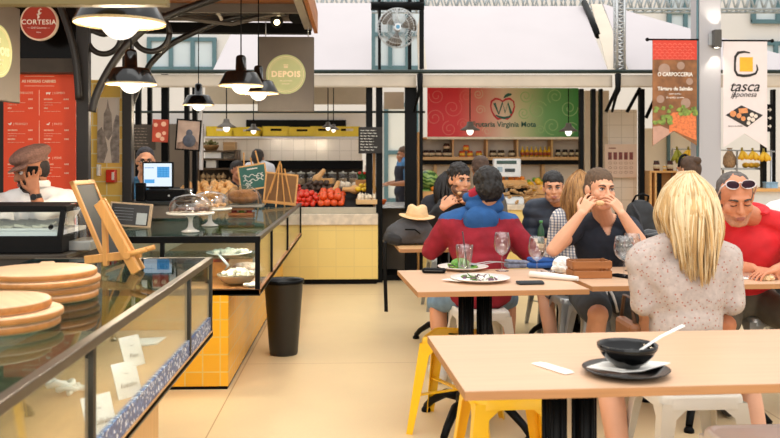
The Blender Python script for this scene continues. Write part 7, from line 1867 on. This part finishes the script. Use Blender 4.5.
# --- man in the cap behind the display case
b = camxy(44, 5.22); t, L = folk('man in a brown tweed cap and white shirt holding a phone to his ear', b, R(0))
p = Pose(seat=.63, lean=.16, side=-.06, shw=.185, girth=1.1, arms={1: (L(40, 212, 4.98), L(35, 193, 4.98)), -1: (L(-2, 214, 5.0), L(8, 228, 4.9))}, hands={1: dict(d=(-.22, .05, .95), n=(-.2, .9, .1), curl=.55, thumb=(-.9, .1, .3)), -1: dict(d=(.5, -.8, -.3), n=(0, 0, -1), curl=.4)})
set_head(p, L(31.5, 171, 5.12), (-.85, .26, -.05))
body(p, t, facemats('brown', '#a56c4c', '#7d4a3e', '#1d1411', '#3a261d'), .007, beard=lambda c: c.z < -.038)
hair_cap(p, t, M('hair_dark4', '#241b17', .7, 0, .2, 60), [((0, .042, .012), (.078, .066, .080))], .003, 50)
garment(p, t, 'white_shirt', M('white_shirt', '#ece8e4', .8, 0, .04, 8), .024, (True, True), (1.9, 1.05), 0, .010, .013)
mb = MB(); mb.tube([p.N+V((.075*sin(a), -.07*cos(a)-.005, .045)) for a in [R(x) for x in range(20, 341, 15)]], .018, 8, True, (1, 1.3)); mb.build('shirt_collar', M('white_shirt', '#ece8e4', .8), t)
MB().ell(p.N+V((-.028, -.085, .025)), (.026, .014, .016)).ell(p.N+V((.028, -.085, .025)), (.026, .014, .016)).build('bow_tie', BLKMATTE, t)
trousers(p, t, DARKP); shoes(p, t, SHOE)
mb = MB(); mb.T = p.HM
mb.ell((0, .018, .094), (.106, .126, .056), Euler((.10, 0, 0)), 28, 16); mb.lathe([(.088, .045), (.093, .048), (.094, .075), (.088, .08)], (0, .016, 0), 32)
me = remeshed(mb, .006, 2, cloth_noise(.003, 30))
TW = M('tweed_brown', '#7d5c50', .95, 0, .3, 90, bump=.4, bscale=150)
cap = mesh_obj('flat_cap', me, TW, t)
mb = MB(); mb.T = p.HM; rows = []
for k in range(2):
    rows.append([V((.088*sin(a)*(1+.0*k), -.088*cos(a)*(1 if k == 0 else 1)+.01-k*.052*cos(a), .052-.022*k)) for a in [R(x) for x in range(-62, 63, 8)]])
a_ = mb.verts(rows[0]); c_ = mb.verts(rows[1])
for i in range(len(a_)-1): mb.face([a_[i], a_[i+1], c_[i+1], c_[i]], True)
o = mb.build('cap_peak', TW, cap); md = o.modifiers.new('t', 'SOLIDIFY'); md.thickness = .006
wr = p.Wr[1]; dr = (p.Wr[1]-p.El[1]).normalized()
MB().cyl(wr-dr*.035, wr-dr*.010, .033, .031, 16).cyl(wr-dr*.022+V((0, -.034, 0)), wr-dr*.022+V((0, -.040, 0)), .018, seg=16).build('wristwatch', M('watch_dark', '#2b2b2e', .3, .4), t)
ph = camxy(29.5, 5.0); f = thing('mobile_phone', 'black mobile phone held at the ear of the man in the cap', 'phone', (ph.x, ph.y+.03, CAM_H-(177-160)/FPX*5.0), rot=(0, R(16), R(-40)))
MB().box((0, 0, 0), (.012, .065, .13), None, .004).build('phone_body', BLKMATTE, f); MB().box((-.0065, 0, 0), (.001, .055, .11)).build('phone_screen', M('phone_glass', '#101214', .08), f)
stool('dark stool behind the counter under the man in the cap', b.x, b.y, 0, CAN, h=.63)
# --- cashier with glasses
b = camxy(143, 8.05); t, L = folk('cashier with glasses and a dark headscarf in a blue denim shirt behind the till', b, R(10))
p = Pose(seat=.625, lean=.05, female=True, shw=.18)
set_head(p, L(145.5, 161.5, 7.98), (.10, .08, 0))
body(p, t, facemats('cash', '#d39a7a', '#a8665a', '#2a1d17'), .008, hands=(False, False))
hair_cap(p, t, M('headscarf', '#2f2d33', .8, 0, .6, 70), [((0, .032, .058), (.082, .096, .078)), ((0, .06, .0), (.078, .07, .08))], .002, 50, name='headscarf')
mb = MB(); mb.T = p.HM
for s in (-1, 1): mb.tube([V((s*.031+.024*cos(a), -.098, .004+.018*sin(a))) for a in [2*pi*i/20 for i in range(21)]], .0028, 6); mb.tube([(s*.055, -.096, .008), (s*.078, -.04, .008), (s*.082, .01, .0)], .0025, 6)
mb.tube([(-.008, -.099, .008), (.008, -.099, .008)], .0025, 6); mb.build('spectacles', M('spectacle_frame', '#221c1a', .3), t)
garment(p, t, 'denim_shirt', M('denim_shirt', '#2f6286', .85, 0, .2, 20), .022, (True, True), (1.85, 1.85), 0, .012, .008); trousers(p, t, DARKP); shoes(p, t, SHOE)
stool('dark stool behind the till under the cashier', b.x, b.y, 0, CAN, h=.625)
# --- people further back
def extra(label, px, t_, rz, hp, hang, skin, hairm, top, topm, seat=.475, stand=False, lean=.08, k=1.0, hair='short', female=False, vox=.011, lean2=0, sleeves=(1.85, 1.85), long_kw=None, mustool=None, bottoms=DARKP):
    b = camxy(px, t_); t, L = folk(label, b, rz)
    p = Pose(seat=seat, stand=stand, lean=lean, k=k, female=female)
    set_head(p, L(*hp), hang)
    body(p, t, facemats(label.split()[0]+str(px), skin, '#a0655a', '#241a15'), vox, hands=(False, False) if sleeves[0] > 1.5 else (True, True))
    if hair == 'short': hair_cap(p, t, hairm, None, .005, 45, .009)
    elif hair == 'long': hair_long(p, t, [hairm, hairm], **(long_kw or dict(n=900, length=.5, rad=.005)))
    garment(p, t, top, topm, .022, (True, True), sleeves, 0, .013, .008); trousers(p, t, bottoms, v=.014); shoes(p, t, SHOE, .013)
    return t, p, b
t, p, b = extra('dark haired shopkeeper in a black shirt behind the onion heap', 236, 10.75, R(25), (238, 171, 10.68), (.2, .05, 0), '#b97d5e', M('hair_dark5', '#1f1814', .6, 0, .2), 'black_shirt', M('shirt_black', '#1b1b20', .85, 0, .1), seat=.52)
stool('stool behind the onion heap under the shopkeeper', b.x, b.y, 0, CAN, h=.52)
t, p, b = extra('greying man in a white shirt turned away behind the chalk menu board', 251, 10.75, R(140), (258, 159, 10.88), (.5, .22, 0), '#b5805f', M('hair_greying', '#3a3430', .7, 0, .35, 40), 'white_shirt', M('shirt_white2', '#e3e4ea', .8, 0, .05), stand=True, lean=.38, k=.93)
t, p, b = extra('man in a blue T shirt and dark apron standing in the gap between the stalls', 405, 12.4, R(-80), (403.5, 155, 12.4), (0, .12, 0), '#c08a6c', M('hair_sandy', '#5a4636', .7, 0, .2), 't_shirt', M('tshirt_blue', '#3f74a6', .85, 0, .12), stand=True, lean=.02, k=.97, sleeves=(.8, .8))
mb = MB(); p.torso(mb, .034, True, True); [p.leg(mb, q, .03, .8) for q in (-1, 1)]
me = remeshed(mb, .014, 3, cloth_noise(.006)); bm = bmesh.new(); bm.from_mesh(me); bmesh.ops.delete(bm, geom=[v for v in bm.verts if v.co.y > .02 or v.co.z > 1.30], context='VERTS'); bm.to_mesh(me); bm.free()
mesh_obj('apron', me, M('apron_navy', '#23283a', .85, 0, .12), t)
t, p, b = extra('person with long black hair seated behind the man eating, back turned', 447, 8.1, R(170), (446, 186, 8.14), (0, .05, 0), '#b98563', M_wood('hair_black_long', '#1b1512', 2, .3, .45, 8), 'dark_coat', M('coat_dark', '#22242c', .85, 0, .12), hair='long', female=True, long_kw=dict(n=900, length=.50, rad=.005, seed=8))
t, p, b = extra('brown haired person half hidden behind the head of the man eating', 482, 8.3, R(185), (480, 169, 8.33), (0, 0, 0), '#b98563', M('hair_brown6', '#4a3528', .7, 0, .25, 40), 'grey_sweater', M('sweater_grey', '#5a5652', .85, 0, .12))
t, p, b = extra('woman with dark hair tied up under a black headband behind the blonde woman', 688, 7.6, R(200), (687.5, 171, 7.63), (.2, .05, 0), '#b98563', M('hair_dark7', '#4a3424', .7, 0, .3, 40), 'black_top', M('top_black', '#1e1d20', .85, 0, .1), female=True)
mb = MB(); mb.T = p.HM; mb.ell((.0, .10, .085), (.042, .040, .038)); mb.build('hair_bun', M('hair_dark7', '#4a3424', .7), t)
mb = MB(); mb.T = p.HM; mb.tube([(.088*sin(a), .022-.045*1.0, .044+.098*cos(a)) for a in [R(x) for x in range(-95, 96, 10)]], .013, 6, True, (1, .5)); mb.build('headband', BLKMATTE, t)
t, p, b = extra('person in a white shirt cut off by the right picture edge', 797, 6.9, R(160), (797, 172, 6.93), (0, 0, 0), '#b98563', M('hair_brown8', '#3a2a20', .7, 0, .25, 40), 'white_shirt', M('shirt_white3', '#e6e4e4', .8, 0, .04), seat=.475)
stool('stool under the person in a white shirt at the right picture edge', b.x, b.y, 0, GST)
wb2 = W(737, 187, 8.6)
# ---------------------------------------------------------------- light and camera
w = bpy.data.worlds.new('hall_daylight'); SC.world = w; w.use_nodes = True
bgn = w.node_tree.nodes['Background']; bgn.inputs[1].default_value = 1.0
_tc = w.node_tree.nodes.new('ShaderNodeTexCoord'); _sp = w.node_tree.nodes.new('ShaderNodeSeparateXYZ'); _rp = w.node_tree.nodes.new('ShaderNodeValToRGB')
w.node_tree.links.new(_tc.outputs['Generated'], _sp.inputs[0]); w.node_tree.links.new(_sp.outputs[2], _rp.inputs[0]); w.node_tree.links.new(_rp.outputs[0], bgn.inputs[0])
_e = _rp.color_ramp.elements; _e[0].position = 0; _e[0].color = (.55, .52, .48, 1); _e[1].position = .75; _e[1].color = (1.25, 1.24, 1.22, 1)
_q = _e.new(.25); _q.color = (.78, .76, .73, 1)
def area(name, loc, rot, sx, sy, e, col=(1, 1, 1)):
    d = bpy.data.lights.new(name, 'AREA'); d.shape = 'RECTANGLE'; d.size = sx; d.size_y = sy; d.energy = e; d.color = col
    o = bpy.data.objects.new(name, d); COL.objects.link(o); o.location = loc; o.rotation_euler = rot; return o
area('skylight_front', (1.5, 3.0, 6.5), (0, 0, 0), 7, 5, 170, (1, .98, .95))
area('skylight_back', (1.0, 12.5, 7.0), (0, 0, 0), 12, 5, 150, (1, .99, .97))
area('front_fill', (1.0, -4.5, 3.2), (R(78), 0, 0), 8, 3.5, 230, (1, .97, .93))  # front fill lamp added behind the camera, no window stands there
cam = bpy.data.cameras.new('camera'); co_ = bpy.data.objects.new('camera', cam); COL.objects.link(co_)
co_.location = (0, 0, CAM_H); co_.rotation_euler = (pi/2, 0, -YAW)
cam.sensor_width = 36; cam.lens = FPX/780*36; cam.shift_y = -59/780; cam.clip_start = .05; cam.clip_end = 200
cam.dof.use_dof = True; cam.dof.focus_distance = 5.0; cam.dof.aperture_fstop = 4.5
SC.camera = co_
SC.view_settings.view_transform = 'Standard'; SC.view_settings.look = 'None'; SC.view_settings.gamma = 1; SC.view_settings.exposure = 0.30
SC.cycles.use_denoising = True
SC.cycles.max_bounces = 8; SC.cycles.transparent_max_bounces = 16; SC.cycles.caustics_reflective = False; SC.cycles.caustics_refractive = False
SC.cycles.sample_clamp_indirect = 6
